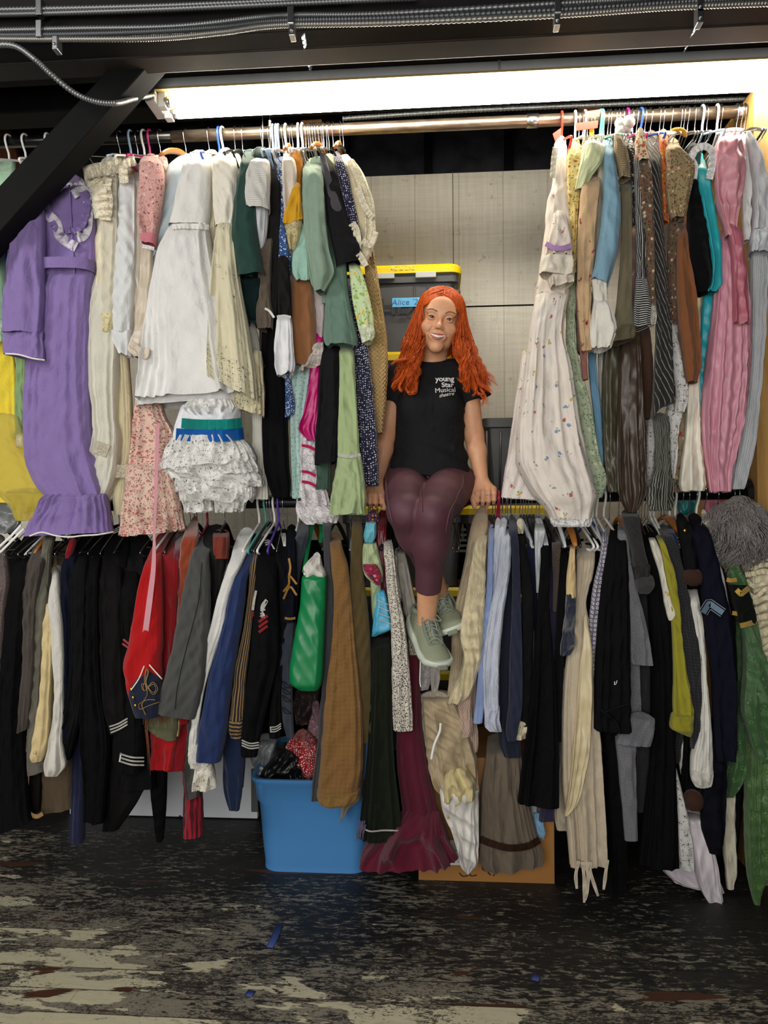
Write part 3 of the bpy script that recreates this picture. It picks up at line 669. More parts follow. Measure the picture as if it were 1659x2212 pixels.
for i in range(4):
    q = U(984+(i % 2)*14, 1838+i*8, yc-.003); MB().box((q[0]-.012, yc-.003, q[2]-.0015), (q[0]+.016, yc-.0022, q[2]+.0015)).build('label_print', ink, cb)
# blue tape scraps stuck to the floor
for pts, lb in (([(582, 2047), (596, 2020), (604, 1998)], 'dark blue tape strip stuck on the worn floor'), ([(535, 2152), (545, 2140)], 'small blue tape scrap on the floor left of middle'), ([(1155, 2118), (1160, 2104)], 'faint blue tape scrap on the floor at the right')):
    A = [UF(*p, .0008) for p in pts]; mb = MB(); mb.tube(A, .012, 6, flat=1); V = [(v[0], v[1], .0004+(v[2]-.0008)*.06+.0008) for v in mb.v]
    tag(mesh('tape_strip', V, mb.f, S('navy_tape', '#2c3f78', .6)), lb, 'tape')
# ---------------------------------------------------------------- hangers
HM = {}
KIND = {'w': ('chrome_wire', '#cfd2d6', 1), 'W': ('white_plastic', '#f2f2ee', 0), 'b': ('black_plastic', '#111113', 0), 'o': ('varnished_wood', '#a8682c', 0), 'B': ('royal_blue_plastic', '#2a4fb0', 0),
        'l': ('pale_blue_plastic', '#a9c3e0', 0), 'm': ('magenta_plastic', '#b01a6a', 0), 't': ('teal_plastic', '#58a596', 0), 'p': ('purple_plastic', '#5b3aa5', 0), 'r': ('red_plastic', '#d8321c', 0), 'c': ('clear_plastic', '#c8ced2', 0), 'k': ('crimson_plastic', '#97143c', 0), 'O': ('orange_plastic', '#e58a60', 0)}
HLAB = {'w': 'chrome wire', 'W': 'white tubular', 'b': 'black plastic', 'o': 'brown wooden', 'B': 'royal blue', 'l': 'pale blue', 'm': 'magenta', 't': 'teal', 'p': 'purple', 'r': 'red', 'c': 'clear plastic', 'k': 'crimson', 'O': 'orange'}
def hanger_parts(k):
    if k in HM: return HM[k]
    thick = .0042 if k in 'WBlmtprkO' else .0017; R = .0255
    hook = [(0, R*math.cos(a), R*math.sin(a)) for a in np.linspace(math.radians(-15), math.radians(200), 18)] + [(0, -.016, -.026), (0, -.004, -.042), (0, 0, -.06), (0, 0, -.078)]
    mat = S(KIND[k][0], KIND[k][1], .25 if KIND[k][2] else .35, KIND[k][2]); hm = mat if k in 'WBlmtprkOw' else CHROME
    P = []
    V = MB().tube(hook, thick, 8); P.append(('hook', V, hm))
    A = MB()
    if k == 'o': 
        for s_ in (-1, 1): A.tube(spl([(0, 0, -.078), (0, s_*.06, -.088), (0, s_*.14, -.125), (0, s_*.2, -.168)], 10), [.012]*4+[.013]*3+[.012, .011, .008], 8, flat=.55)
    elif k == 'c' or k == 'b':
        for s_ in (-1, 1): A.tube(spl([(0, 0, -.076), (0, s_*.05, -.09), (0, s_*.13, -.13), (0, s_*.2, -.17)], 10), [.008]*8+[.007, .005], 8, flat=.6)
        A.tube([(0, -.18, -.165), (0, .18, -.165)], .004, 6)
    else:
        for s_ in (-1, 1): A.tube(spl([(0, 0, -.076), (0, s_*.04, -.092), (0, s_*.18, -.155), (0, s_*.2, -.172), (0, s_*.17, -.182)], 16), thick, 8)
        A.tube([(0, -.175, -.182), (0, .175, -.182)], thick, 8)
    P.append(('shoulder_bar', A, mat))
    HM[k] = [(n, mesh('m', b.v, b.f, m, None, smooth=True, loc=(0, 0, 0)), m) for n, b, m in P]
    for _, o, _m in HM[k]: o.data.name = 'hanger_' + KIND[k][0]; bpy.data.objects.remove(o) if False else COL.objects.unlink(o)
    return HM[k]
_used = {}
def hanger(px, rail, k, holds, yaw=None):
    py = upz(px) if rail == 'u' else lowy(px)
    o = empty('clothes_hanger', U(px, py, 0), None, None)
    side = 'upper' if rail == 'u' else 'lower'
    lab = f"{HLAB[k]} hanger carrying the {holds}" if holds else f"{HLAB[k]} hanger on the {side} rail"
    w = lab.split(); lab = ' '.join(w[:16])
    tag(o, lab, 'hanger', f'hangers on the {side} clothes rail')
    o.rotation_euler = (0, 0, yaw if yaw is not None else random.uniform(-.12, .12))
    o.location.z += 0
    for n, src, m in hanger_parts(k):
        c = bpy.data.objects.new(n, src.data); COL.objects.link(c); c.parent = o
    return o
# ---------------------------------------------------------------- garments
def g(name, cat, label, parts, h=None, k='w', rail='u', group=None, hl=None):
    """parts: (part name, material, depth, rows, options); one part -> the thing is one mesh"""
    roots = None; res = []
    if len(parts) == 1:
        n_, m_, d_, r_, kw = (*parts[0], {})[:5]; o = cloth(name, r_, m_, d_, None, **dict({'top': -.02, 'N': 64}, **kw)); root = o; res = [o]
    else:
        r0 = parts[0][3]; r0 = [float(v) for v in r0.split(',')[0].split()]
        root = empty(name, U((r0[1]+r0[2])/2, r0[0], -.05))
        for p in parts:
            n_, m_, d_, r_, kw = (*p, {})[:5]; res.append(cloth(n_, r_, m_, d_, root, **dict({'top': -.02 if p is parts[0] else None, 'N': 64}, **kw)))
    tag(root, label, cat, group or ('costumes on the upper clothes rail' if rail == 'u' else 'costumes on the lower clothes rail'))
    if h is not None: hanger(h, rail, k, hl or label)
    return root, res
# ================================================================ upper rail, left to right
WHITE = F('plain', '#eceae6'); CREAM = F('plain', '#ece2c4'); IVORY = F('plain', '#ddd8c9'); LACEC = F('lace', '#f1e7cd'); LACEW = F('lace', '#f3f1ee')
BLACKC = F('plain', '#161618'); INKC = F('plain', '#0f0f12')
gold = S('gold_metal', '#d9a83a', .3, 1); whitetrim = F('plain', '#f0eee6'); satinpink = F('satin', '#dba3a8')
# far left edge
g('dress', 'dress', 'mint green lace edged dress cut by the left picture edge under the dark brace', [
    ('body', F('plain', '#a9cfae'), -.17, '352 -30 34,380 -40 34,430 -45 12,520 -45 12,600 -48 14,690 -50 17,738 -50 15', {'folds': 4}),
    ('lace_hem', F('lace', '#c9e6cc'), -.18, '690 -48 18,720 -48 19,742 -50 16', {})], 20, 'W', hl='mint lace dress at the left edge')
g('blouse', 'blouse', 'royal blue garment peeking out between the mint dress and purple dress', [('body', F('satin', '#0d5aa6'), -.13, '385 10 60,430 8 62,480 8 70,540 10 70,620 14 70', {'folds': 3})], 56, 'W', hl='royal blue garment by the purple dress')
g('dress', 'dress', 'bright yellow tiered gauze dress at the far left under the purple dress', [
    ('skirt', F('plain', '#f0d640'), -.13, '600 -40 25,740 -50 28,800 -50 35,870 -52 37,930 -52 42,975 -52 70,1010 -52 96,1050 -52 108,1085 -40 100', {'folds': 5, 'amp': .008}),
    ('overlay', F('sheer', '#d9c964', r=.45), -.17, '900 -40 40,960 -45 66,1005 -40 100,1050 -20 112,1090 20 110,1125 40 94', {'folds': 4, 'amp': .006}),
    ('tier_seam', F('sheer', '#d2bd4a', r=.6), -.185, '1062 10 112,1092 28 108,1124 40 94', {})])
g('sleeve_scarf', 'scarf', 'sage green chiffon strip with lace end beside the yellow dress', [
    ('strip', F('sheer', '#8fae76', r=.85), -.15, '700 40 60,770 38 62,860 36 60,950 36 61', {'folds': 3}), ('lace_end', LACEW, -.158, '940 36 61,955 36 61,966 37 60', {})])
# purple dress
PUR = F('plain', '#8a74ae')
pd, pp_ = g('dress', 'dress', 'long purple prairie dress with white lace collar ruffle and deep hem flounce', [
    ('bodice', PUR, -.17, '376 120 162,392 98 184,420 88 200,470 80 209,530 84 209,575 94 208,600 94 208', {'thf': .05, 'folds': 4, 'amp': .003, 'ramp': .3}),
    ('skirt', PUR, -.18, '588 95 207,620 93 206,700 84 202,780 68 198,860 60 199,940 60 203,1000 64 214,1050 86 228,1078 112 233', {'N': 128, 'thf': .07, 'folds': 7, 'amp': .010, 'env': .3}),
    ('hem_flounce', PUR, -.19, '1066 112 232,1080 100 236,1110 82 241,1135 66 244,1158 62 247 1149', {'N': 144, 'thf': .08, 'folds': 11, 'amp': .011, 'env': .6}),
    ('sleeve', PUR, -.24, '436 66 92,460 52 96,510 36 98,570 22 99,630 16 100,690 15 98,722 15 95', {'thf': .05, 'folds': 4, 'amp': .006}),
    ('cuff', PUR, -.245, '716 17 94,728 15 94,748 12 97,766 11 98 778', {'folds': 9, 'amp': .005, 'env': .5}),
    ('waistband', PUR, -.185, '566 95 207,578 94 208,592 95 207', {'thf': .068, 'folds': 2, 'amp': .001, 'wr': .0006})], 104, 'W', hl='purple prairie dress behind the dark brace')
lc = F('sheerlace', '#e9e4ee')
ribbon('lace_ruffle', [(126, 372), (140, 392), (166, 392), (176, 384)], 20, lc, pd, on=pp_[0], wave=.007, wfreq=22, side=1)
ribbon('lace_ruffle', [(152, 412), (170, 402), (192, 402)], 20, lc, pd, on=pp_[0], wave=.006, wfreq=24, side=1)
ribbon('lace_ruffle', [(80, 440), (96, 470), (112, 488), (118, 512), (134, 528), (152, 540), (160, 544)], 22, lc, pd, on=pp_[0], wave=.010, wfreq=26, side=-1)
ribbon('lace_ruffle', [(170, 524), (186, 518), (198, 496), (202, 450), (206, 405)], 24, lc, pd, on=pp_[0], wave=.008, wfreq=26, side=-1)
ribbon('yoke_frill', [(92, 428), (104, 452), (114, 482), (130, 500), (152, 496)], 14, PUR, pd, on=pp_[0], wave=.009, wfreq=16)
ribbon('yoke_frill', [(157, 500), (176, 488), (186, 462), (190, 430)], 14, PUR, pd, on=pp_[0], wave=.009, wfreq=16)
cord('placket_cord', [(150, 400), (153, 460), (157, 530), (161, 600), (164, 695)], .0028, PUR, pd, on=pp_[0])
cord('hem_piping', [(64, 1158), (90, 1150), (120, 1157), (150, 1160), (178, 1157), (210, 1155), (246, 1149)], .003, whitetrim, pd, on=pp_[2])
cord('cuff_piping', [(12, 764), (40, 766), (70, 774), (97, 778)], .003, whitetrim, pd, on=pp_[4])
# cream gowns
cg, cp = g('gown', 'dress', 'cream chiffon gown with scalloped lace shoulder ruffles right of the purple dress', [
    ('bodice', CREAM, -.16, '338 232 280,352 222 290,400 214 272,470 216 264,540 208 262,640 206 260', {'folds': 4, 'amp': .004}),
    ('skirt', F('sheer', '#e6e3d3', r=.82), -.17, '600 206 262,700 196 262,820 197 258,900 204 256,940 205 262,985 196 262,1030 190 258,1068 187 234 1082', {'N': 112, 'thf': .06, 'folds': 6, 'amp': .008}),
    ('underskirt', F('plain', '#e9dfb9'), -.13, '640 225 285,760 235 278,850 240 284,950 246 286,1040 244 276,1112 248 266', {'folds': 5, 'amp': .006}),
    ('sleeve', F('plain', '#d6cfba'), -.21, '346 228 256,400 224 256,500 222 256,600 223 250,682 223 246', {'folds': 3, 'amp': .004}),
    ('lace_cuff', F('lace', '#e8dba8'), -.215, '676 223 247,692 222 246,716 222 243', {'folds': 5, 'amp': .004})], 260, 'w', hl='cream chiffon gown with lace shoulders')
for i, (pts, w) in enumerate((([(262, 340), (236, 348), (206, 352), (178, 360)], 30), ([(178, 362), (184, 392), (196, 414), (200, 440), (204, 472)], 34), ([(240, 346), (222, 368), (214, 402), (218, 436), (214, 474)], 26), ([(290, 338), (268, 344), (256, 360), (258, 396)], 20))):
    ribbon('lace_ruffle', pts, w, F('sheerlace', '#f0e6cc', s=1.1), cg, y=[-.20, -.24, -.25, -.24], wave=.014, wfreq=15, side=-1 if i < 3 else -1)
ribbon('lace_band', [(208, 952), (222, 956), (238, 962)], 28, LACEC, cg, on=cp[1], side=1); ribbon('lace_band', [(236, 1000), (258, 1004), (276, 1002)], 28, LACEC, cg, on=cp[2], side=1, off=.03)
g('blouse', 'blouse', 'pale grey white blouse with soft cuffs beside the cream lace gown', [
    ('sleeve', F('plain', '#dcdedd'), -.20, '362 266 292,392 260 296,460 258 296,540 254 296,620 249 292,690 244 288,722 243 286', {'folds': 4, 'amp': .005}),
    ('cuff', F('plain', '#e2e3e3'), -.205, '714 243 287,735 246 286,752 254 286,764 258 285 770', {'folds': 5})], 283, 'l', hl='pale grey white blouse')
bl, bp = g('blouse', 'blouse', 'beige satin blouse with ribbon cuffs between the white blouse and pale dresses', [
    ('body', F('plain', '#d3cab8'), -.17, '360 288 318,420 286 322,520 284 320,620 282 322,700 276 322,735 270 300', {'folds': 5, 'amp': .005}),
    ('satin_sleeve', F('satin', '#c9bba6'), -.215, '540 306 330,600 304 332,650 298 332,690 294 326,720 294 320', {'folds': 3, 'amp': .006}),
    ('cuff', F('satin', '#d6cab8'), -.22, '712 293 321,735 286 320,758 280 314,772 292 312', {'folds': 5, 'amp': .005})], 298, 'b', hl='beige satin blouse')
ribbon('ribbon_bow', [(282, 742), (296, 752), (312, 770), (318, 752)], 14, F('satin', '#c8b9a4'), bl, y=-.26, wave=.004)
ps, psp = g('blouse', 'blouse', 'short sleeved blouse in tiny pink floral print with rose cuff band', [
    ('sleeve', F('floral', '#d8a8a0', '#b56f6c', ['#c98a86', '#e4c2b8', '#9d5f60'], s=.45), -.23, '338 314 338,352 306 350,390 304 356,430 300 352,460 300 348,490 304 342,512 306 338', {'folds': 4, 'amp': .006}),
    ('cuff_band', F('plain', '#cf7d88'), -.235, '506 305 339,516 305 338,526 308 336 530', {'folds': 3, 'amp': .002}),
    ('body', F('floral', '#e6cfc4', '#c9a29a', s=.45), -.12, '342 330 362,380 330 366,440 330 352,520 320 344', {'folds': 3})], 312, 'W', hl='pink floral short sleeved blouse')
ribbon('lace_collar', [(340, 350), (352, 372), (362, 398), (364, 420)], 14, LACEC, ps, y=-.16, wave=.005, wfreq=16)
ribbon('cuff_lace', [(308, 528), (322, 530), (334, 534)], 8, LACEW, ps, y=-.26, wave=.003, wfreq=9, side=1)
g('dress', 'dress', 'pale ice blue satin dress hanging between the pink sleeve and the big white dress', [('body', F('satin', '#c3d6dc'), -.16, '338 388 416,362 366 418,410 356 412,460 348 398,520 340 380,600 328 362,700 318 345,760 312 336', {'folds': 4, 'amp': .005})], 324, 'm', hl='pale ice blue satin dress')
# white dress with skirt, lower petticoat
wdr, wp_ = g('dress', 'dress', 'big white cotton dress with gathered drop waist and flared double hem', [
    ('bodice', F('plain', '#e4e2dc'), -.18, '330 414 446,348 404 454,400 390 458,450 378 458,492 368 452', {'thf': .05, 'folds': 4, 'amp': .004, 'ramp': .25}),
    ('skirt', F('plain', '#e6e5e2'), -.20, '488 372 452,540 354 462,620 334 480,700 322 500,780 311 515,830 303 524,864 297 528 850', {'N': 144, 'thf': .09, 'folds': 8, 'amp': .011}),
    ('underskirt', F('plain', '#dcdcda'), -.16, '700 328 498,800 310 512,880 300 520 872', {'N': 112, 'thf': .085, 'folds': 7, 'amp': .01})], 402, 'o', hl='big white cotton dress')
ribbon('waist_frill', [(372, 490), (395, 488), (425, 489), (451, 491)], 12, F('plain', '#e9e7e0'), wdr, on=wp_[1], wave=.006, wfreq=9)
pt, ptp = g('petticoat', 'petticoat', 'white eyelet petticoat of many ruffles with teal and blue ribbon bands', [
    ('yoke', F('plain', '#e9ebf0'), -.17, '868 402 520,900 392 524,960 376 528', {'N': 96, 'thf': .08, 'folds': 7, 'amp': .007})] + [
    ('ruffle', F('eyelet', '#e9e8e4', r=2.0), -.18+.006*i, r, {'N': 160, 'thf': .095-.006*i, 'folds': f, 'amp': .012, 'env': .45, 'ramp': .01}) for i, (r, f) in enumerate((
        ('868 415 512,885 404 520,902 418 516 898', 12), ('944 384 526,966 366 546,990 355 556,1015 350 552 1000', 17), ('984 372 552,1010 358 566,1035 372 572 1022', 17),
        ('1016 384 560,1040 382 574,1062 384 574 1050', 16), ('1045 394 552,1062 392 556,1082 394 552', 13), ('1060 396 464,1080 398 464,1108 404 466 1102', 10), ('1062 464 534,1082 466 535,1106 468 533 1100', 10)))], 452, 'w', hl='white eyelet ruffled petticoat')
ribbon('teal_ribbon', [(392, 914), (430, 917), (480, 917), (522, 914)], 22, F('satin', '#0f9a93'), pt, on=ptp[0], off=.006); ribbon('blue_ribbon', [(380, 938), (425, 941), (480, 941), (526, 936)], 26, F('satin', '#0a63bd'), pt, on=ptp[0], off=.007)
pf, pfp = g('dress', 'dress', 'long pink ditsy floral dress with gathered flounce hanging under the white dress', [
    ('skirt', F('floral', '#e0bfae', '#8e5d58', ['#c9606c', '#d98a8c', '#b87a72'], s=.55), -.14, '620 318 345,760 306 345,860 298 350,900 295 360,940 292 380,1000 284 372,1012 282 372', {'N': 112, 'thf': .055, 'folds': 5, 'amp': .008}),
    ('flounce', F('floral', '#e2c4b2', '#8e5d58', ['#c9606c', '#d98a8c', '#b87a72'], s=.55), -.15, '1000 284 372,1030 280 382,1080 274 392,1120 269 400,1157 265 407 1142', {'N': 144, 'thf': .075, 'folds': 8, 'amp': .010})], 347, 'w', hl='long pink ditsy floral dress')
ribbon('sash_ribbon', [(341, 918), (338, 1000), (336, 1080), (333, 1150), (333, 1180), (331, 1230), (324, 1290), (314, 1366)], 9, F('satin', '#e6a6b0'), pf, y=[-.225, -.24, -.25, -.25, -.26, -.3, -.3, -.3], taper=[.9, .9, .8, .7, .6, .9, 1.2, 1.4, 1.4])
ed, ep = g('dress', 'dress', 'ivory broderie dress with scalloped eyelet hem and gathered waist', [
    ('bodice', F('plain', '#e9e3d3'), -.20, '326 476 500,345 466 510,400 462 516,450 464 516,492 468 506', {'thf': .045, 'folds': 4, 'amp': .004, 'ramp': .25}),
    ('skirt', F('eyelet', '#dbd3b4'), -.225, '488 469 506,540 463 512,620 457 524,700 452 540,760 448 550,800 446 556,812 446 562 868', {'N': 128, 'thf': .075, 'folds': 6, 'amp': .010}),
    ('underlayer', F('eyelet', '#d8cfae'), -.18, '760 500 566,820 500 572,868 504 576 850,880 506 576 900', {'N': 112, 'thf': .06, 'folds': 7, 'amp': .009})], 482, 'W', hl='ivory broderie eyelet dress')
g('slip', 'slip', 'pale cream slip dress wedged between the white dress and the ivory eyelet dress', [('body', F('plain', '#e3dcbc'), -.15, '330 446 470,360 444 474,430 444 470,500 440 468,580 446 466,700 446 470', {'folds': 3, 'amp': .004})], 474, 'B', hl='pale cream slip dress')
g('blouse', 'blouse', 'white ribbed blouse mostly hidden right of the ivory eyelet dress', [('body', F('stripe', '#e4e1d8', '#cfcbbf', s=.6), -.10, '338 500 520,380 498 528,460 496 520,600 505 530,760 530 565,900 545 575,1040 545 580,1078 540 582', {'folds': 4})], 508, 'b', hl='white ribbed blouse')
# green jacket and dark cluster
gj, gjp = g('jacket', 'jacket', 'bottle green jacket with long sleeve hanging left of the grey tucked blouse', [
    ('sleeve', F('plain', '#1f4038'), -.22, '328 528 552,345 522 556,380 516 552,440 508 556,510 503 560,570 511 568,604 514 574 596', {'thf': .05, 'folds': 3, 'amp': .005}),
    ('body', F('plain', '#1a3832'), -.16, '324 548 580,340 545 580,420 540 570,540 520 572,640 526 568,700 530 562', {'folds': 3}),
    ('cuff_fold', F('plain', '#132a2a'), -.19, '600 516 572,640 524 568,676 530 562,690 534 560', {'folds': 3, 'amp': .006})], 567, 'w', hl='bottle green jacket')
gt, gtp = g('blouse', 'blouse', 'light grey short sleeved blouse with stitched tucks beside the green jacket', [
    ('sleeve', F('hstripe', '#d9d6cf', '#a9a49b', s=.55, r=.2), -.24, '342 556 580,360 540 584,400 531 585,430 531 585,450 534 584 458', {'thf': .045, 'folds': 3, 'amp': .004}),
    ('lining', F('plain', '#c4c7cc'), -.21, '430 536 582,480 542 580,520 552 575,542 560 566', {'folds': 3})], 582, 'w', hl='light grey tucked blouse')
bt, btp = g('coat', 'coat', 'charcoal black coat with white piped cuffs and long black tail', [
    ('body', F('plain', '#2a2827'), -.18, '360 584 606,380 578 608,440 578 608,520 577 604,600 575 602,690 570 600', {'folds': 2, 'amp': .004}),
    ('long_tail', INKC, -.12, '560 590 630,690 570 622,800 566 620,900 568 622,1000 570 626,1050 580 630,1074 590 628', {'thf': .05, 'folds': 4, 'amp': .007}),
    ('sleeve', F('plain', '#262424'), -.225, '560 600 624,620 600 628,682 602 630', {'folds': 2})], 590, 'l', hl='charcoal black coat with white piping')
ribbon('cuff_piping', [(572, 666), (582, 672), (592, 686)], 5, whitetrim, bt, y=-.235); ribbon('cuff_piping', [(598, 684), (614, 682), (628, 685)], 5, whitetrim, bt, y=-.27)
g('jacket', 'jacket', 'brown tweed jacket sleeve with open cuff under the grey tucked blouse', [('sleeve', F('tweed', '#6d6052', '#463d35'), -.20, '500 570 592,560 562 588,640 556 586,690 553 592,712 558 590', {'folds': 3, 'amp': .005}),
    ('tail', F('tweed', '#4d443c', '#332d28'), -.12, '680 560 586,800 562 584,880 566 582', {'folds': 2})], 596, 'l', hl='brown tweed jacket')
BLF = F('floral', '#2c4f86', '#dfe6ee', ['#e9eef2', '#b9c9de'], s=.5, r=.22)
g('dress', 'dress', 'blue dress with small white flowers, sleeve above and hem slanting below', [('sleeve', BLF, -.17, '345 598 622,420 600 618,480 602 622,540 602 628,578 602 632,596 606 632', {'folds': 3}),
    ('skirt', BLF, -.13, '590 602 630,690 594 630,780 598 624,840 606 632,880 614 638,906 614 636 895', {'folds': 4})], 602, 'l', hl='blue flowered dress')
g('blouse', 'blouse', 'white blouse with frilled sleeve end below the blue flowered sleeve', [('body', F('plain', '#dfe0e4'), -.15, '560 618 638,620 618 636,690 616 634', {'folds': 2}),
    ('frill', F('plain', '#e9e9ec'), -.21, '678 602 628,700 598 632,750 593 636,790 593 640,812 598 638 802', {'folds': 8, 'amp': .007})], 618, 'W', hl='white blouse with frilled sleeve')
my, myp = g('blouse', 'blouse', 'mustard yellow blouse with off white sleeve and gold lace cuff', [
    ('sleeve', F('plain', '#d9cdbc'), -.24, '334 612 632,360 610 640,410 610 642,450 612 640,480 614 634', {'folds': 3}),
    ('mustard_cuff', F('plain', '#d59e1c'), -.25, '402 634 650,440 624 652,470 614 655 462,490 612 656 478', {'folds': 3}),
    ('lace_end', F('lace', '#c9b98a'), -.24, '482 614 655 474,510 620 650,540 626 640', {'folds': 4}),
    ('body', F('plain', '#c67f22'), -.19, '332 628 652,350 626 654,400 628 652,440 632 652,520 636 652', {'folds': 3})], 626, 'o', hl='mustard yellow blouse')
ms, msp = g('blouse', 'blouse', 'pale mint blouse sleeve with scalloped opening under the lace mustard cuff', [('sleeve', F('plain', '#9cc4b4'), -.22, '470 650 664,510 642 668,560 633 670,590 632 671,607 640 670', {'folds': 4, 'amp': .005})], 633, 'w')
sg, sgp = g('jacket', 'jacket', 'big sage green linen jacket with wide empty sleeve hanging in front', [
    ('sleeve', F('plain', '#8aa18e'), -.25, '348 666 690,366 656 698,420 655 702,480 657 706,540 662 714,590 668 726,612 672 724 596,628 680 702 630', {'thf': .055, 'folds': 3, 'amp': .006}),
    ('sleeve', F('plain', '#6a8676'), -.20, '560 716 748,620 706 752,680 702 762,735 700 774,748 704 774', {'thf': .05, 'folds': 4, 'amp': .006}),
    ('body', F('plain', '#718b79'), -.15, '345 670 705,420 668 720,560 690 745,660 696 752', {'folds': 3})], 644, 'W', hl='big sage green linen jacket')
bj, bjp = g('jacket', 'jacket', 'black wool jacket with short wide sleeve right of the sage jacket', [('sleeve', F('plain', '#242326'), -.235, '336 692 706,360 696 722,410 700 736,460 706 750,510 714 768,550 722 783,578 727 780 568', {'thf': .05, 'folds': 2, 'amp': .004}),
    ('edge_fold', F('plain', '#46434a'), -.245, '336 690 702,400 704 722,460 718 744,520 740 768,548 756 782', {'folds': 2, 'amp': .002, 'thf': .02})], 654, 'W', hl='black wool jacket')
g('blouse', 'blouse', 'olive and white patterned blouse glimpsed behind the black wool jacket', [('body', F('floral', '#b9bf94', '#6e7a4e', s=.5), -.17, '338 700 722,370 702 730,430 716 738,520 730 752', {'folds': 2})], 672, 'w')
nv, nvp = g('dress', 'dress', 'navy dress with white dots, gathered sleeve above and long skirt below', [
    ('sleeve', F('dots', '#262440', '#dcdce6', s=.45), -.22, '334 720 736,370 728 750,420 738 762,470 750 772,490 758 775', {'folds': 3}),
    ('skirt', F('dots', '#20203a', '#e2e2ea', s=.5), -.15, '620 745 775,720 758 792,800 765 802,900 768 812,1000 772 819,1048 776 820', {'thf': .05, 'folds': 5, 'amp': .007})], 683, 'w', hl='navy dotted dress')
ribbon('cuff_lace', [(760, 482), (770, 500), (772, 530), (768, 548)], 16, LACEC, nv, y=-.26, wave=.006, wfreq=12)
cl, clp = g('blouse', 'blouse', 'cream lace blouse with scalloped edges at the right end of the left group', [
    ('body', F('plain', '#e8dbb8'), -.19, '340 734 756,370 748 782,420 760 800,470 772 806,520 782 804,556 790 802', {'folds': 4, 'amp': .005}),
    ('lace_panel', F('lace', '#efe4c6'), -.225, '350 750 768,400 770 794,440 782 808,490 788 812,530 784 808,570 778 792', {'folds': 5, 'amp': .006})], 696, 'o', hl='cream lace blouse')
for pts in ([(772, 405), (790, 450), (806, 470)], [(782, 520), (800, 528), (812, 500)], [(768, 540), (780, 556), (790, 575)]): ribbon('lace_trim', pts, 14, LACEC, cl, y=-.265, wave=.006, wfreq=10)
fc, fcp = g('dress', 'dress', 'lime green floral chiffon sleeve with lace frills beside the tan knit', [
    ('sleeve', F('floral', '#cfe0b0', '#7fae4c', ['#e5c455', '#e9dc8a', '#9cc26a'], s=.9), -.22, '560 752 772,600 756 786,650 762 800,700 772 808,738 782 806', {'folds': 4, 'amp': .006}),
    ('lace_frill', F('lace', '#e8edcf'), -.225, '700 780 808,720 778 811,742 782 810 732', {'folds': 7, 'amp': .005})], 706, 'w', hl='lime floral chiffon dress')
g('cardigan', 'cardigan', 'tan cable knit cardigan at the right end of the left upper group', [('body', F('knit', '#e3bd7c', '#bd9554'), -.11, '400 758 780,540 786 808,620 790 820,700 795 832,760 796 838,860 800 836,935 804 828', {'thf': .05, 'folds': 5, 'amp': .006})], 742, 'b', hl='tan cable knit cardigan')
g('skirt', 'skirt', 'brown suede tube skirt hanging below the mint sleeve', [('body', F('velvet', '#8a5a34'), -.17, '560 634 668,620 630 676,700 630 684,760 634 684,786 640 678 792', {'folds': 2, 'amp': .004})], 661, 'w')
lw, lwp = g('slip', 'slip', 'lilac grey lace trimmed slip beside the brown suede skirt', [('body', F('plain', '#c3b4b2'), -.15, '600 672 702,680 672 702,740 672 700,786 670 700', {'folds': 4}), ('lace_hem', F('lace', '#cfc6bd'), -.165, '740 672 700,770 662 702,802 648 700 792', {'folds': 6, 'amp': .006})], 667, 'w')
g('dress', 'dress', 'mint green embroidered dress hanging behind the magenta satin', [('skirt', F('dots', '#b3d3cb', '#8fb5ae', s=.9), -.10, '640 640 676,790 632 676,900 628 664,1000 630 662,1076 632 664', {'folds': 4, 'amp': .006})], 677, 'w')
g('dress', 'dress', 'hot magenta satin dress folded over in a narrow swag', [('swag', F('satin', '#bb0f6b'), -.16, '700 684 704,800 670 692,850 664 690,900 652 688,926 645 684,950 664 684', {'folds': 3, 'amp': .008})], 699, 'w')
pl, plp = g('petticoat', 'petticoat', 'white lace petticoat with pink ribbon stripes behind the black skirt', [('ruffle', F('sheerlace', '#e6e1e3', s=1.2), -.12, r, {'N': 96, 'folds': 8, 'amp': .008, 'env': .6}) for r in ('880 664 690,920 652 690,960 648 690', '950 652 690,990 648 692,1016 650 692', '1008 650 700,1050 648 706,1092 652 716', '1085 640 700,1110 642 735,1132 660 732 1128')] , 711, 'w')
for y in (962, 1018, 1040): ribbon('pink_ribbon', [(652, y), (668, y+3), (682, y+10)], 6, F('satin', '#cc1f5e'), pl, y=-.17)
g('skirt', 'skirt', 'black pinstripe wool skirt with flat hem left of the pale green dress', [('body', F('plain', '#222224'), -.18, '735 702 736,800 692 736,880 688 734,960 682 732,1005 681 728 998', {'thf': .045, 'folds': 3, 'amp': .006})], 690, 'w')
g('skirt', 'skirt', 'dark bottle green skirt whose hem shows under the black wool skirt', [('body', F('plain', '#3c5346'), -.13, '740 696 740,900 690 730,1000 684 716,1058 682 716', {'folds': 3})], 720, 'w')
lg, lgp = g('dress', 'dress', 'pale sage green crinkle dress with white braid above the flared hem', [
    ('skirt', F('plain', '#a9bb88'), -.20, '740 732 764,800 734 768,880 732 772,950 730 777,985 730 779', {'thf': .05, 'folds': 4, 'amp': .006}),
    ('flounce', F('plain', '#a7b989'), -.205, '980 731 779,1020 724 786,1070 716 792,1110 711 796', {'N': 96, 'thf': .055, 'folds': 5, 'amp': .007})], 735, 'o', hl='pale sage green crinkle dress')
ribbon('braid_trim', [(731, 982), (755, 986), (779, 982)], 7, LACEW, lg, on=lgp[0], off=.012)
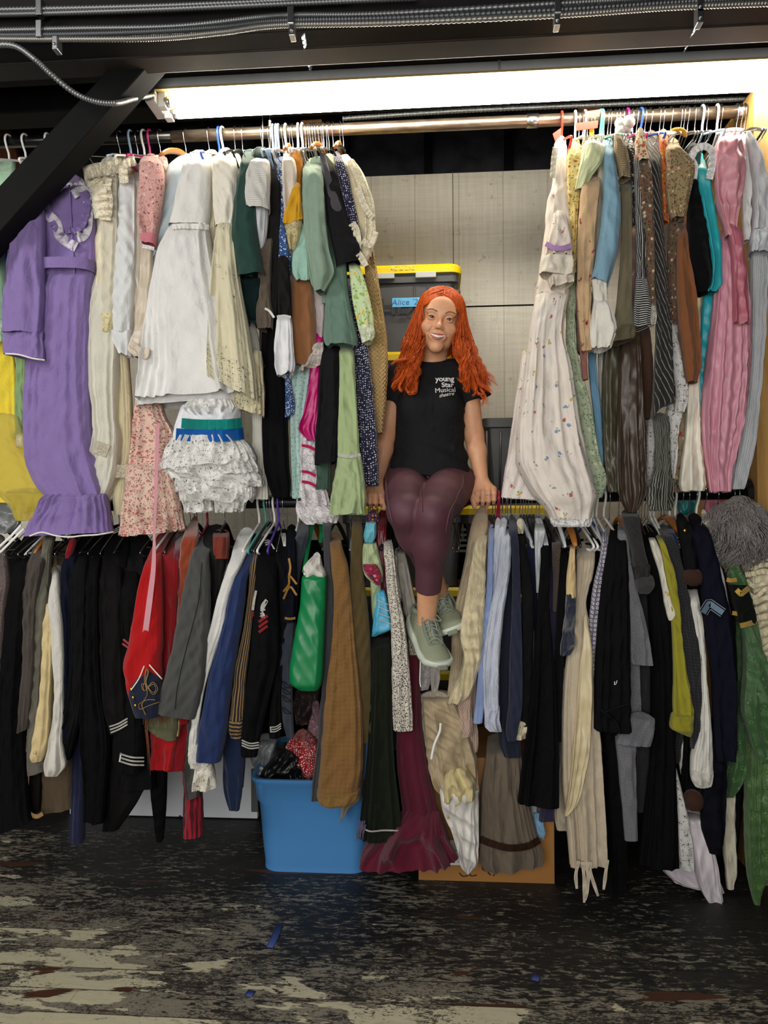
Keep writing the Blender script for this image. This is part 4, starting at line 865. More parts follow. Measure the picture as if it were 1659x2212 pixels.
# ================================================================ upper rail, right group
wg, wgp = g('gown', 'dress', 'long ivory gown sprigged with tiny flowers, flounced sleeve and bulging frilled hem', [
    ('bodice', F('sprig', '#ecdfd0', '#9fae92', ['#dcb96a', '#cf7a82', '#9fb0cc'], s=.62), -.17, '300 1202 1222,318 1196 1224,360 1196 1226,410 1190 1228,440 1180 1228,500 1176 1232,580 1164 1232,650 1154 1228', {'thf': .05, 'folds': 3, 'amp': .004, 'ramp': .2}),
    ('skirt', F('sprig', '#ebe1d6', '#93a68a', ['#d9b052', '#c9606c', '#8396c4'], s=.7), -.20, '640 1156 1228,716 1143 1216,806 1130 1233,880 1120 1243,940 1112 1254,1000 1112 1268,1040 1128 1280,1070 1146 1286,1100 1174 1280,1122 1186 1276', {'N': 144, 'thf': .09, 'folds': 6, 'amp': .011}),
    ('back_panel', F('sprig', '#e6dcd4', '#93a68a', ['#d9b052', '#c9606c', '#8396c4'], s=.7), -.12, '760 1128 1200,860 1112 1200,960 1098 1200,1030 1088 1200,1074 1082 1195 1082', {'N': 96, 'thf': .05, 'folds': 5, 'amp': .008}),
    ('sleeve', F('sprig', '#ecdfd0', '#9fae92', ['#dcb96a', '#cf7a82', '#9fb0cc'], s=.62), -.26, '462 1196 1222,490 1190 1228,520 1182 1234,556 1176 1236', {'folds': 5, 'amp': .006}),
    ('sleeve_flounce', F('plain', '#e6dccb'), -.262, '552 1172 1236,572 1166 1240,592 1163 1241 600', {'folds': 6, 'amp': .006}), ('sleeve_flounce', F('plain', '#e3d8c6'), -.25, '592 1190 1240,612 1182 1240,622 1186 1240 612', {'folds': 5, 'amp': .005}),
    ('hem_frill', F('eyelet', '#ecebea'), -.205, '1116 1186 1277,1128 1188 1276,1137 1194 1272', {'N': 128, 'thf': .09, 'folds': 17, 'amp': .006, 'env': .8})], 1213, 'r', hl='long ivory sprigged gown')
ribbon('lilac_ribbon', [(1179, 526), (1194, 534), (1214, 536), (1234, 530)], 11, F('satin', '#c79ad6'), wg, y=-.31)
for pts in ([(1200, 318), (1196, 350), (1194, 384)], [(1190, 600), (1204, 606), (1216, 620)]): ribbon('lace_frill', pts, 12, LACEC, wg, y=-.24, wave=.006, wfreq=12)
def sale_tag(pts, y, lab):
    A = U(np.array([p[0] for p in pts]), np.array([p[1] for p in pts]), y); B = A+np.array([0, .002, 0]); V = np.concatenate([A, B])
    return tag(mesh('sale_tag', V, [(3, 2, 1, 0), (4, 5, 6, 7), (0, 1, 5, 4), (1, 2, 6, 5), (2, 3, 7, 6), (3, 0, 4, 7)], S('red_card', '#e2331a', .5), smooth=False), lab, 'tag', 'red tags on the hangers')
sale_tag([(1194, 289), (1212, 276), (1211, 294), (1199, 304)], -.05, 'small red card tag on the red hanger of the ivory gown')
sale_tag([(1259, 252), (1270, 240), (1298, 236), (1295, 252)], -.07, 'curled red card tag sitting above the rail')
sale_tag([(1243, 266), (1292, 260), (1291, 276), (1245, 282)], -.07, 'long red card tag below the curled one on a white hanger')
p = U(1278, 284, -.06); o = MB().box((p[0]-.008, p[1]-.001, p[2]-.014), (p[0]+.008, p[1]+.001, p[2]+.012)).build('size_tag', S('yellow_card', '#e8b821', .5)); tag(o, 'tiny yellow card tag under the long red tag', 'tag')
g('dress', 'dress', 'sage green floral dress whose skirt bulges right of the ivory gown', [('skirt', F('floral', '#b9c3a4', '#6f8a72', ['#8ea58c', '#d8dcc0'], s=.7), -.14, '560 1218 1246,640 1222 1244,734 1222 1243,803 1225 1257,882 1235 1277,987 1250 1295,1040 1262 1310,1075 1270 1300', {'N': 96, 'thf': .06, 'folds': 5, 'amp': .008})], 1242, 'W', hl='sage green floral dress beside the ivory gown')
g('dress', 'dress', 'yellow and ochre floral dress right behind the ivory gown bodice', [('body', F('floral', '#d9c47a', '#8a6a2e', ['#a03c34', '#efe3b0', '#b98c34'], s=.6), -.20, '306 1232 1252,330 1226 1258,380 1224 1256,440 1226 1250,500 1228 1246,590 1230 1244', {'folds': 4, 'amp': .004})], 1258, 'w')
g('shawl', 'shawl', 'pale lime lace shawl draped over the tan floral dress', [('drape', F('brocade', '#dbe0ae', '#c4cd8c', s=.6), -.23, '306 1262 1290,322 1256 1304,350 1252 1300,380 1246 1280,410 1240 1262', {'folds': 4, 'amp': .006})], 1268, 'w')
tf, tfp = g('dress', 'dress', 'tan dress with dark red flower sprigs and long narrow sleeve', [('sleeve', F('sprig', '#c9a982', '#8d4a44', ['#8d2f38', '#a34a4a'], s=.75), -.235, '362 1268 1292,400 1256 1296,460 1250 1291,540 1246 1286,620 1245 1278,700 1250 1276,758 1256 1278', {'thf': .045, 'folds': 3, 'amp': .005}),
    ('skirt', F('floral', '#7d7a5e', '#4a4a38', ['#9c5a48', '#b8a878'], s=.6), -.12, '420 1228 1262,520 1226 1256,640 1240 1262,760 1245 1268', {'folds': 3})], 1276, 'w', hl='tan sprigged dress')
g('blouse', 'blouse', 'dusty rose blouse cuff hanging left of the tan sprigged sleeve', [('sleeve', F('plain', '#a06a62'), -.19, '600 1244 1262,650 1244 1262,690 1246 1266,760 1252 1268,820 1258 1270', {'folds': 3})], 1282, 'w')
bs, bsp = g('dress', 'dress', 'dusty blue linen dress sleeve ending in a white gathered frill', [
    ('sleeve', F('plain', '#82a9bd'), -.245, '300 1308 1322,330 1304 1326,390 1302 1334,440 1300 1340,500 1294 1339,560 1284 1331,604 1275 1314 620', {'thf': .045, 'folds': 2, 'amp': .004}),
    ('white_cuff', F('plain', '#e2ddd2'), -.24, '602 1277 1312,630 1279 1311,655 1281 1311', {'folds': 6, 'amp': .004}), ('frill', F('plain', '#e9e5da'), -.245, '648 1282 1311,680 1276 1324,715 1272 1331,752 1276 1320', {'folds': 7, 'amp': .010, 'env': .4}),
    ('skirt', F('plain', '#6f9dbb'), -.11, '640 1274 1300,780 1270 1288,900 1282 1298,1000 1292 1306,1060 1298 1310', {'folds': 3})], 1296, 't', hl='dusty blue linen dress')
g('blouse', 'blouse', 'cream blouse panel between the tan sleeve and dusty blue sleeve', [('body', F('plain', '#ddd6c3'), -.18, '300 1288 1308,350 1290 1310,450 1288 1306,560 1282 1300,660 1276 1292', {'folds': 3})], 1304, 'w')
g('dress', 'dress', 'black and white chequered skirt showing as a thin strip', [('skirt', F('check', '#d9d5cc', '#161616', s=.7), -.10, '700 1290 1304,800 1292 1306,900 1296 1306,940 1298 1308', {'folds': 2})], 1312, 'w')
ol, olp = g('coat', 'coat', 'olive brown coat with ribbed cord collar and turned back cuff', [
    ('sleeve', F('plain', '#6d654e'), -.235, '380 1336 1362,440 1342 1364,520 1342 1364,600 1336 1364,680 1328 1366,712 1320 1368', {'thf': .045, 'folds': 3, 'amp': .005}),
    ('cuff', F('plain', '#5c5440'), -.245, '702 1319 1370,722 1317 1370,742 1316 1366 734', {'folds': 2}), ('cord_collar', F('hstripe', '#b7a27c', '#5f4f38', s=.45), -.24, '296 1326 1342,320 1326 1352,350 1330 1358,386 1338 1362', {'folds': 3}),
    ('skirt', F('satin', '#4f4a38'), -.12, '700 1310 1346,800 1300 1340,900 1298 1338,1000 1302 1340,1062 1310 1342', {'folds': 5, 'amp': .008})], 1318, 'w', hl='olive brown coat')
g('dress', 'dress', 'mauve satin dress strip behind the olive coat sleeve', [('body', F('satin', '#a78680'), -.16, '500 1362 1376,560 1362 1376,620 1358 1372,690 1354 1368', {'folds': 2})], 1328, 'w')
g('blouse', 'blouse', 'black blouse with white floral print behind the striped sleeve', [('body', F('floral', '#2a292c', '#c9c4bb', s=.6), -.19, '300 1342 1366,340 1348 1372,400 1362 1376,480 1366 1380', {'folds': 2})], 1354, 'm')
st, stp = g('blouse', 'blouse', 'black and white striped blouse with gathered horizontal striped cuff', [('sleeve', F('stripe', '#17161a', '#d9d6d0', s=.55, r=.28), -.235, '310 1368 1380,380 1370 1384,460 1372 1390,540 1374 1395,606 1374 1396', {'folds': 3}),
    ('cuff', F('hstripe', '#17161a', '#cfccc6', s=.6, r=.35), -.24, '600 1374 1396,640 1370 1402,680 1366 1404,706 1366 1402', {'folds': 4, 'amp': .005})], 1366, 'w', hl='black and white striped blouse')
PAIS = F('floral', '#6b5745', '#2e2620', ['#b08a66', '#8a3b30', '#cdb99a'], s=.5)
pr, prp = g('dress', 'dress', 'brown paisley floral dress with cream neck frill and lace cuff', [('sleeve', PAIS, -.23, '318 1372 1396,340 1372 1402,400 1374 1408,480 1380 1412,560 1392 1414,650 1398 1414,700 1402 1416', {'thf': .04, 'folds': 3, 'amp': .005}),
    ('collar', F('floral', '#d9cba8', '#b44a30', ['#c2552e', '#8a7a5a'], s=.7), -.235, '284 1376 1390,310 1372 1396,350 1372 1400', {'folds': 4}), ('cuff', F('lace', '#c9c3b6'), -.235, '660 1402 1416,690 1402 1417,702 1404 1416', {})], 1383, 'B', hl='brown paisley dress with neck frill')
cr = MB(); p0 = U(1349, 272, -.1)
for k in range(7): cr.ball(p0+np.array([random.uniform(-.022, .022), random.uniform(-.02, .02), random.uniform(-.016, .016)]), .018, 10)
tag(cr.build('scrunchie', F('plain', '#efeae0'), smooth=True), 'white ruffled scrunchie hooked below the magenta hanger', 'scrunchie')
mb = MB(); p0 = U(1464, 288, -.16)
for k in range(14):
    a = math.pi*k/13; mb.ball(p0+np.array([-.024*math.cos(a), 0, .014*math.sin(a)-.004]), .0075, 8, (.7, 1, 1.5))
tag(mb.build('scrunchie', F('plain', '#cf9a34'), smooth=True), 'gold ochre scrunchie on the hanger above the paisley blouse', 'scrunchie')
g('dress', 'dress', 'long black chalk striped coat dress hanging straight in the right group', [('body', F('dstripe', '#252322', '#8a857c', s=1.1, r=.16), -.225, '288 1398 1418,320 1396 1426,400 1402 1426,480 1408 1432,560 1413 1437,640 1416 1443,720 1416 1450,800 1412 1453,870 1408 1456,905 1408 1420 880', {'N': 96, 'thf': .05, 'folds': 3, 'amp': .006}),
    ('hem_point', F('stripe', '#2a2a28', '#8f9184', s=.7, r=.35), -.19, '900 1408 1445,940 1414 1446,1000 1415 1448,1040 1404 1452,1080 1395 1455,1102 1402 1450', {'N': 112, 'folds': 9, 'amp': .008})], 1392, 'w', hl='black chalk striped coat dress')
g('blouse', 'blouse', 'orange and red print blouse strip left of the paisley blouse', [('body', F('floral', '#d77a3c', '#8c2f22', ['#b33325', '#e2b06a'], s=.5), -.19, '286 1424 1442,330 1424 1444,400 1428 1444,480 1432 1446', {'folds': 2})], 1404, 'c')
pb, pbp = g('blouse', 'blouse', 'puffed brown and green paisley blouse gathered at the waist', [('bodice', F('floral', '#9a8460', '#4c3d28', ['#7c4a34', '#c4b184', '#6e7450'], s=.5), -.235, '304 1440 1462,325 1438 1470,356 1440 1496,380 1438 1496,420 1440 1490,450 1444 1484,472 1452 1478', {'thf': .055, 'folds': 4, 'amp': .006}),
    ('skirt', PAIS, -.18, '465 1446 1476,520 1442 1474,600 1440 1466,700 1444 1464', {'folds': 3})], 1448, 'w', hl='puffed paisley blouse')
g('dress', 'dress', 'rust brown cotton dress sleeve in the right group', [('sleeve', F('plain', '#84512e'), -.215, '470 1466 1484,540 1462 1488,600 1460 1498,680 1462 1508,760 1472 1512,800 1478 1513,826 1484 1506', {'thf': .045, 'folds': 4, 'amp': .006})], 1470, 'w')
g('blouse', 'blouse', 'white eyelet blouse hanging low between the striped coat and rust sleeve', [('body', F('eyelet', '#e4e3e0', r=.3), -.16, '640 1444 1456,720 1446 1462,800 1452 1478,860 1456 1486,890 1456 1478', {'folds': 4}), ('lower', F('eyelet', '#e6e5e2', r=.5), -.13, '870 1440 1478,940 1434 1464,1000 1432 1462,1032 1440 1458', {'folds': 5})], 1476, 'w', hl='white eyelet blouse')
g('dress', 'dress', 'red and olive rose print skirt glimpsed low beside the ivory satin', [('skirt', F('floral', '#94826a', '#4d4030', ['#b0303a', '#8f2a30', '#c9b48c'], s=.8), -.10, '720 1462 1486,880 1456 1484,1000 1452 1480,1062 1448 1478', {'folds': 3})], 1484, 'w')
bb, bbp = g('bodice', 'bodice', 'black velvet bodice with net shoulder left of the turquoise satin', [('body', F('velvet', '#0d0d10'), -.21, '360 1490 1506,420 1488 1512,480 1484 1524,560 1484 1534,605 1486 1538,634 1500 1530', {'thf': .045, 'folds': 2, 'amp': .003}), ('net_shoulder', F('sheer', '#26262a', r=.8), -.20, '316 1486 1508,335 1480 1514,365 1486 1512', {'folds': 4})], 1500, 'w', hl='black velvet bodice')
tq, tqp = g('dress', 'dress', 'turquoise satin dress with white lace collar curving past the black bodice', [('sleeve', F('satin', '#1fa3ac'), -.215, '334 1496 1518,370 1500 1526,430 1510 1540,500 1522 1552,570 1530 1560,612 1528 1559,630 1526 1546', {'thf': .04, 'folds': 2, 'amp': .005}), ('skirt', F('satin', '#21a9b8'), -.15, '620 1518 1546,720 1512 1536,800 1508 1526,900 1502 1520,1060 1498 1518', {'folds': 3})], 1516, 'l', hl='turquoise satin dress')
for pts in ([(1492, 342), (1504, 322), (1524, 316), (1544, 330)], [(1494, 345), (1500, 360), (1498, 386)], [(1540, 330), (1538, 360), (1532, 386)]): ribbon('lace_collar', pts, 16, LACEW, tq, y=-.26, wave=.007, wfreq=12)
g('dress', 'dress', 'ivory satin sheath ending in a fishtail bulge right above the lower rail', [('skirt', F('satin', '#e5dfcd'), -.16, '640 1490 1512,820 1486 1510,900 1482 1512,960 1476 1514,1010 1468 1520,1045 1464 1523,1060 1468 1520', {'N': 80, 'thf': .05, 'folds': 3, 'amp': .004})], 1526, 'w')
rs, rsp = g('gown', 'dress', 'rose pink satin gown with crumpled bodice and dangling sleeve', [
    ('bodice', F('satin', '#cf8d98'), -.235, '288 1556 1592,310 1546 1602,350 1542 1606,400 1542 1604,440 1546 1598,480 1562 1592,510 1568 1596', {'thf': .06, 'folds': 4, 'amp': .011, 'wr': .005}),
    ('sleeve', F('satin', '#b86676'), -.24, '490 1572 1598,560 1580 1608,640 1582 1614,700 1582 1618', {'thf': .03, 'folds': 3, 'amp': .009}),
    ('skirt', F('satin', '#cb8c9c'), -.18, '500 1556 1596,560 1546 1604,680 1534 1616,800 1520 1614,900 1513 1604,960 1516 1592,1020 1526 1578,1062 1532 1576', {'N': 128, 'thf': .07, 'folds': 6, 'amp': .010})], 1548, 'W', hl='rose pink satin gown')
g('gown', 'dress', 'pale grey ruched gown with frilled cuff at the right end of the upper rail', [('body', F('stripe', '#ccced2', '#b0b3b8', s=.5), -.17, '296 1608 1628,330 1612 1640,420 1618 1652,560 1620 1655,700 1620 1652,820 1614 1644,950 1592 1630,1056 1576 1606', {'N': 80, 'thf': .05, 'folds': 5, 'amp': .007}),
    ('sleeve', F('plain', '#d3d4d7'), -.215, '290 1610 1626,340 1618 1646,420 1626 1658,500 1624 1662', {'folds': 3}), ('cuff_frill', F('satin', '#c9cbd0'), -.22, '494 1626 1660,515 1620 1664,546 1618 1660', {'folds': 8, 'amp': .009, 'env': .6})], 1608, 'b', hl='pale grey ruched gown')
g('blouse', 'blouse', 'white puffed blouse tucked between the pink gown and grey gown', [('body', F('plain', '#efeeec'), -.19, '292 1586 1612,330 1596 1622,400 1600 1624,450 1604 1622,520 1606 1620', {'folds': 3, 'amp': .005})], 1590, 'w')
g('gown', 'dress', 'dark brown taffeta gown with bunched sheen over the lower rail', [('skirt', F('satin', '#43352a'), -.17, '700 1346 1380,760 1338 1384,860 1334 1390,960 1330 1394,1020 1330 1396,1060 1332 1396,1085 1342 1386,1106 1354 1372', {'N': 128, 'thf': .065, 'folds': 6, 'amp': .011})], 1338, 'w')
g('dress', 'dress', 'chocolate brown skirt strip between the taffeta gown and the striped coat', [('skirt', F('plain', '#4b3325'), -.13, '700 1378 1402,800 1384 1410,904 1394 1404', {'folds': 2})], 1346, 'w')
g('dress', 'dress', 'white dotted skirt low behind the grey striped hem', [('skirt', F('dots', '#e2e0dc', '#9a9a96', s=.8), -.10, '820 1400 1420,920 1396 1420,1000 1392 1418,1056 1392 1408', {'folds': 3})], 1432, 'w')
# bare hooks crowded on the rail
for px, k in ((524, 'b'), (612, 'w'), (700, 'w'), (1250, 'w'), (1262, 'W'), (1300, 't'), (1374, 'w'), (1424, 'w'), (1556, 'c'), (1600, 'w')): hanger(px, 'u', k, None)['label'] = f"{HLAB[k]} hanger hook crowded on the upper rail"
# ================================================================ lower rail, left to right
def gl(*a, **k): k['rail'] = 'l'; return g(*a, **k)
BK = [F('plain', c) for c in ('#121214', '#17171a', '#0e0f13', '#1a1819')]
NAVY = F('plain', '#171c30'); DKNAVY = F('plain', '#0f1220')
R_ = {'ramp': .2, 'top': 0.0}
def rr(**k): d = dict(R_); d.update(k); return d
gl('jacket', 'jacket', 'pink and grey houndstooth tweed jacket at the far left edge of the lower rail', [('sleeve', F('tweed', '#8c7a76', '#2c2628'), -.20, '1160 -30 10,1210 -40 16,1260 -40 22,1300 -45 16,1420 -45 8,1560 -45 4,1700 -45 0', rr())], 4, 'b', hl='houndstooth tweed jacket')
gl('coat', 'coat', 'long black coat at the left end reaching nearly to the floor', [('body', BK[0], -.19, '1150 60 90,1180 42 80,1230 32 74,1300 20 66,1400 10 60,1500 2 54,1600 -4 58,1700 0 62,1760 2 68,1794 4 72 1770', rr(N=96, thf=.05, folds=4))], 66, 'w', hl='long black coat at the left end')
gl('jacket', 'jacket', 'dark brown grey jacket with buttoned cuff left of the olive blouse', [('sleeve', F('plain', '#4b433e'), -.225, '1150 92 112,1180 76 106,1220 64 96,1260 56 86,1340 53 78,1420 52 76,1480 48 72,1540 42 66,1582 40 62 1572', rr())] + [('body', F('plain', '#3a332f'), -.12, '1150 96 116,1240 74 110,1400 62 90,1560 46 70,1600 44 66', rr())], 100, 'b', hl='dark brown grey jacket')
gl('blouse', 'blouse', 'olive grey blouse with puffed gathered sleeve and frilled hem', [('shoulder', F('plain', '#6d6a5d'), -.20, '1144 104 122,1180 94 112,1220 90 108,1276 86 104', rr()), ('sleeve', F('plain', '#69665a'), -.21, '1268 88 102,1290 81 104,1350 78 98,1400 72 94,1480 68 88,1560 64 86,1620 61 88', {'folds': 4, 'amp': .006}), ('frilled_hem', F('plain', '#66625a'), -.2, '1600 62 92,1640 64 102,1672 66 106 1660', {'folds': 8, 'amp': .008})], 114, 'w', hl='olive grey blouse')
yc_, ycp = gl('shirt', 'shirt', 'yellowed cream shirt with hanging sleeve and single cuff button', [('sleeve', F('plain', '#dcc794'), -.235, '1270 106 116,1320 100 116,1380 93 115,1440 92 113,1500 86 110,1560 79 108,1600 73 104,1630 69 98,1643 72 92', {'folds': 4, 'amp': .006}), ('body', F('plain', '#d9c08c'), -.14, '1180 112 124,1300 106 120,1450 104 122,1600 90 116', rr())], 126, 'c', hl='yellowed cream shirt')
button('cuff_button', (75, 1626), .006, S('bone_button', '#c9b486', .4), yc_, ycp[0])
gl('shirt', 'shirt', 'white crumpled shirt with frayed cuff beside the yellowed cream shirt', [('sleeve', F('plain', '#dcd9d0'), -.24, '1214 117 121,1250 112 126,1300 108 131,1360 112 136,1420 116 138,1480 119 137,1540 118 137,1590 110 134,1630 104 138,1655 101 142,1673 102 128', {'ramp': .1, 'folds': 4, 'amp': .007}), ('body', F('plain', '#cfccc4'), -.16, '1190 118 128,1320 118 136,1500 122 140,1640 110 142', rr())], 130, 'w', hl='white crumpled shirt')
gl('coat', 'coat', 'brown wool coat hem with tan binding low behind the cream shirts', [('body', F('tweed', '#6b5a45', '#574836'), -.08, '1180 90 150,1400 70 160,1600 60 162,1690 86 158,1755 84 162 1742', {'folds': 3}), ('lining_panel', F('plain', '#2b2523'), -.12, '1560 58 90,1660 60 90,1752 62 86', {'folds': 2})], 138, 'o', hl='brown wool coat with tan binding')
ribbon('tan_binding', [(60, 1590), (58, 1680), (55, 1730), (62, 1755), (78, 1764), (92, 1758)], 9, F('velvet', '#a57e42'), bpy.data.objects['coat.001'], y=-.19, wave=.001)
gl('jacket', 'jacket', 'navy blue jacket just right of the white crumpled shirt', [('sleeve', NAVY, -.215, '1150 160 182,1180 150 176,1215 138 166,1260 134 158,1340 133 156,1440 135 156,1540 134 152,1604 124 150', rr()), ('red_facing', F('plain', '#8c1420'), -.20, '1165 150 164,1190 146 158,1208 142 150', {})], 168, 'w', hl='navy blue jacket')
gl('trousers', 'trousers', 'navy trousers leg hanging almost to the floor at left', [('leg', F('plain', '#1a2140'), -.11, '1200 150 190,1500 158 188,1650 160 184,1750 156 180,1818 152 180', rr(folds=3))], 186, 'w')
for i, (lab, r, hp) in enumerate((('first black jacket right of the navy jacket, cuff hanging low', '1150 176 200,1200 162 192,1260 156 190,1360 156 186,1460 152 184,1540 140 180,1600 128 164,1640 134 152', 192), ('black jacket second from the navy jacket with narrow shoulder', '1145 196 228,1190 188 222,1240 184 216,1360 182 216,1480 180 222,1600 180 240,1700 186 232,1770 186 226', 206),
    ('long black tailcoat behind the sailor jackets', '1150 226 262,1250 214 262,1400 200 268,1600 200 292,1660 216 330,1720 232 305,1790 225 258', 232))):
    gl('jacket', 'jacket', lab, [('body', BK[i+1], (-.21, -.20, -.13)[i], r, rr(N=88, thf=.045, folds=4))], hp, 'b', hl=lab)
gl('trousers', 'trousers', 'black trousers leg ending near the floor under the tailcoat', [('leg', F('plain', '#151416'), -.10, '1250 188 226,1600 188 226,1720 190 228,1775 200 228', rr())], 244, 'w')
s1, s1p = gl('jacket', 'jacket', 'black sailor jacket with white undercuff and three white stripes, left of the red tunic', [('body', BK[2], -.15, '1140 236 276,1190 226 282,1260 220 284,1400 216 280,1500 212 280,1560 206 270', rr()), ('sleeve', BK[3], -.235, '1185 226 262,1240 222 266,1340 220 272,1440 222 276,1520 228 280,1562 236 282,1584 240 278 1576', rr(thf=.05))], 258, 'w', hl='black sailor jacket with white undercuff')
for i in range(3): ribbon('white_stripe', [(236+i*1.5, 1570+i*6.5), (256, 1563+i*6.5), (275, 1552+i*6.5)], 3.2, whitetrim, s1, on=s1p[1])
for i in range(3): ribbon('collar_stripe', [(246, 1144+i*4), (256, 1140+i*4), (266, 1142+i*4)], 2, whitetrim, s1, y=-.10)
tag(cloth('undershirt_cuff', '1556 196 232,1570 193 230,1584 202 222', F('plain', '#d8d2c4'), -.19, s1, folds=3, N=40, M=16), 'off white cuff patch')
s2, s2p = gl('jacket', 'jacket', 'black sailor jacket with boxed white cuff stripes and striped collar next to the red tunic', [('body', BK[1], -.16, '1150 280 318,1190 256 318,1260 252 316,1400 260 310,1500 262 312,1600 266 330,1700 250 338', rr()), ('sleeve', BK[0], -.225, '1190 258 300,1260 254 302,1380 258 300,1480 264 304,1560 254 312,1620 250 314,1664 256 308', rr(thf=.05)), ('tail', F('plain', '#0d0d10'), -.10, '1600 325 362,1680 326 360,1750 332 358,1816 340 352', {'folds': 2})], 292, 'b', hl='black sailor jacket with boxed cuff stripes')
for i in range(3): ribbon('white_stripe', [(260, 1629+i*8), (284, 1636+i*8), (311, 1637+i*8)], 3.4, whitetrim, s2, on=s2p[1])
ribbon('white_stripe', [(261, 1627), (258, 1646)], 3, whitetrim, s2, on=s2p[1])
for i in range(3): ribbon('collar_stripe', [(281, 1203-i*5), (289, 1201-i*5), (297, 1209-i*5)], 3, whitetrim, s2, on=s2p[1])
for i in range(2): ribbon('red_chevron', [(266-i*2, 1381+i*9), (278, 1391+i*9)], 4.5, F('plain', '#b31c2a'), s2, on=s2p[1])
# red tunic
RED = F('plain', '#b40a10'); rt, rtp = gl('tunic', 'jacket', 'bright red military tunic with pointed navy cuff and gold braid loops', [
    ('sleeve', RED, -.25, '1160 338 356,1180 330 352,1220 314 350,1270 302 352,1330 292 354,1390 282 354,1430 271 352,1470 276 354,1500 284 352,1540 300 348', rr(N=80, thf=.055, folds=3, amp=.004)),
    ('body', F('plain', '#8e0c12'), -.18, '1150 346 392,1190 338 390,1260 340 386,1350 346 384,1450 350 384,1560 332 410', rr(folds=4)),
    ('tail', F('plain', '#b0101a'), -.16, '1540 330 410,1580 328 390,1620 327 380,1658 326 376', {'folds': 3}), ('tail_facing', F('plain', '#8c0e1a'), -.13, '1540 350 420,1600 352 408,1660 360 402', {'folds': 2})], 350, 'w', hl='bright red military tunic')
nc = cloth('navy_cuff', '1431 316 320,1450 306 332,1468 296 348,1490 284 352,1520 288 351,1545 296 348', F('plain', '#161d36'), -.276, rt, folds=2, amp=.001, wr=.001, thf=.05, N=64, M=32, ramp=.01)
cord('white_piping', [(283, 1491), (300, 1466), (312, 1438), (318, 1431), (326, 1440), (350, 1467)], .0022, whitetrim, rt, on=nc, off=.010)
brd = S('gold_braid', '#8d7440', .5, .4)
for dx in (0, 4): cord('gold_braid', [(316-dx*.5, 1545), (306+dx*.4, 1522), (318, 1500), (312+dx*.6, 1470), (316, 1446+dx*.5), (321-dx*.4, 1452), (316, 1476), (330, 1500-dx), (341-dx, 1488), (330, 1474+dx), (312, 1492), (306+dx, 1478), (318, 1478)], .0013, brd, rt, on=nc, off=.006)
cord('gold_braid', [(336, 1512), (318, 1512), (300, 1522), (304, 1532), (322, 1524), (346, 1516)], .0014, brd, rt, on=nc, off=.006)
for p in ((283, 1489), (287, 1507), (292, 1524)): button('gold_button', p, .005, gold, rt, nc)
gl('jacket', 'jacket', 'deep crimson jacket on a white tubular hanger behind the red tunic', [('sleeve', F('plain', '#8a0d16'), -.20, '1150 360 396,1190 352 392,1240 356 390,1320 358 384,1450 354 380,1560 356 384', rr(folds=3))], 376, 'W', hl='deep crimson jacket')
gl('jacket', 'jacket', 'burgundy velvet jacket between the crimson jacket and rust velvet coat', [('sleeve', F('velvet', '#5e0d22'), -.19, '1150 382 410,1200 378 404,1260 380 402,1340 384 400,1420 382 398', rr())], 392, 'b')
gl('coat', 'coat', 'rust orange velvet coat with standing collar', [('body', F('velvet', '#8d3a1c'), -.20, '1122 414 428,1150 400 430,1185 392 424,1230 388 414,1290 386 406,1380 380 400', rr(folds=3))], 412, 'w', hl='rust orange velvet coat')
gl('trousers', 'trousers', 'crimson and dark red striped trousers leg reaching the floor', [('leg', F('stripe', '#a8122a', '#4a0c18', s=1.9, r=.5), -.10, '1560 388 420,1640 392 428,1700 396 436,1808 398 442 1798', {'folds': 3})], 420, 'w')
gl('trousers', 'trousers', 'dark grey trousers end hanging over the striped crimson leg', [('leg', F('plain', '#454443'), -.16, '1480 410 440,1600 404 430,1680 402 434,1726 406 432 1716', {'folds': 2})], 426, 'b')
gy, gyp = gl('jacket', 'jacket', 'long grey quilted jacket sleeve slanting to the left in front', [('sleeve', F('plain', '#4c4d4c'), -.255, '1148 440 476,1170 426 468,1200 414 452,1260 402 456,1330 388 456,1400 374 452,1460 358 446,1500 346 438,1530 333 424 1550', rr(N=88, thf=.05, folds=3, amp=.004)), ('body', F('plain', '#2c2c2c'), -.18, '1140 444 490,1190 440 490,1300 450 482,1400 444 470', rr())], 448, 'k', hl='long grey quilted jacket')
cord('sleeve_seam', [(436, 1215), (430, 1290), (416, 1350), (400, 1410), (384, 1480), (378, 1532)], .0012, F('plain', '#2c2c2c'), gy, on=gyp[0], off=.001)
gl('cap', 'hat', 'olive green field cap with tan band peeking out below the grey sleeve', [('crown', F('plain', '#64664a'), -.21, '1532 314 380,1550 318 386,1575 326 386,1596 360 382', {'folds': 2}), ('band', F('plain', '#c2a874'), -.205, '1540 376 386,1560 380 389,1590 378 386', {})])
fr = MB()
for k in range(16):
    x = 312+random.uniform(0, 46); fr.tube(U(np.array([x, x+random.uniform(-4, 4), x+random.uniform(-8, 8)]), np.array([1538, 1556, 1570+random.uniform(-10, 14)]), -.262), [.0015, .0014, .0004], 5)
for k in range(5):
    x = 312+random.uniform(-3, 5); fr.tube(U(np.array([x, x+2, x+5, x+8]), np.array([1538, 1580, 1610, 1650+k*6]), -.255), [.0016, .0016, .0012, .0004], 5)
tag(fr.build('hair_piece', F('plain', '#6b3a1e'), smooth=True), 'wisps of auburn hair hanging from under the grey sleeve', 'hairpiece')
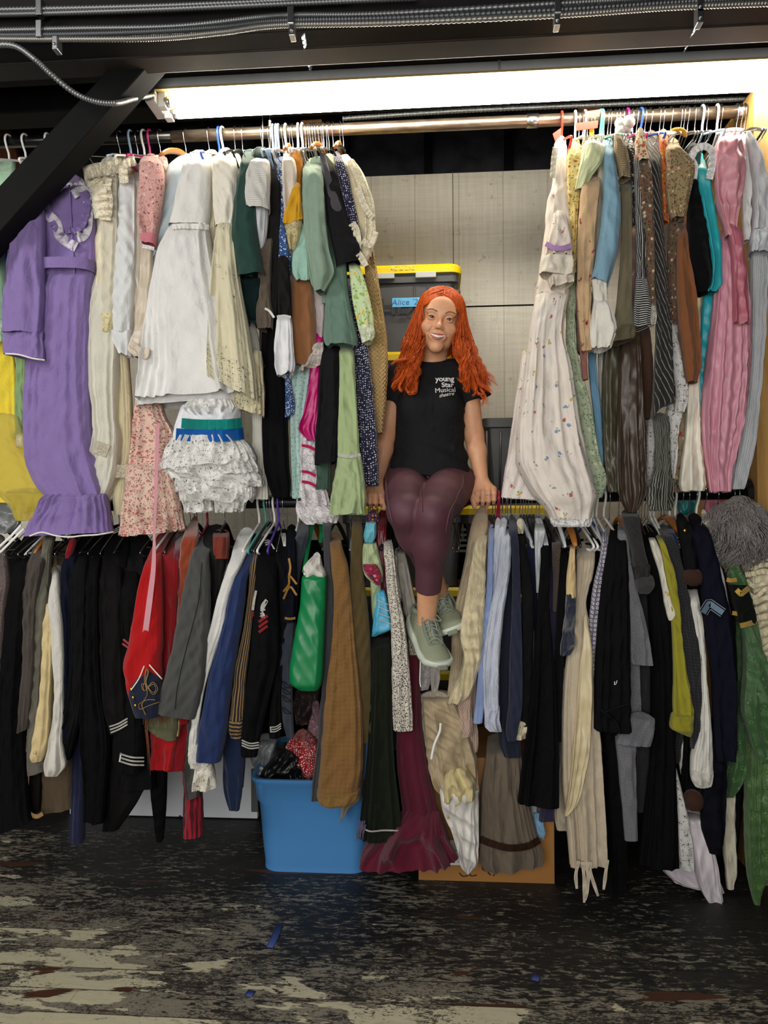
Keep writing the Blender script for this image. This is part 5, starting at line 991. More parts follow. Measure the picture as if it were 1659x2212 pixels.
vs, vsp = gl('waistcoat', 'waistcoat', 'rust and beige colour blocked waistcoat behind the white jacket', [('lower', F('plain', '#a39886'), -.17, '1202 456 494,1260 456 488,1320 456 478,1380 456 470', {'folds': 3, 'thf': .03}), ('rust_yoke', F('plain', '#7a3122'), -.19, '1150 462 496,1180 460 496,1206 457 494', rr(top=-.05))], 486, 'b', hl='rust and beige waistcoat')
wj, wjp = gl('jacket', 'jacket', 'white cotton jacket with long sleeve, ruffled cuff and lace end', [('sleeve', F('plain', '#e1e0dc'), -.25, '1146 520 548,1165 510 544,1195 502 534,1250 484 510,1300 468 494,1350 456 486,1420 438 462,1500 424 440,1570 412 430,1616 408 426', rr(N=80, folds=3, amp=.006)), ('cuff', F('plain', '#dedad0'), -.25, '1606 408 428,1624 408 440,1640 410 456,1656 414 448', {'folds': 5, 'amp': .005}), ('lace_frill', F('eyelet', '#e4dfd0'), -.235, '1648 424 458,1675 420 466,1705 417 470 1698', {'folds': 7, 'amp': .007})], 560, 'W', hl='white cotton jacket')
gl('jacket', 'jacket', 'royal navy blue cotton jacket sleeve right of the white jacket', [('sleeve', F('plain', '#1d2f5c'), -.245, '1160 534 566,1200 520 552,1250 504 536,1310 490 530,1380 474 520,1450 454 508,1520 442 498,1580 432 492,1638 425 478 1642', rr(N=80, thf=.045, folds=3, amp=.004))], 574, 't', hl='royal navy cotton jacket')
gl('coat', 'coat', 'dark blue tailcoat ends dangling low left of the blue tub', [('tail', F('plain', '#182848'), -.14, '1560 486 534,1620 484 530,1700 484 526,1748 496 518', {'folds': 3}), ('side_tail', F('plain', '#14203c'), -.12, '1570 508 530,1640 510 530,1700 500 526', {})], 580, 'b')
gl('jacket', 'jacket', 'gold and aubergine striped jacket with horizontal striped cuff', [('sleeve', F('stripe', '#1d1622', '#8d7244', s=.75, r=.42), -.235, '1165 548 580,1210 542 566,1270 538 552,1340 530 546,1400 518 540,1450 508 534,1555 497 528', rr(folds=3)), ('cuff', F('hstripe', '#1d1622', '#8d7244', s=1.1, r=.45), -.24, '1550 497 527,1575 496 525,1592 500 522', {'folds': 2})], 586, 'w', hl='gold striped jacket')
s3, s3p = gl('jacket', 'jacket', 'black sailor jumper with white eagle and red chevrons on the sleeve', [('sleeve', BK[2], -.245, '1160 568 606,1195 558 604,1250 553 602,1310 550 604,1380 546 606,1440 540 600,1500 532 586,1560 526 572,1612 522 560,1632 524 556', rr(N=80, thf=.05, folds=3, amp=.004)), ('second_sleeve', BK[1], -.20, '1300 530 556,1400 524 552,1500 520 550,1590 522 548', {'folds': 2})], 593, 'W', hl='black sailor jumper with eagle patch')
for i in range(3): ribbon('collar_stripe', [(571+i, 1178+i*0-(2-i)*5), (582+i, 1170-(2-i)*1+i*2), (592+i*.6, 1186+i*0)], 2.4, whitetrim, s3, on=s3p[0])
wt = F('plain', '#e8e5dc'); rd = F('plain', '#b01f2c')
for pts, w in (([(566, 1320), (567, 1308), (576, 1296)], 7), ([(566, 1322), (570, 1312), (577, 1299)], 4), ([(563, 1319), (573, 1317)], 3), ([(562, 1326), (568, 1324), (571, 1330)], 3), ([(562, 1332), (566, 1328)], 2.4), ([(566, 1336), (567, 1326)], 2.4), ([(571, 1334), (569, 1327)], 2.4)): ribbon('eagle_patch', pts, w, wt, s3, on=s3p[0])
for i in range(3): ribbon('red_chevron', [(559, 1344+i*11), (568, 1337+i*11), (578, 1330+i*11)], 6, rd, s3, on=s3p[0])
for pts, w in (([(546, 1318), (549, 1296), (553, 1276)], 5), ([(545, 1318), (548, 1308)], 3)): ribbon('eagle_patch', pts, w, wt, s3, on=s3p[0], off=.007)
for i in range(2): ribbon('red_chevron', [(543, 1328+i*6), (550, 1320+i*6)], 3, rd, s3, on=s3p[1], off=.05)
for i in range(3): ribbon('white_stripe', [(522, 1599+i*5.5), (540, 1606+i*5.5), (559, 1604+i*5.5)], 2.6, wt, s3, on=s3p[0])
for i in range(3): ribbon('white_stripe', [(526, 1549+i*7), (537, 1549+i*7)], 2.6, wt, s3, on=s3p[1], off=.04)
s4, s4p = gl('jacket', 'jacket', 'black sailor jumper with boxed striped cuff beside the slate jacket', [('sleeve', BK[0], -.225, '1150 598 626,1190 596 620,1260 602 622,1340 604 620,1440 596 612,1520 586 608,1570 580 610,1592 582 606', rr(thf=.045))], 602, 'p', hl='black sailor jumper with boxed cuff')
for i in range(3): ribbon('collar_stripe', [(608+i*3.6, 1151), (610+i*3.2, 1164), (613+i*2, 1180)], 2, wt, s4, on=s4p[0])
for i in range(3): ribbon('white_stripe', [(584, 1571+i*5), (596, 1570+i*5), (607, 1563+i*5)], 2.2, wt, s4, on=s4p[0])
ribbon('white_stripe', [(584, 1570), (585, 1582)], 2, wt, s4, on=s4p[0])
g5, g5p = gl('jacket', 'jacket', 'dark navy uniform jacket with gold chevron stripes on the sleeve', [('sleeve', DKNAVY, -.235, '1140 620 640,1180 618 640,1220 614 642,1280 610 642,1342 610 640', rr())], 612, 'w', hl='navy uniform jacket with gold chevrons')
gdt = F('plain', '#b3832e')
for q in ([(612, 1278), (624, 1262), (625, 1244), (641, 1262)], [(612, 1294), (626, 1268), (641, 1286)], [(624, 1206), (627, 1226), (624, 1246)]): ribbon('gold_chevron', q, 4.4, gdt, g5, on=g5p[0])
ribbon('gold_chevron', [(615, 1335), (626, 1337), (638, 1335)], 5, gdt, g5, on=g5p[0])
sl, slp = gl('jacket', 'jacket', 'slate grey officer jacket with black braid scrolls left of the green bag', [('body', F('plain', '#30343e'), -.19, '1118 654 668,1150 644 668,1185 628 662,1230 624 650,1300 620 642,1400 612 640', rr(folds=3)), ('sleeve', F('plain', '#343944'), -.215, '1330 612 636,1420 602 634,1500 606 632,1560 612 634,1591 620 636', {'folds': 2})], 644, 'W', hl='slate grey officer jacket')
for y in (1478, 1492, 1508, 1534): cord('black_scroll', [(628, y+6), (614, y-4), (610, y-6), (616, y+6), (628, y+8)], .0012, BK[0], sl, y=-.25)
# green bag
gb = empty('carrier_bag', UV_(680, 1130, -.02), 'shiny green carrier bag with white fabric inside hanging from a wooden hanger', 'bag')
GB = F('plastic', '#0d7a45', r=.38)
cloth('bag_body', '1244 654 706,1260 652 707,1300 650 706,1360 640 704,1410 632 702,1450 627 700,1474 630 697,1488 648 690', GB, -.23, gb, N=88, thf=.05, folds=3, amp=.0012, wr=.0013, ramp=.01)
ribbon('handle', [(656, 1236), (664, 1190), (674, 1140), (684, 1120), (691, 1128), (694, 1150), (692, 1172)], 8, GB, gb, y=[-.24, -.2, -.12, -.06, -.06, -.1, -.16])
o = cloth('white_fabric', '1201 676 694,1214 664 696,1228 654 702,1246 655 706,1270 658 702', F('plain', '#d9d5cd'), -.215, None, N=64, thf=.045, folds=4, amp=.008, wr=.005, ramp=.01); tag(o, 'white satin cloth sticking out of the green carrier bag', 'cloth')
hanger(676, 'l', 'o', 'green carrier bag'); hanger(650, 'l', 'w', 'slate jacket beside the green bag')
gl('trousers', 'trousers', 'charcoal trousers with straight long leg left of the brown trousers', [('leg', F('plain', '#3b3a3d'), -.20, '1120 696 716,1200 700 718,1290 702 730,1400 702 742,1500 694 722,1600 686 712,1680 676 698,1728 672 690', {'folds': 3, 'ramp': .05, 'top': -.08})], 706, 'b', hl='charcoal trousers')
bt_, btp_ = gl('trousers', 'trousers', 'golden brown wool trousers folded with a turned up cuff', [('leg', F('plaid', '#7d5a30', '#a07a44', s=.5), -.235, '1158 712 736,1172 713 738,1220 716 752,1290 722 760,1380 718 768,1480 706 780,1560 698 786,1640 692 786,1700 687 778,1716 686 776', {'N': 88, 'thf': .05, 'folds': 3, 'amp': .006, 'ramp': .05, 'top': -.12}), ('cuff', F('plaid', '#80602f', '#a07a44', s=.5), -.24, '1702 686 779,1718 686 776,1734 694 758', {'folds': 3, 'thf': .052}), ('back_leg', F('plaid', '#694a26', '#8a6a3c', s=.5), -.16, '1300 740 790,1500 760 792,1620 764 790,1700 760 784', {'folds': 2})], 726, 'b', hl='golden brown wool trousers')
gl('trousers', 'trousers', 'olive green trousers hanging straight beside the silk scarves', [('leg', F('plain', '#524425'), -.215, '1120 762 780,1150 760 784,1220 757 784,1320 756 796,1420 758 802,1520 764 804,1602 776 804', {'folds': 2, 'amp': .004, 'ramp': .05, 'top': -.08})], 768, 'c', hl='olive green trousers')
gl('trousers', 'trousers', 'pale taupe trousers end below the brown trousers cuff', [('leg', F('plain', '#8a8070'), -.15, '1640 740 784,1720 738 782,1776 736 752 1744', {'folds': 3})], 757, 'w')
# silk scarves
SI = F('brocade', '#5ab0c2', '#a9dbe2', s=.5)
gl('scarf', 'scarf', 'turquoise patterned silk scarf tied at the top of the scarf bunch', [('knot', SI, -.20, '1124 790 812,1140 788 814,1160 785 812,1172 788 806', {'folds': 4, 'amp': .005})], 796, 'b', hl='bunch of silk scarves')
gl('scarf', 'scarf', 'pale green silk scarf below the turquoise scarf', [('drape', F('brocade', '#a8b98a', '#cfd6a8', s=.6), -.21, '1164 788 812,1190 783 818,1215 783 824,1240 786 828,1256 800 828', {'folds': 4, 'amp': .005}), ('tail', F('brocade', '#8fa27a', '#b8c498', s=.6), -.20, '1250 800 824,1300 802 822,1340 806 818,1352 812 818', {'folds': 2})])
gl('handkerchief', 'scarf', 'crimson paisley handkerchief poking out of the green silk scarf', [('fold', F('floral', '#8d2440', '#2c1a22', ['#c9365a', '#d98a9a', '#3a2a30'], s=.6), -.235, '1212 784 808,1230 786 820,1250 800 826,1263 812 822', {'folds': 3, 'amp': .005})])
tq_, tqp_ = gl('tie', 'tie', 'sky blue silk tie with diagonal white lines among the scarves', [('blade', F('satin', '#4aa6c9'), -.205, '1262 816 828,1300 812 838,1340 806 845,1360 804 847 1356,1374 803 812', {'folds': 2, 'amp': .002})])
for i in range(4): ribbon('white_line', [(815+i*1, 1296+i*14), (838+i*2, 1306+i*14)], 1.6, wt, tq_, y=-.246)
gl('scarf', 'scarf', 'orange and violet print scarf top under the rail beside her thigh', [('knot', F('floral', '#2a2050', '#c9702a', ['#d98430', '#4a3a8a'], s=.5), -.12, '1108 796 818,1120 790 820,1132 790 818', {'folds': 4, 'amp': .005})])
gl('blouse', 'blouse', 'maroon satin blouse behind the silk scarves', [('body', F('satin', '#6a1326'), -.16, '1108 818 836,1150 812 836,1220 814 840,1300 820 842', rr())], 826, 'b')
gl('skirt', 'skirt', 'very dark green pleated wool skirt with white basting line at hem', [('skirt', F('velvet', '#1f2618'), -.215, '1354 803 842,1450 803 846,1550 798 848,1620 794 852,1700 786 860,1750 780 866,1806 776 871 1812', {'N': 128, 'thf': .05, 'folds': 9, 'amp': .007}), ('upper_back_layer', F('plain', '#15180f'), -.12, '1120 800 830,1300 806 838,1500 800 846', rr())], 806, 'b', hl='very dark green pleated skirt')  # darker back layer carries the skirt up to the rail
DG = [o for o in bpy.data.objects if o.name.startswith('skirt') and o.parent and 'dark green' in o.parent.get('label', '') and 'pleated' in o.parent['label']][-1]
ribbon('basting_line', [(782, 1788), (800, 1796), (830, 1794), (869, 1795)], 3, whitetrim, DG.parent, on=DG)
frg = MB()
for k in range(18):
    x = 778+random.uniform(-3, 14); y0 = 1776+random.uniform(-6, 8); frg.tube(U(np.array([x, x-4, x-6+random.uniform(-4, 4)]), np.array([y0, y0+16, y0+34]), -.27), [.0018, .0015, .0006], 5)
tag(frg.build('fringe', F('plain', '#57506a'), smooth=True), 'grey violet fringe of a shawl below the dark green skirt', 'fringe')
gl('blouse', 'blouse', 'white blouse with tiny black floral print hanging long by her leg', [('sleeve', F('floral', '#dcd6c9', '#2a2624', ['#3a332e', '#57493d'], s=.2, r=.36), -.24, '1158 828 844,1180 828 850,1230 832 856,1280 836 862,1340 842 874,1420 845 884,1500 847 890,1560 849 893,1574 850 893', {'N': 80, 'thf': .045, 'folds': 4, 'amp': .006, 'ramp': .08, 'top': -.08}), ('second_layer', F('floral', '#d3ccbe', '#2a2624', ['#3a332e', '#57493d'], s=.2, r=.36), -.15, '1330 880 915,1390 882 912,1414 884 902', {'folds': 5})], 834, 'b', hl='white blouse with tiny black floral print')
gl('blouse', 'blouse', 'light grey ribbed blouse slanting behind her crossed ankles', [('sleeve', F('stripe', '#b9b4aa', '#a39e94', s=.4), -.13, '1180 856 872,1220 858 882,1270 864 892,1320 872 904,1352 880 910', {'folds': 4, 'ramp': .1, 'top': -.02}), ('lace_front', F('lace', '#cfcac0'), -.10, '1190 852 868,1240 856 874,1290 862 878', {})], 856, 'b', hl='light grey ribbed blouse')
gl('petticoat', 'petticoat', 'grey white lace and crinkle petticoat hanging below the front sneaker', [('lace', F('sheerlace', '#b9b5b4'), -.12, '1380 902 950,1430 904 948,1470 906 932,1488 906 926', {'folds': 6, 'amp': .006}), ('crinkle', F('stripe', '#bdb9b4', '#9b9792', s=.4), -.14, '1420 922 952,1460 928 952,1494 932 946', {'folds': 5})], 872, 'b')
cord('white_string', [(906, 1400), (908, 1430), (907, 1470), (909, 1484)], .002, whitetrim, None, y=-.24)['label'] = 'thin white drawstring dangling beside the front sneaker'
bpy.data.objects['white_string']['category'] = 'string'
mk, mkp = gl('skirt', 'skirt', 'long maroon skirt with wide gathered flounce sweeping the floor', [('skirt', F('plain', '#560f26'), -.16, '1400 878 906,1480 874 908,1580 856 914,1660 858 926,1720 866 940,1764 872 950', {'N': 96, 'thf': .05, 'folds': 5, 'amp': .006, 'ramp': .05}), ('flounce', F('plain', '#5e1029'), -.18, '1750 868 950 1752,1775 840 958 1775,1800 808 968 1795,1825 788 980 1812,1852 778 990 1834', {'N': 176, 'thf': .15, 'folds': 8, 'amp': .020, 'ramp': .3, 'env': .4, 'wr': .004})], 884, 'w', hl='long maroon skirt')
# crumpled pile
KH = F('plain', '#b3a080')
gl('trousers', 'trousers', 'crumpled khaki trousers with white drawstring stuffed in the middle', [('body', KH, -.17, '1498 912 980,1540 912 1000,1580 916 1016,1630 920 1030,1680 930 1036,1716 950 1034', {'N': 112, 'thf': .07, 'folds': 5, 'amp': .012, 'wr': .008, 'ramp': .05, 'top': -.10}), ('upper_bundle', F('plain', '#b5aa98'), -.14, '1500 908 972,1520 906 985,1560 906 990,1600 912 985', {'N': 80, 'folds': 5, 'amp': .01, 'wr': .006})], 962, 'b', hl='crumpled khaki trousers')
cord('drawstring', [(952, 1562), (950, 1580), (940, 1604), (935, 1622), (932, 1640)], .0045, whitetrim, [o for o in bpy.data.objects if 'crumpled khaki' in str(o.get('label', '')) and o.name.startswith('trousers')][0], y=-.28)
gl('shirt', 'shirt', 'pale yellow twisted cloth wedged under the khaki trousers', [('twist', F('plain', '#d0c08e'), -.215, '1640 990 998,1662 966 1012,1690 958 1030,1716 956 1026,1740 958 990,1766 966 976', {'N': 96, 'thf': .05, 'folds': 6, 'amp': .012, 'wr': .006})], 978, 'w')
gl('pillowcase', 'cloth', 'white cotton cloth bag tapering to a point above the cardboard box', [('body', F('plain', '#e3dfd8'), -.19, '1690 948 1034,1710 950 1034,1750 956 1034,1790 974 1034,1830 986 1034,1866 994 1030,1884 1008 1018', {'N': 112, 'thf': .06, 'folds': 4, 'amp': .012, 'wr': .006, 'ramp': .05})], 986, 'w')
# ================================================================ lower rail, right group
lb_, lbp_ = gl('blouse', 'blouse', 'cream crocheted lace blouse with long crinkled sleeve right of her sneakers', [('sleeve', F('brocade', '#d9caa4', '#b9a67c', s=.7), -.235, '1148 1040 1050,1165 1028 1052,1200 1018 1050,1260 1008 1050,1320 998 1047,1370 992 1044,1420 1000 1040,1460 988 1030,1500 972 1016,1516 968 1000', {'N': 96, 'thf': .05, 'folds': 5, 'amp': .009, 'wr': .005, 'ramp': .08, 'top': -.08}), ('body', F('brocade', '#b5a487', '#8d7d62', s=.7), -.15, '1098 1034 1052,1120 1022 1054,1160 1012 1050,1230 1000 1030,1300 985 1016,1350 976 1004,1420 974 1000,1500 966 1000', rr(folds=5))], 1040, 'w', hl='cream crocheted lace blouse')
gl('shirt', 'shirt', 'pink candy striped shirt with buttoned cuff under the cream lace sleeve', [('body', F('stripe', '#c9b4a6', '#a38677', s=.55, r=.6), -.17, '1130 1044 1060,1170 1046 1056,1300 1040 1052,1450 1004 1036,1540 1000 1030,1600 1006 1034,1622 1006 1032', {'folds': 3, 'ramp': .1, 'top': 0.}), ('cuff', F('dstripe', '#cdb7a8', '#a38677', s=.55, r=.6), -.215, '1480 984 1020,1540 990 1020,1575 992 1022,1592 996 1020 1586', {'folds': 3}), ('tail', F('plain', '#b9b5b6'), -.12, '1500 978 1000,1570 982 1000,1614 982 1000 1600', {'folds': 2})], 1052, 'O', hl='pink candy striped shirt')
gl('shirt', 'shirt', 'plain sky blue shirt with long straight sleeve', [('sleeve', F('plain', '#8a9dc9'), -.235, '1140 1056 1068,1180 1054 1066,1260 1051 1065,1340 1044 1060,1420 1036 1054,1500 1028 1048,1560 1022 1042', {'folds': 2, 'ramp': .06, 'top': -.08})], 1064, 'b', hl='plain sky blue shirt')
gl('shirt', 'shirt', 'pale blue grey shirt strip between the sky blue and striped shirts', [('sleeve', F('stripe', '#cdd0da', '#aeb4c4', s=.3), -.22, '1126 1070 1082,1160 1066 1080,1230 1062 1078,1320 1052 1070', {'folds': 3, 'ramp': .06, 'top': -.08})], 1074, 'k', hl='pale blue grey shirt')
gl('shirt', 'shirt', 'blue and white pinstriped shirt with gathered smocked cuff', [('sleeve', F('stripe', '#dcdfe8', '#6f7fa3', s=.3, r=.35), -.245, '1140 1086 1102,1170 1080 1104,1230 1074 1102,1300 1062 1092,1370 1050 1084,1440 1043 1080,1500 1044 1080,1530 1045 1080', {'N': 80, 'thf': .045, 'folds': 4, 'amp': .006, 'ramp': .06, 'top': -.08}), ('cuff', F('hstripe', '#dfe1e8', '#8f9bb8', s=.4), -.245, '1524 1045 1080,1550 1046 1079,1566 1046 1082,1578 1056 1084', {'folds': 7, 'amp': .005})], 1084, 'w', hl='blue and white pinstriped shirt')
gl('shirt', 'shirt', 'white and pale blue striped shirt just behind the pinstriped shirt', [('sleeve', F('stripe', '#d9dde6', '#93a2c0', s=.4, r=.35), -.225, '1126 1080 1096,1160 1074 1092,1230 1068 1088,1320 1056 1076,1420 1044 1060', {'folds': 3, 'ramp': .06, 'top': -.08})], 1092, 'w', hl='white and pale blue striped shirt')
gl('jacket', 'jacket', 'navy blue corduroy jacket with buttoned cuff and rounded hem', [('sleeve', F('plain', '#23293d'), -.235, '1118 1100 1112,1150 1098 1118,1200 1104 1122,1260 1106 1124,1340 1104 1126,1420 1100 1128,1520 1098 1128,1580 1092 1118,1598 1096 1114', {'folds': 2, 'ramp': .08, 'top': -.05, 'thf': .045}), ('body', F('plain', '#1b2133'), -.18, '1130 1094 1114,1220 1092 1112,1340 1086 1112,1440 1080 1110,1540 1074 1120,1600 1076 1126,1632 1088 1126', {'folds': 3, 'ramp': .08, 'top': -.03})], 1112, 'w', hl='navy blue corduroy jacket')
gl('dress', 'dress', 'black dress sleeve with cream lace frill at the cuff', [('sleeve', BK[3], -.22, '1146 1118 1130,1180 1118 1136,1240 1124 1148,1320 1126 1154,1420 1128 1150,1500 1124 1148,1566 1121 1144', {'folds': 2, 'ramp': .06, 'top': -.05}), ('lace_frill', F('lace', '#ddd2b4'), -.222, '1556 1122 1142,1575 1116 1145,1596 1114 1146 1588', {'folds': 7, 'amp': .006}), ('collar', F('plain', '#d9ceb0'), -.16, '1128 1116 1130,1140 1116 1131,1152 1118 1130', {'folds': 5})], 1122, 'c', hl='black dress with cream lace cuff')
taupe_, taupep_ = gl('skirt', 'skirt', 'taupe pleated skirt panels with brown ribbon band near the frayed hem', [('skirt', F('plain', '#6d6152'), -.13, '1590 1052 1120,1640 1046 1128,1700 1038 1136,1760 1036 1150,1810 1034 1164,1850 1034 1174 1842,1874 1044 1172 1862', {'N': 144, 'thf': .06, 'folds': 8, 'amp': .011})], 1102, 'w', hl='taupe pleated skirt')
ribbon('ribbon_band', [(1037, 1812), (1060, 1822), (1100, 1832), (1140, 1828), (1166, 1814)], 15, F('satin', '#4c3429'), taupe_, on=taupep_[0], off=.003)
gl('trousers', 'trousers', 'dark blue trousers narrow strip between the black dress and white scarf', [('leg', F('plain', '#161c3c'), -.16, '1146 1134 1154,1220 1142 1158,1300 1150 1162,1360 1150 1164', {'folds': 2, 'top': -.05})], 1140, 'b')
gl('scarf', 'scarf', 'greyish white satin scarf over a clear hanger clip', [('drape', F('satin', '#c3c7ca'), -.20, '1128 1156 1172,1150 1154 1178,1180 1154 1172,1230 1156 1168,1280 1158 1166', {'folds': 3, 'amp': .005})], 1158, 'c', hl='greyish white satin scarf')
gl('dress', 'dress', 'long black flared skirt hanging straight in the right lower group', [('skirt', F('plain', '#0f0f12'), -.225, '1160 1168 1186,1240 1166 1188,1310 1160 1186,1400 1154 1194,1500 1144 1200,1600 1132 1204,1680 1122 1206,1728 1116 1206 1738', {'N': 112, 'thf': .05, 'folds': 5, 'amp': .007, 'ramp': .06, 'top': -.05})], 1178, 'b', hl='long black flared skirt')
gl('skirt', 'skirt', 'dark violet skirt strip right of the long black flared skirt', [('skirt', F('plain', '#2d2745'), -.17, '1168 1184 1194,1300 1186 1200,1500 1192 1208,1650 1176 1210,1770 1162 1196', {'folds': 2})], 1188, 'w')
gl('skirt', 'skirt', 'brown tweed skirt top clipped on a clear hanger', [('skirt', F('tweed', '#5d5044', '#30282a'), -.20, '1158 1192 1212,1200 1192 1210,1260 1194 1206,1320 1194 1202', {'folds': 1})], 1200, 'c')
gl('glove', 'glove', 'pale blue crumpled glove hanging just above the cardboard box', [('palm', F('plain', '#8bb9dc'), -.12, '1748 1152 1172,1775 1153 1174,1796 1156 1178,1806 1162 1176', {'folds': 4, 'amp': .006, 'wr': .004}), ('finger', F('plain', '#86b4d8'), -.12, '1798 1166 1174,1812 1170 1176', {'N': 20, 'M': 10})])
gl('slip', 'slip', 'pale grey slip hem beside the blue glove', [('hem', F('plain', '#b9bcc2'), -.10, '1700 1144 1164,1762 1146 1160', {'N': 40, 'M': 16})])
gl('dress', 'dress', 'black velvet dress on a wooden hanger left of the navy ruched top', [('body', F('velvet', '#131316'), -.19, '1190 1208 1226,1240 1204 1226,1340 1200 1220,1460 1196 1216,1600 1196 1214', rr(top=-.02))], 1218, 'o', hl='black velvet dress')
nr, nrp = gl('top', 'top', 'cream halter strap over a navy ruched velvet sleeve', [('strap', F('plain', '#dcc08e'), -.235, '1176 1232 1242,1210 1228 1242,1250 1223 1244,1292 1221 1244', {'folds': 2, 'ramp': .1}), ('ruched_sleeve', F('velvet', '#1c2438'), -.235, '1286 1222 1243,1320 1220 1243,1360 1215 1242,1400 1210 1240,1414 1210 1232', {'folds': 2, 'wr': .006})], 1230, 'b', hl='cream and navy halter top')
ln, lnp = gl('tunic', 'dress', 'long oatmeal linen tunic with fringe ties at the hem and satin edged opening', [('body', F('plain', '#c4b59d'), -.20, '1176 1246 1286,1230 1244 1282,1300 1240 1266,1340 1236 1272,1400 1226 1282,1480 1216 1282,1580 1212 1296,1680 1212 1304,1780 1222 1310,1864 1228 1314 1858', {'N': 112, 'thf': .06, 'folds': 6, 'amp': .008, 'ramp': .06, 'top': -.05}), ('side_panel', F('plain', '#bfb19a'), -.13, '1450 1208 1240,1600 1206 1240,1760 1196 1236,1790 1202 1232', {'folds': 3})], 1242, 'W', hl='long oatmeal linen tunic')
cloth('satin_flap', '1336 1262 1268,1380 1258 1276,1440 1250 1281,1520 1244 1280,1600 1236 1276,1680 1228 1262,1740 1220 1244,1760 1218 1226', F('satin', '#d3c39d'), -.25, ln, N=64, thf=.02, folds=3, amp=.004)
for pts in ([(1250, 1860), (1244, 1890), (1246, 1920)], [(1258, 1862), (1262, 1900), (1262, 1950)], [(1262, 1862), (1270, 1890), (1268, 1925), (1264, 1945)], [(1270, 1862), (1280, 1900), (1292, 1936)], [(1276, 1862), (1272, 1890), (1270, 1912)], [(1312, 1858), (1308, 1890), (1304, 1922)]): ribbon('tie', pts, 8, F('plain', '#cdbfa8'), ln, y=-.25, wave=.003, wfreq=30, taper=[1, .8, 1, .6])
for px, k in ((1256, 'b'), (1264, 'W'), (1272, 'B'), (1280, 'W'), (1288, 'W'), (1250, 'W')): hanger(px, 'l', k, None)['label'] = f"{HLAB[k]} hanger in the white hanger cluster right of the ivory gown hem"
gl('tie', 'tie', 'wide mauve grey tie fabric with small white ring dots', [('drape', F('rings', '#756f80', '#e2dfe4', s=.6), -.225, '1146 1300 1312,1180 1298 1314,1210 1294 1310,1250 1284 1306,1300 1276 1302,1350 1272 1294,1410 1271 1288,1472 1276 1282', {'folds': 2, 'amp': .004, 'ramp': .06, 'top': -.08})], 1304, 'W', hl='mauve grey ring dotted tie')
cp_, cpp_ = gl('cape', 'coat', 'long black cape with tied cord in front of the grey tweed coat', [('body', BK[0], -.24, '1140 1318 1346,1180 1312 1352,1250 1300 1356,1350 1290 1358,1450 1284 1360,1530 1282 1362,1572 1281 1363 1578', {'N': 96, 'thf': .05, 'folds': 4, 'amp': .006, 'ramp': .08, 'top': -.05}), ('under_skirt', F('plain', '#0c0c0f'), -.17, '1560 1300 1345,1700 1308 1352,1850 1316 1356,1920 1322 1352', {'folds': 3})], 1316, 'w', hl='long black cape')
cord('tie_cord', [(1294, 1530), (1312, 1544), (1330, 1560), (1340, 1584)], .004, BK[1], cp_, on=cpp_[0], off=.006); cord('tie_cord', [(1308, 1538), (1334, 1528), (1360, 1520)], .004, BK[1], cp_, on=cpp_[0], off=.006)
cord('white_stitch', [(1328, 1472), (1327, 1479), (1331, 1477), (1333, 1470)], .0012, whitetrim, cp_, on=cpp_[0])
TW = F('tweed', '#8b8b90', '#4c4c52', s=.8)
gl('coat', 'coat', 'light grey tweed coat with wide flared sleeve and turned cuff', [('sleeve', TW, -.235, '1136 1334 1354,1160 1334 1356,1200 1340 1360,1260 1348 1372,1320 1352 1388,1380 1356 1400,1430 1360 1408 1436', {'folds': 2, 'ramp': .06, 'top': -.08, 'thf': .045}), ('body', TW, -.19, '1400 1352 1380,1500 1354 1382,1545 1350 1384', {'folds': 3}), ('cuff', TW, -.235, '1542 1360 1414 1552,1570 1340 1412 1580,1604 1330 1404 1610', {'folds': 2, 'thf': .025, 'amp': .003}), ('tail', TW, -.20, '1590 1328 1372,1660 1334 1374,1740 1342 1376,1812 1348 1376', {'folds': 2})], 1336, 'o', hl='light grey tweed coat')
gl('coat', 'coat', 'charcoal tweed coat with black fur trimmed flared cuff', [('sleeve', F('tweed', '#3a3838', '#232224'), -.245, '1106 1342 1376,1140 1346 1384,1180 1358 1392,1222 1362 1402', {'folds': 2, 'ramp': .1, 'top': -.08, 'thf': .05}), ('fur_trim', F('fur', '#151314', '#050505'), -.25, '1218 1362 1402,1236 1368 1404,1250 1370 1400', {'folds': 9, 'amp': .006}), ('flared_cuff', F('tweed', '#4a4849', '#2a292b'), -.25, '1244 1372 1410,1262 1372 1412,1280 1376 1402', {'folds': 3}), ('body', F('tweed', '#2a2a2c', '#1a1a1c'), -.16, '1260 1376 1410,1400 1378 1412,1500 1376 1414,1620 1374 1410,1750 1374 1408', {'folds': 2})], 1356, 'w', hl='charcoal tweed coat with fur cuff')
gl('gown', 'dress', 'long plain black gown in the middle of the right lower group', [('skirt', F('plain', '#0b0b0e'), -.20, '1140 1386 1416,1220 1392 1432,1320 1400 1444,1440 1404 1454,1600 1404 1456,1740 1390 1458,1860 1378 1462 1868', {'N': 104, 'thf': .05, 'folds': 5, 'amp': .007, 'ramp': .06, 'top': -.05})], 1374, 'b', hl='long plain black gown')
gl('scarf', 'scarf', 'white scarf with faint yellow print left of the chartreuse blouse', [('drape', F('sprig', '#ddd8c9', '#c9a94a', ['#d3a93a', '#c98a4a'], s=.7), -.24, '1158 1400 1412,1190 1408 1426,1240 1424 1436,1300 1434 1450,1326 1440 1458,1338 1444 1452', {'folds': 3, 'ramp': .06, 'top': -.1})], 1404, 'W', hl='white scarf with yellow print')
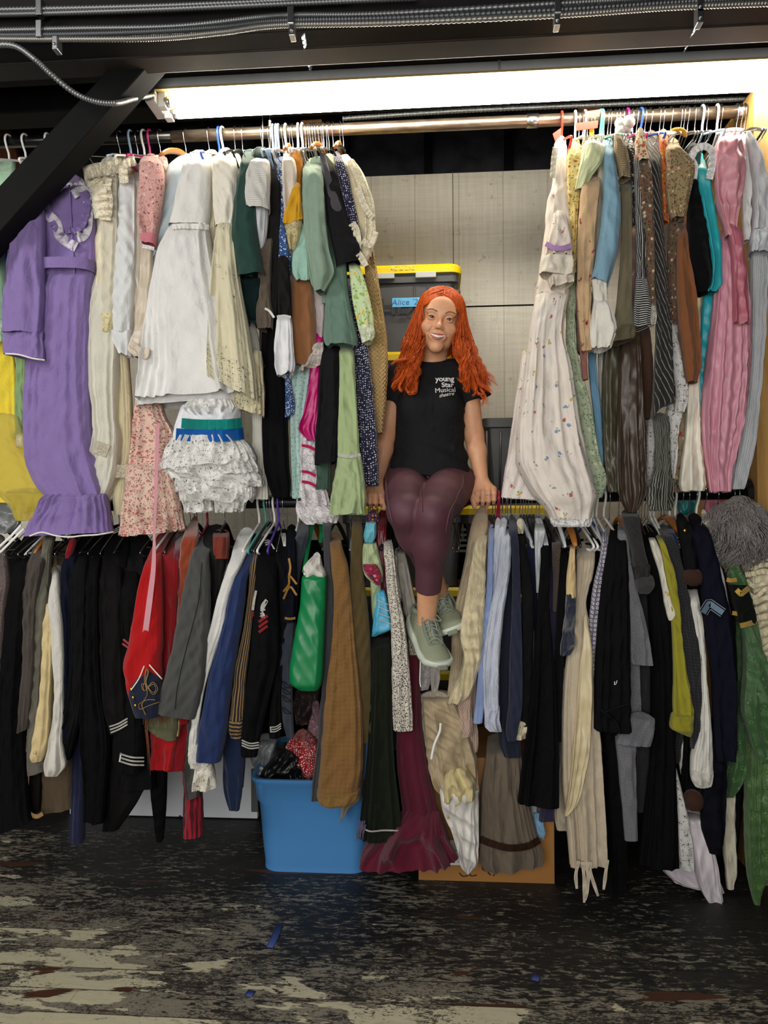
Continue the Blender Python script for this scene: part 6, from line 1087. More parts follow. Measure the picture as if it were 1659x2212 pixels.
gl('blouse', 'blouse', 'chartreuse yellow green blouse with long sleeve and gathered cuff', [('sleeve', F('plain', '#99932a'), -.24, '1152 1414 1424,1180 1424 1438,1240 1436 1458,1300 1446 1466,1380 1452 1474,1460 1454 1484,1520 1452 1496,1546 1454 1496', {'folds': 4, 'amp': .006, 'ramp': .06, 'top': -.1, 'thf': .045}), ('cuff', F('plain', '#958e26'), -.245, '1540 1450 1496,1570 1446 1496,1584 1470 1492 1590', {'folds': 3})], 1412, 'W', hl='chartreuse blouse')
gl('jacket', 'jacket', 'dark checked wool jacket sleeve right of the chartreuse blouse', [('sleeve', F('plaid', '#202023', '#5d5d63', s=.35), -.225, '1140 1420 1446,1200 1446 1468,1280 1462 1486,1380 1470 1506,1480 1480 1520,1560 1490 1520,1615 1492 1508', {'folds': 2, 'ramp': .06, 'top': -.08, 'thf': .045}), ('hem', F('plaid', '#202023', '#5d5d63', s=.35), -.15, '1560 1440 1480,1610 1446 1470,1646 1452 1468', {})], 1434, 'o', hl='dark checked wool jacket')
gl('jacket', 'jacket', 'royal blue uniform jacket shoulder with gold piping', [('shoulder', F('plain', '#15254f'), -.20, '1140 1440 1454,1180 1452 1466,1230 1460 1472,1290 1466 1478', {'ramp': .1, 'top': -.06}), ('hem', F('plain', '#101c42'), -.13, '1590 1466 1492,1640 1468 1490', {})], 1446, 'W', hl='royal blue uniform jacket')
fu, fup = gl('coat', 'coat', 'black coat with brown fur cuffs and a gold pin on the shoulder', [('sleeve', BK[1], -.235, '1116 1460 1480,1150 1464 1496,1190 1472 1502,1230 1476 1508', {'ramp': .1, 'top': -.06, 'thf': .05, 'folds': 2}), ('body', BK[0], -.14, '1240 1478 1520,1500 1474 1520,1700 1466 1520', {'folds': 3})], 1470, 'w', hl='black coat with fur cuffs')
button('gold_pin', (1480, 1146), .006, gold, fu, fup[0])
def fur(name, cx, cy, y, rx, ry, parent, c1='#4a2a18', c2='#2a160c', n=1100, lab=None):
    c = U(cx, cy, y); mb = MB(); s = -float(PX(c)[1])/FPX*-1; rx, ry = rx*s, ry*s
    mb.ball(c, 1, 18, (rx*.9, .035, ry*.9))
    r = np.random.RandomState(5)
    for _ in range(n):
        a = r.uniform(0, 2*np.pi); z = r.uniform(-1, 1); q = np.sqrt(1-z*z); nrm = np.array([q*np.cos(a), -abs(q*np.sin(a)), z])
        p = c+nrm*np.array([rx*.88, .034, ry*.88]); t = nrm*np.array([1, .6, 1])*.003+np.array([r.normal(0, .002), 0, -.005+r.normal(0, .0015)]); mb.tube([p, p+t*.6, p+t], [.0011, .0009, .0002], 4, caps=False)
    return mb.build(name, F('fur', c1, c2), parent, smooth=True)
fur('fur_cuff', 1496, 1244, -.245, 23, 19, fu); fur('fur_cuff', 1497, 1726, -.2, 22, 22, fu)
gl('blouse', 'blouse', 'white crinkled cotton blouse sleeve coming out below the fur cuff', [('sleeve', F('stripe', '#e5e2da', '#d2cfc6', s=.5), -.235, '1250 1482 1502,1290 1486 1508,1350 1498 1518,1420 1506 1524,1500 1508 1530,1580 1506 1536,1640 1492 1538,1662 1491 1538', {'folds': 6, 'amp': .006, 'thf': .045}), ('cuff', F('stripe', '#e3e0d6', '#c9c5ba', s=.4), -.237, '1658 1491 1538,1680 1492 1536,1697 1500 1534', {'folds': 9, 'amp': .005}), ('body', F('plain', '#dcd9d0'), -.14, '1500 1470 1500,1640 1466 1490,1680 1470 1484', {})], 1458, 'W', hl='white crinkled cotton blouse')
gl('dress', 'dress', 'white eyelet cotton skirt hanging low near the floor at right', [('skirt', F('eyelet', '#e3e1dc', r=.35), -.19, '1580 1440 1446,1640 1442 1456,1700 1448 1470,1780 1456 1488,1840 1462 1496,1872 1468 1498 1876', {'N': 80, 'folds': 4, 'thf': .045})], 1428, 'w', hl='white eyelet cotton skirt')
gl('gown', 'dress', 'pale lilac silk gown whose pointed hem trails onto the floor', [('skirt', F('satin', '#d5ccd0'), -.17, '1740 1480 1512,1800 1486 1530,1860 1496 1546,1910 1508 1554,1950 1530 1560,1966 1544 1558', {'N': 80, 'thf': .05, 'folds': 4, 'amp': .008}), ('hem_sweep', F('satin', '#c6bcc3'), -.12, '1850 1426 1530 1840,1880 1430 1550 1890,1900 1450 1562 1924', {'N': 80, 'folds': 5, 'amp': .006})], 1500, 'w')
ch, chp = gl('jacket', 'jacket', 'dark navy army jacket with light blue chevron patch on the sleeve', [('sleeve', F('plain', '#17172a'), -.25, '1116 1486 1512,1150 1490 1530,1200 1504 1546,1260 1512 1560,1330 1518 1576,1400 1526 1584,1480 1536 1590,1560 1540 1590,1640 1546 1588', {'N': 88, 'thf': .055, 'folds': 2, 'amp': .004, 'ramp': .08, 'top': -.05}), ('trouser_leg', F('plain', '#12131f'), -.20, '1560 1520 1570,1680 1516 1566,1780 1513 1563,1840 1530 1556 1844', {'folds': 2})], 1486, 'o', hl='dark navy army jacket with chevron')
lbl = F('plain', '#7f9cb4'); 
for w, m, off in ((20, F('plain', '#a9bccb'), .003), (17, F('plain', '#1a1c2c'), .004), (12, lbl, .005)): ribbon('chevron_patch', poly([(1519, 1324), (1532, 1303), (1562, 1324)], 10), w, m, ch, y=-.316-off)
gl('blouse', 'blouse', 'white cotton blouse with long smooth sleeve right of the chevron jacket', [('sleeve', F('plain', '#dcdbd8'), -.225, '1166 1528 1544,1200 1534 1552,1260 1544 1566,1320 1556 1576,1380 1568 1582,1430 1576 1584', {'folds': 2, 'ramp': .06, 'top': -.12}), ('shoulder', F('plain', '#cfcabb'), -.18, '1108 1514 1526,1140 1520 1544,1170 1530 1552,1210 1544 1558,1240 1556 1564', {'folds': 3, 'ramp': .2, 'top': -.02}), ('trouser_end', F('plain', '#dcd3bd'), -.12, '1660 1556 1586,1780 1558 1588,1880 1566 1590,1918 1570 1586', {'folds': 2})], 1504, 'W', hl='white cotton blouse with smooth sleeve')
gl('jacket', 'jacket', 'black jacket back edge between the white sleeve and green brocade', [('body', BK[2], -.19, '1120 1520 1540,1240 1552 1566,1340 1572 1586,1408 1580 1590,1470 1580 1592', {'ramp': .1, 'top': -.02}), ('long_tail', BK[0], -.09, '1480 1560 1600,1700 1560 1600,1880 1560 1590', {'folds': 2})], 1520, 'w')
BRO = F('brocade', '#335c2c', '#7fa06a', s=.8)
bg, bgp = gl('robe', 'dress', 'green brocade robe with black velvet bands and gold braid at the right edge', [('sleeve', BRO, -.235, '1158 1562 1572,1176 1566 1580,1210 1568 1590,1262 1576 1614', {'folds': 3, 'ramp': .1, 'top': -.15}), ('velvet_band', F('velvet', '#101610'), -.237, '1256 1576 1615 1270,1300 1584 1624,1344 1592 1632', {'folds': 2}), ('lower_sleeve', BRO, -.24, '1344 1600 1634,1400 1606 1646,1450 1604 1664,1520 1596 1690,1580 1608 1700,1640 1630 1700', {'N': 96, 'thf': .06, 'folds': 4, 'amp': .009}), ('left_panel', BRO, -.16, '1340 1586 1600,1480 1590 1604,1600 1582 1616,1680 1566 1606,1720 1568 1584', {'folds': 3}), ('skirt', F('brocade', '#3d6329', '#87a860', s=.9), -.18, '1560 1610 1680,1660 1606 1700,1760 1604 1700,1850 1608 1690,1920 1620 1646,1958 1630 1640', {'N': 112, 'thf': .07, 'folds': 5, 'amp': .012})], 1548, 'b', hl='green brocade robe')
gb_ = F('brocade', '#e0b548', '#4a3816', s=.35)
ribbon('gold_braid', poly([(1591, 1274), (1601, 1284), (1618, 1270)]), 11, gb_, bg, on=bgp[1], off=.005); ribbon('gold_braid', [(1599, 1352), (1616, 1348), (1634, 1342)], 11, gb_, bg, on=bgp[2], off=.006); ribbon('gold_braid', [(1570, 1252), (1580, 1254), (1592, 1252)], 9, gb_, bg, y=-.275); ribbon('gold_braid', [(1582, 1324), (1594, 1326)], 9, gb_, bg, y=-.25)
rf, rfp = gl('blouse', 'blouse', 'cream silk blouse covered in gathered ruffles at the right picture edge', [('body', F('satin', '#ddd3b4', r=.5), -.17, '1150 1600 1648,1180 1600 1656,1240 1606 1668,1320 1614 1690,1400 1622 1690,1425 1640 1690', {'N': 104, 'thf': .055, 'folds': 7, 'amp': .012, 'wr': .009, 'ramp': .1}), ('neck_frill', F('satin', '#dcd2b4', r=.5), -.21, '1146 1636 1646,1164 1622 1652,1186 1618 1650,1200 1622 1640', {'folds': 7, 'amp': .010})], 1590, 'w', hl='cream ruffled silk blouse')
for k in range(12): a_ = random.uniform(-8, 8); ribbon('ruffle', [(1606+k*2, 1200+k*19+a_), (1624+k*2, 1208+k*19+random.uniform(-7, 7)), (1648+k*2, 1200+k*19-a_), (1685, 1206+k*19+random.uniform(-9, 9))], random.uniform(9, 16), F('satin', '#d6cba9', r=.5), rf, y=-.232, wave=.006, wfreq=random.uniform(12, 22))
gl('shirt', 'shirt', 'white long blouse front between the green brocade and cream ruffles', [('body', F('plain', '#d5cdb8'), -.14, '1180 1594 1620,1260 1600 1622,1340 1612 1630', {'folds': 3})], 1582, 'w')
# teal and pink satin glimpses behind the rail
gl('dress', 'dress', 'teal satin dress top glimpsed behind the lower rail', [('body', F('satin', '#0f7f80'), .10, '1082 1462 1502,1100 1464 1500,1112 1468 1490', {'N': 40, 'M': 16, 'top': .1})]); gl('dress', 'dress', 'pink satin dress folds glimpsed behind the lower rail near the wig', [('body', F('satin', '#c97a90'), .08, '1078 1518 1560,1100 1520 1560,1120 1530 1562', {'N': 48, 'M': 16, 'top': .08, 'amp': .01})])
for px, k in ((800, 'w'), (815, 'w'), (836, 'b'), (846, 'b'), (1070, 'w'), (1078, 'k'), (1086, 'w'), (1096, 'w'), (1104, 'w'), (1128, 'w'), (1134, 'w'), (1148, 'b'), (1164, 'c'), (1380, 'w'), (1386, 'w'), (1392, 'w'), (1398, 'w')): hanger(px, 'l', k, None)['label'] = f"{HLAB[k]} hanger hook crowded on the lower rail {'beside her' if px < 900 else 'in the right group'}"
# grey curly wig
nrm_ = lambda v: np.asarray(v)/np.linalg.norm(v)
def wig():
    cx, cy, y = 1600, 1130, -.20; o = empty('wig', U(cx, cy-55, y), 'grey curly wig hanging at the right end of the lower rail', 'wig'); c = U(cx, cy, y)
    r = np.random.RandomState(9); s = 2.4/FPX
    core = MB().ball(c, 1, 24, (40*s, .07, 58*s)); core.build('wig_cap', S('wig_base', '#3a3635', .8), o, smooth=True)
    mb = MB()
    for _ in range(95):
        a = r.uniform(0, 2*np.pi); zz = r.uniform(-.9, 1); q = np.sqrt(1-zz*zz); n = np.array([q*np.cos(a), -abs(q*np.sin(a)), zz]); R = np.array([41*s, .072, 58*s])
        d = nrm_(np.array([.55*n[0]-.35+r.normal(0, .2), -.1, -.8])); L = r.uniform(.05, .10); ph = r.uniform(0, 6); fq = r.uniform(5, 9)
        for _k in range(16):
            n2 = nrm_(n+r.normal(0, .11, 3)); p = c+n2*R; pts = []; l2 = L*r.uniform(.8, 1.1)
            for k in range(10):
                t = k/9; w = .0075*math.sin(ph+t*fq); pts.append(p + n2*.010*math.sin(t*3.1) + d*l2*t + np.array([w, -.006*math.cos(ph+t*fq), 0])*min(1, t*3) + n2*np.array([.010, .016, 0])*t)
            mb.tube(pts, [.0012*x for x in (.6, 1, 1, 1, 1, 1, 1, .9, .7, .2)], 4, caps=False)
    h = NB('grey_wig_hair'); h.col(h.mix(h.noise(h.oc(), 160, 2), '#4b4646', '#9d9793')); h.set(.38, 0, .5); mb.build('curls', h.m, o, smooth=True)
wig(); hanger(1614, 'l', 'w', 'grey curly wig')
# white plastic hanger tilted at the far left, clear garment bag behind it
th = MB(); th.tube(U(np.array([-20, 0, 24, 46]), np.array([1196, 1180, 1158, 1134]), -.22), .0045, 8).tube(U(np.array([-20, 4, 28, 52]), np.array([1208, 1190, 1166, 1142]), -.22), .0045, 8)
tag(th.build('clothes_hanger', S('white_plastic', '#f2f2ee', .35), smooth=True), 'white tubular hanger slanting down at the far left above the houndstooth jacket', 'hanger')
tag(cloth('garment_bag', '1055 -40 30,1090 -40 48,1130 -40 46,1150 -40 30', F('plastic', '#8f9292', r=.15), -.06, None, amp=.01, wr=.008, N=64, M=24), 'crinkled clear grey garment bag at the far left under the yellow dress', 'bag')
# contents of the tub
def tubstuff(name, rows, mat, dy, lab, **kw): tag(cloth(name, rows, mat, TY+dy, None, top=TY+dy+.02, **dict({'N': 80, 'M': 40, 'amp': .012, 'wr': .006, 'folds': 5, 'thf': .05, 'thb': .08}, **kw)), lab, 'cloth', 'costume pieces heaped in the blue tub')
tubstuff('bandana', '1582 640 668,1600 624 686,1630 612 690,1660 612 690,1676 640 684', F('dots', '#a80f1c', '#e6d8d4', s=.55, r=.33), .10, 'red bandana cloth with white dots on top of the blue tub')
tubstuff('cloth', '1520 676 690,1560 668 694,1600 660 694,1620 662 690', F('floral', '#a8828c', '#5a3c48', ['#7c5260', '#c9a9b0'], s=.4), .16, 'dusty pink print cloth behind the red bandana in the tub')
tubstuff('satin_bag', '1612 598 640,1640 584 650,1665 566 660,1690 562 664', F('satin', '#141416'), .08, 'black satin bag draped over the left of the tub')
tubstuff('plastic_sheet', '1592 548 600,1620 540 596,1650 548 584,1676 556 576', F('plastic', '#8d9194', r=.2), .14, 'crumpled grey plastic sheet at the left rim of the tub')
tubstuff('cloth', '1662 656 690,1680 654 690,1700 660 688', F('satin', '#1a2f8c'), .12, 'royal blue cloth at the right rim of the tub')
tubstuff('cloth', '1490 640 690,1530 632 690,1560 640 684', F('satin', '#4a3a3c'), .22, 'dark mauve satin cloth bundled above the tub')
tubstuff('lace_cloth', '1664 556 572,1678 556 574,1690 558 570', F('lace', '#dcd6cc'), .06, 'scrap of white lace on the left rim of the tub', amp=.004)
# ================================================================ the woman: distance-field body, one continuous surface
def nrm(v): v = np.asarray(v, float); return v/np.linalg.norm(v)
class SDF:
    def __init__(s): s.p = []
    def cone(s, a, b, r1, r2, k=.012, op='u', M=None): s.p.append(('c', np.array(a, float), np.array(b, float), r1, r2, k, op)); return s
    def ell(s, c, r, k=.012, op='u', R=None): s.p.append(('e', np.array(c, float), np.array(r, float), R, None, k, op)); return s
    def half(s, c, n, k=.003): s.p.append(('h', np.array(c, float), nrm(n), None, None, k, 'i')); return s
    @staticmethod
    def d(p, P):
        if p[0] == 'c':
            a, b, r1, r2 = p[1:5]; ab = b-a; t = np.clip(((P-a)@ab)/(ab@ab), 0, 1); return np.linalg.norm(P-a-t[:, None]*ab, axis=1)-(r1+(r2-r1)*t)
        if p[0] == 'e':
            q = P-p[1]
            if p[3] is not None: q = q@p[3]
            k0 = np.linalg.norm(q/p[2], axis=1); k1 = np.linalg.norm(q/p[2]**2, axis=1); return k0*(k0-1)/np.maximum(k1, 1e-9)
        return (P-p[1])@p[2]
    def ev(s, P, cull=None):
        D = np.full(len(P), 1.0)
        if cull is not None: c, R = cull
        for p in s.p:
            if cull is not None and p[6] == 'u':
                m = SDF.d(p, c[None])[0]
                if m > R*1.02+.05: continue
            d = SDF.d(p, P); k = p[5]
            if p[6] == 'u': h = np.maximum(k-np.abs(D-d), 0)/k; D = np.minimum(D, d)-h*h*k/4
            elif p[6] == 's': d = -d; h = np.maximum(k-np.abs(D-d), 0)/k; D = np.maximum(D, d)+h*h*k/4
            else: h = np.maximum(k-np.abs(D-d), 0)/k; D = np.maximum(D, d)+h*h*k/4
        return D
    def mesh(s, lo, hi, h, B=20, extra=None):
        lo = np.array(lo, float); n = np.ceil((np.array(hi)-lo)/h).astype(int)+2
        g = np.arange(B+2); GI = np.stack(np.meshgrid(g, g, g, indexing='ij'), -1).reshape(-1, 3)
        nb = -(-n//B); KS, VS, QS = [], [], []
        stride = np.array([(n[1]+B+4)*(n[2]+B+4), n[2]+B+4, 1], np.int64)
        bc = np.stack(np.meshgrid(*[np.arange(x) for x in nb], indexing='ij'), -1).reshape(-1, 3)
        cen = lo+(bc*B+(B+1)/2)*h; rad = (B+1)/2*h*1.7321
        act = np.abs(s.ev(cen)) < rad*1.6+.03
        cor = np.array([[i, j, k] for i in (0, 1) for j in (0, 1) for k in (0, 1)]); edges = [(a, b) for a in range(8) for b in range(a+1, 8) if np.abs(cor[a]-cor[b]).sum() == 1]
        for b in bc[act]:
            o = b*B; c = lo+(o+(B+1)/2)*h; P = lo+(GI+o)*h; D = s.ev(P, (c, rad))
            if extra is not None: D = D+extra(P)
            D = D.reshape((B+2,)*3)
            if D.min() > 0 or D.max() < 0: continue
            C = B+1; Dc = np.stack([D[i:i+C, j:j+C, k:k+C] for i, j, k in cor], -1).reshape(-1, 8); ins = Dc < 0
            mix = ins.any(1) & ~ins.all(1); idx = np.nonzero(mix)[0]
            loc = np.stack(np.unravel_index(idx, (C,)*3), -1); own = (loc < B).all(1); li = loc[own]; dd = Dc[idx[own]]
            acc = np.zeros((len(li), 3)); cnt = np.zeros(len(li))
            for a, e in edges:
                x = (dd[:, a] < 0) != (dd[:, e] < 0); t = np.where(x, dd[:, a]/np.where(np.abs(dd[:, a]-dd[:, e]) < 1e-12, 1, dd[:, a]-dd[:, e]), 0)
                acc += np.where(x[:, None], cor[a]+(cor[e]-cor[a])*t[:, None], 0); cnt += x
            VS.append(lo+(li+o+acc/cnt[:, None])*h); KS.append((li+o)@stride)
            for ax in range(3):
                sl = [slice(0, B)]*3; sh = list(sl); sh[ax] = slice(1, B+1); A = D[tuple(sl)] < 0; Z = D[tuple(sh)] < 0; I = np.stack(np.nonzero(A != Z), -1)
                if not len(I): continue
                u, v = [(1, 2), (2, 0), (0, 1)][ax]; eu = np.eye(3, dtype=int)[u]; ev_ = np.eye(3, dtype=int)[v]; G = I+o
                q = np.stack([(G-eu-ev_)@stride, (G-ev_)@stride, G@stride, (G-eu)@stride], -1); fl = ~A[tuple(I.T)]; q[fl] = q[fl][:, ::-1]; QS.append(q)
        K = np.concatenate(KS); V = np.concatenate(VS); Q = np.concatenate(QS); od = np.argsort(K); K, V = K[od], V[od]
        pos = np.searchsorted(K, Q); pos = np.clip(pos, 0, len(K)-1); ok = (K[pos] == Q).all(1); return V, pos[ok]
SKIN = NB('skin'); SKIN.set(.48, 0, .4, 0, .12)
skc = SKIN.mix(SKIN.ramp(SKIN.noise(SKIN.oc(), 22, 4), [(.3, 0.), (.7, 1.)]), '#cf9571', '#dea883'); SKIN.col(skc); SKIN.bump(SKIN.noise(SKIN.oc(), 420, 3), .08, .001)
person = empty('person', U(925, 1075, .02), 'smiling person with long red hair, black shirt and maroon leggings sitting on the rail', 'person')
J = {k: U(*v) for k, v in dict(pel=(925, 1035, .05), waist=(925, 955, .055), chest=(930, 878, .03), nb=(934, 792, .02), lsh=(858, 822, .03), rsh=(1008, 820, .03), lel=(836, 935, .03), rel=(1024, 940, .03), lwr=(815, 1040, -.005), rwr=(1041, 1036, -.005),
     lhip=(880, 1048, .02), rhip=(974, 1048, .02), lkn=(878, 1106, -.37), rkn=(934, 1112, -.39), lan=(955, 1296, -.10), ran=(921, 1345, -.24)).items()}
# head frame
hc = U(949, 697, -.045); roll, pit = math.radians(10), math.radians(9)
HR = np.array(Matrix.Rotation(roll, 3, 'Y') @ Matrix.Rotation(pit, 3, 'X') @ Matrix.Rotation(math.radians(3), 3, 'Z'))
HS = .97
hp = lambda x, y, z: hc + HR@(np.array([x, y, z])*HS)
b = SDF()
def hell(c, r, k=.012, op='u'): b.ell(hp(*c), np.array(r)*HS, k, op, HR)
def hcone(a, e, r1, r2, k=.012, op='u'): b.cone(hp(*a), hp(*e), r1*HS, r2*HS, k, op)
# torso, arms, legs (mostly under the clothes)
b.cone(J['pel'], J['waist'], .100, .088, .04).cone(J['waist'], J['chest'], .088, .092, .04).cone(J['lsh'], J['rsh'], .045, .045, .04).cone(J['chest'], J['nb'], .085, .045, .04)
b.cone(J['nb'], hp(0, .02, -.06), .049, .047, .02)
for s_ in 'lr':
    b.cone(J[s_+'sh'], J[s_+'el'], .042, .034, .02).cone(J[s_+'el'], J[s_+'el']*.65+J[s_+'wr']*.35, .034, .0335, .015).cone(J[s_+'el']*.65+J[s_+'wr']*.35, J[s_+'wr'], .0335, .0225, .015)
    b.cone(J[s_+'hip'], J[s_+'kn'], .060, .034, .012).cone(J[s_+'kn'], J[s_+'kn']*.5+J[s_+'an']*.5, .034, .040, .006).cone(J[s_+'kn']*.5+J[s_+'an']*.5, J[s_+'an'], .040, .030, .006)
# head
hell((0, .015, .035), (.073, .092, .083), .01); hell((0, -.018, -.032), (.0555, .066, .076), .03); hell((0, -.066, -.094), (.021, .018, .017), .03)
for x in (-1, 1):
    hell((x*.037, -.052, -.026), (.026, .027, .022), .02); hell((x*.038, -.022, -.058), (.016, .03, .028), .02); hell((x*.030, -.0765, .027), (.021, .010, .007), .014)
hell((0, -.074, .045), (.044, .016, .032), .03)
for x in (-1, 1): hell((x*.031, -.094, .007), (.017, .015, .0125), .012, 's')
hcone((0, -.086, .012), (0, -.104, -.021), .0064, .0086, .010); hell((0, -.1080, -.0235), (.0086, .0085, .0074), .008)
for x in (-1, 1): hell((x*.0100, -.0985, -.0268), (.0058, .0080, .0054), .007); hell((x*.006, -.104, -.0345), (.0036, .005, .003), .003, 's')
hell((0, -.079, -.053), (.031, .018, .020), .016)                                    # mouth mound
for x in (-1, 1):                                                                    # eyelids around the eyeballs
    hell((x*.031, -.0755, .007), (.0148, .0145, .0125), .004); hell((x*.0312, -.0905, .0064), (.0124, .010, .0030), .0025, 's')
mouth = [(-.0300, -.0785, -.0465), (-.019, -.0905, -.0540), (0, -.0965, -.0580), (.019, -.0905, -.0540), (.0300, -.0785, -.0465)]
for p, q, r1, r2 in zip(mouth[:-1], mouth[1:], (.0014, .0056, .0066, .0056), (.0056, .0066, .0056, .0014)): hcone(p, q, r1, r2, .003, 's')
for x in (-1, 1): hcone((x*.020, -.0835, -.028), (x*.032, -.0735, -.046), .0010, .0010, .012, 's')   # smile folds
for x in (-1, 1): hell((x*.076, .012, -.005), (.008, .016, .028), .006)
# hands on the rail
rz = lambda px: U(px, lowy(px), 0)
def hand(wr, px0, sgn, thumb_in):
    W = J[wr]; c = rz(px0)
    kn = [c+np.array([sgn*(.030-.0195*i), -.020-.004*(i in (1, 2)), .036-.003*abs(i-1.3)]) for i in range(4)]   # knuckles, thumb side first
    for i, k in enumerate(kn):
        b.cone(W+np.array([sgn*(.010-.007*i), 0, -.012]), k, .0155, .0112, .014)
        L = (.95, 1.04, 1., .84)[i]; p1 = k+np.array([0, -.020, -.017])*L; p2 = p1+np.array([0, .002, -.026])*L; p3 = p2+np.array([0, .017, -.012])*L
        b.cone(k, p1, .0112, .0098, .005).cone(p1, p2, .0098, .0088, .003).cone(p2, p3, .0088, .0076, .003)
        kn[i] = (k, p1, p2, p3)
    t0 = W+np.array([sgn*.014, -.006, -.016]); t1 = c+np.array([sgn*.043, -.026, .022]); t2 = c+np.array([sgn*.045, -.040, -.008]); t3 = c+np.array([sgn*.040, -.043, -.030])
    b.cone(t0, t1, .016, .0125, .012).cone(t1, t2, .0118, .0102, .004).cone(t2, t3, .0102, .0085, .003)
    return kn, (t2, t3)
KR, TRt = hand('rwr', 1048, -1, 1); KL, TLt = hand('lwr', 808, 1, 1)
lo, hi = np.min([v for v in J.values()], 0)-.16, np.max([v for v in J.values()], 0)+.13; hi[2] = hp(0, 0, .13)[2]+.03; lo[2] -= .0
for q in (TRt, TLt): lo = np.minimum(lo, q[1]-.03)
hi[0] = max(hi[0], J['rwr'][0]+.08)
Vb, Qb = b.mesh(lo, hi, .0024)
body = mesh('body', Vb, Qb, SKIN.m, person)
dv = lambda P: np.abs(b.ev(np.asarray(P)))
# flushed cheeks, lips and nails come as their own small surfaces
def onface(x, z, lift=.0008):
    """point of the face surface in front of head coordinates x, z"""
    y = -.14
    P = np.array([hp(x, yy, z) for yy in np.linspace(-.14, -.03, 111)]); D = b.ev(P); i = int(np.argmax(D < 0)); return P[i] - HR@np.array([0, lift+.0005, 0])
lipm = S('lip_pink', '#b4655c', .38, 0, .5)
def lip(up):
    xs = np.linspace(-.0300, .0300, 25); pts, rs = [], []
    for x in xs:
        t = abs(x)/.0300; mz = -.0580+.0112*t**1.7; open_ = .0062*(1-t**2.2); my = -.0975+.0190*t**1.6
        z = mz + (open_+.0012 if up else -open_-.0018); cup = .0012*math.exp(-((abs(x)-.006)/.004)**2) if up else 0
        pts.append(hp(x, my+(.0005 if up else .0012), z+cup)); rs.append((.0026 if up else .0034)*(1-t**3*.85)+.0003)
    return MB().tube(pts, rs, 10).build('lip', lipm, person, smooth=True)
lip(True); lip(False)
th = MB()
for i in range(10):
    x = (i-4.5)*.0052; t = abs(x)/.0300; yy = -.0945+.0185*t**1.5; zz = -.0562+.0105*t**1.7; th.ball(hp(x, yy, zz), 1, 10, (.0040, .0026, .0056*(1-.35*t)))
th.build('teeth', S('tooth_enamel', '#efe9df', .25), person, smooth=True)
MB().ball(hp(0, -.080, -.056), 1, 12, (.024, .010, .006)).build('mouth_inside', S('mouth_dark', '#4a1c1a', .6), person, smooth=True)
for x in (-1, 1):
    ec = hp(x*.031, -.0745, .007); e = empty('eye', ec); e.parent = person; e.location = Vector(ec)-person.location
    eo = MB().ball(ec, .0128*HS, 24).build('eyeball', S('eye_white', '#e9e4de', .15), e, smooth=True)
    look = nrm(np.array(CAM)-ec); q = Vector(look).to_track_quat('Z', 'Y')
    for nm, r, z, m in (('iris', .0066, .0117, S('iris_brown', '#1c110b', .3)), ('pupil', .0031, .01215, S('pupil_black', '#060505', .3))):
        mb = MB().ball((0, 0, 0), 1, 18, (r*HS, r*HS, .0014)); V = [Vector(ec)+q@(Vector(v)+Vector((0, 0, z*HS))) for v in mb.v]; mesh(nm, V, mb.f, m, e)
    lash = [onface(x*(.0205+.0225*t), .0064+.0046*math.sin(math.pi*t)+.0006*t, .0012) for t in np.linspace(0, 1, 12)]
    MB().tube(lash, [.0005]+[.0012]*10+[.0006], 6).build('eyelashes', S('lash_brown', '#2a1a14', .6), person, smooth=True)
    br = MB()
    for k in range(44):
        t = k/43; p0 = onface(x*(.0135+.036*t), .0255+.0075*math.sin(min(t*1.25, 1)*2.2)-.001*t+random.uniform(-.0022, .0022)*(1-.6*t), .0002); p1 = p0+HR@np.array([x*.0055, -.0004, .0022-.0042*t]); br.tube([p0, (p0+p1)/2+HR@np.array([0, -.0008, 0]), p1], [.0006, .0006, .0002], 4, caps=False)
    br.build('eyebrow', S('brow_auburn', '#6e381c', .7), person, smooth=True)
nail = S('nail_pink', '#dba791', .3)
for kk in (KR, KL):
    for (k, p1, p2, p3) in kk: pass
ring = MB(); k = KR[3]; c0 = k[0]*.35+k[1]*.65; ax = nrm(k[1]-k[0]); e1 = nrm(np.cross(ax, [1, 0, 0])); e2 = np.cross(ax, e1)
k2 = KR[2]; c0 = k2[1]*.75+k2[2]*.25; ax = nrm(k2[2]-k2[1]); e1 = nrm(np.cross(ax, [1, 0, 0])); e2 = np.cross(ax, e1)
ring.tube([c0+(e1*math.cos(a)+e2*math.sin(a))*.0104 for a in np.linspace(0, 2*math.pi, 24)], .0012, 6)
ring.ball(c0+np.array([0, -.011, 0]), .003, 8); ring.ball(c0+np.array([.004, -.0105, 0]), .0017, 8); ring.ball(c0+np.array([-.004, -.0105, 0]), .0017, 8)
tag(ring.build('ring', S('silver_ring', '#dfe2e6', .15, 1), person, smooth=True), 'silver ring')
er = MB(); er.ball(hp(.066, -.012, -.052), .004, 10).ball(hp(.066, -.014, -.060), .003, 8); tag(er.build('earring', gold, person, smooth=True), 'gold earring')
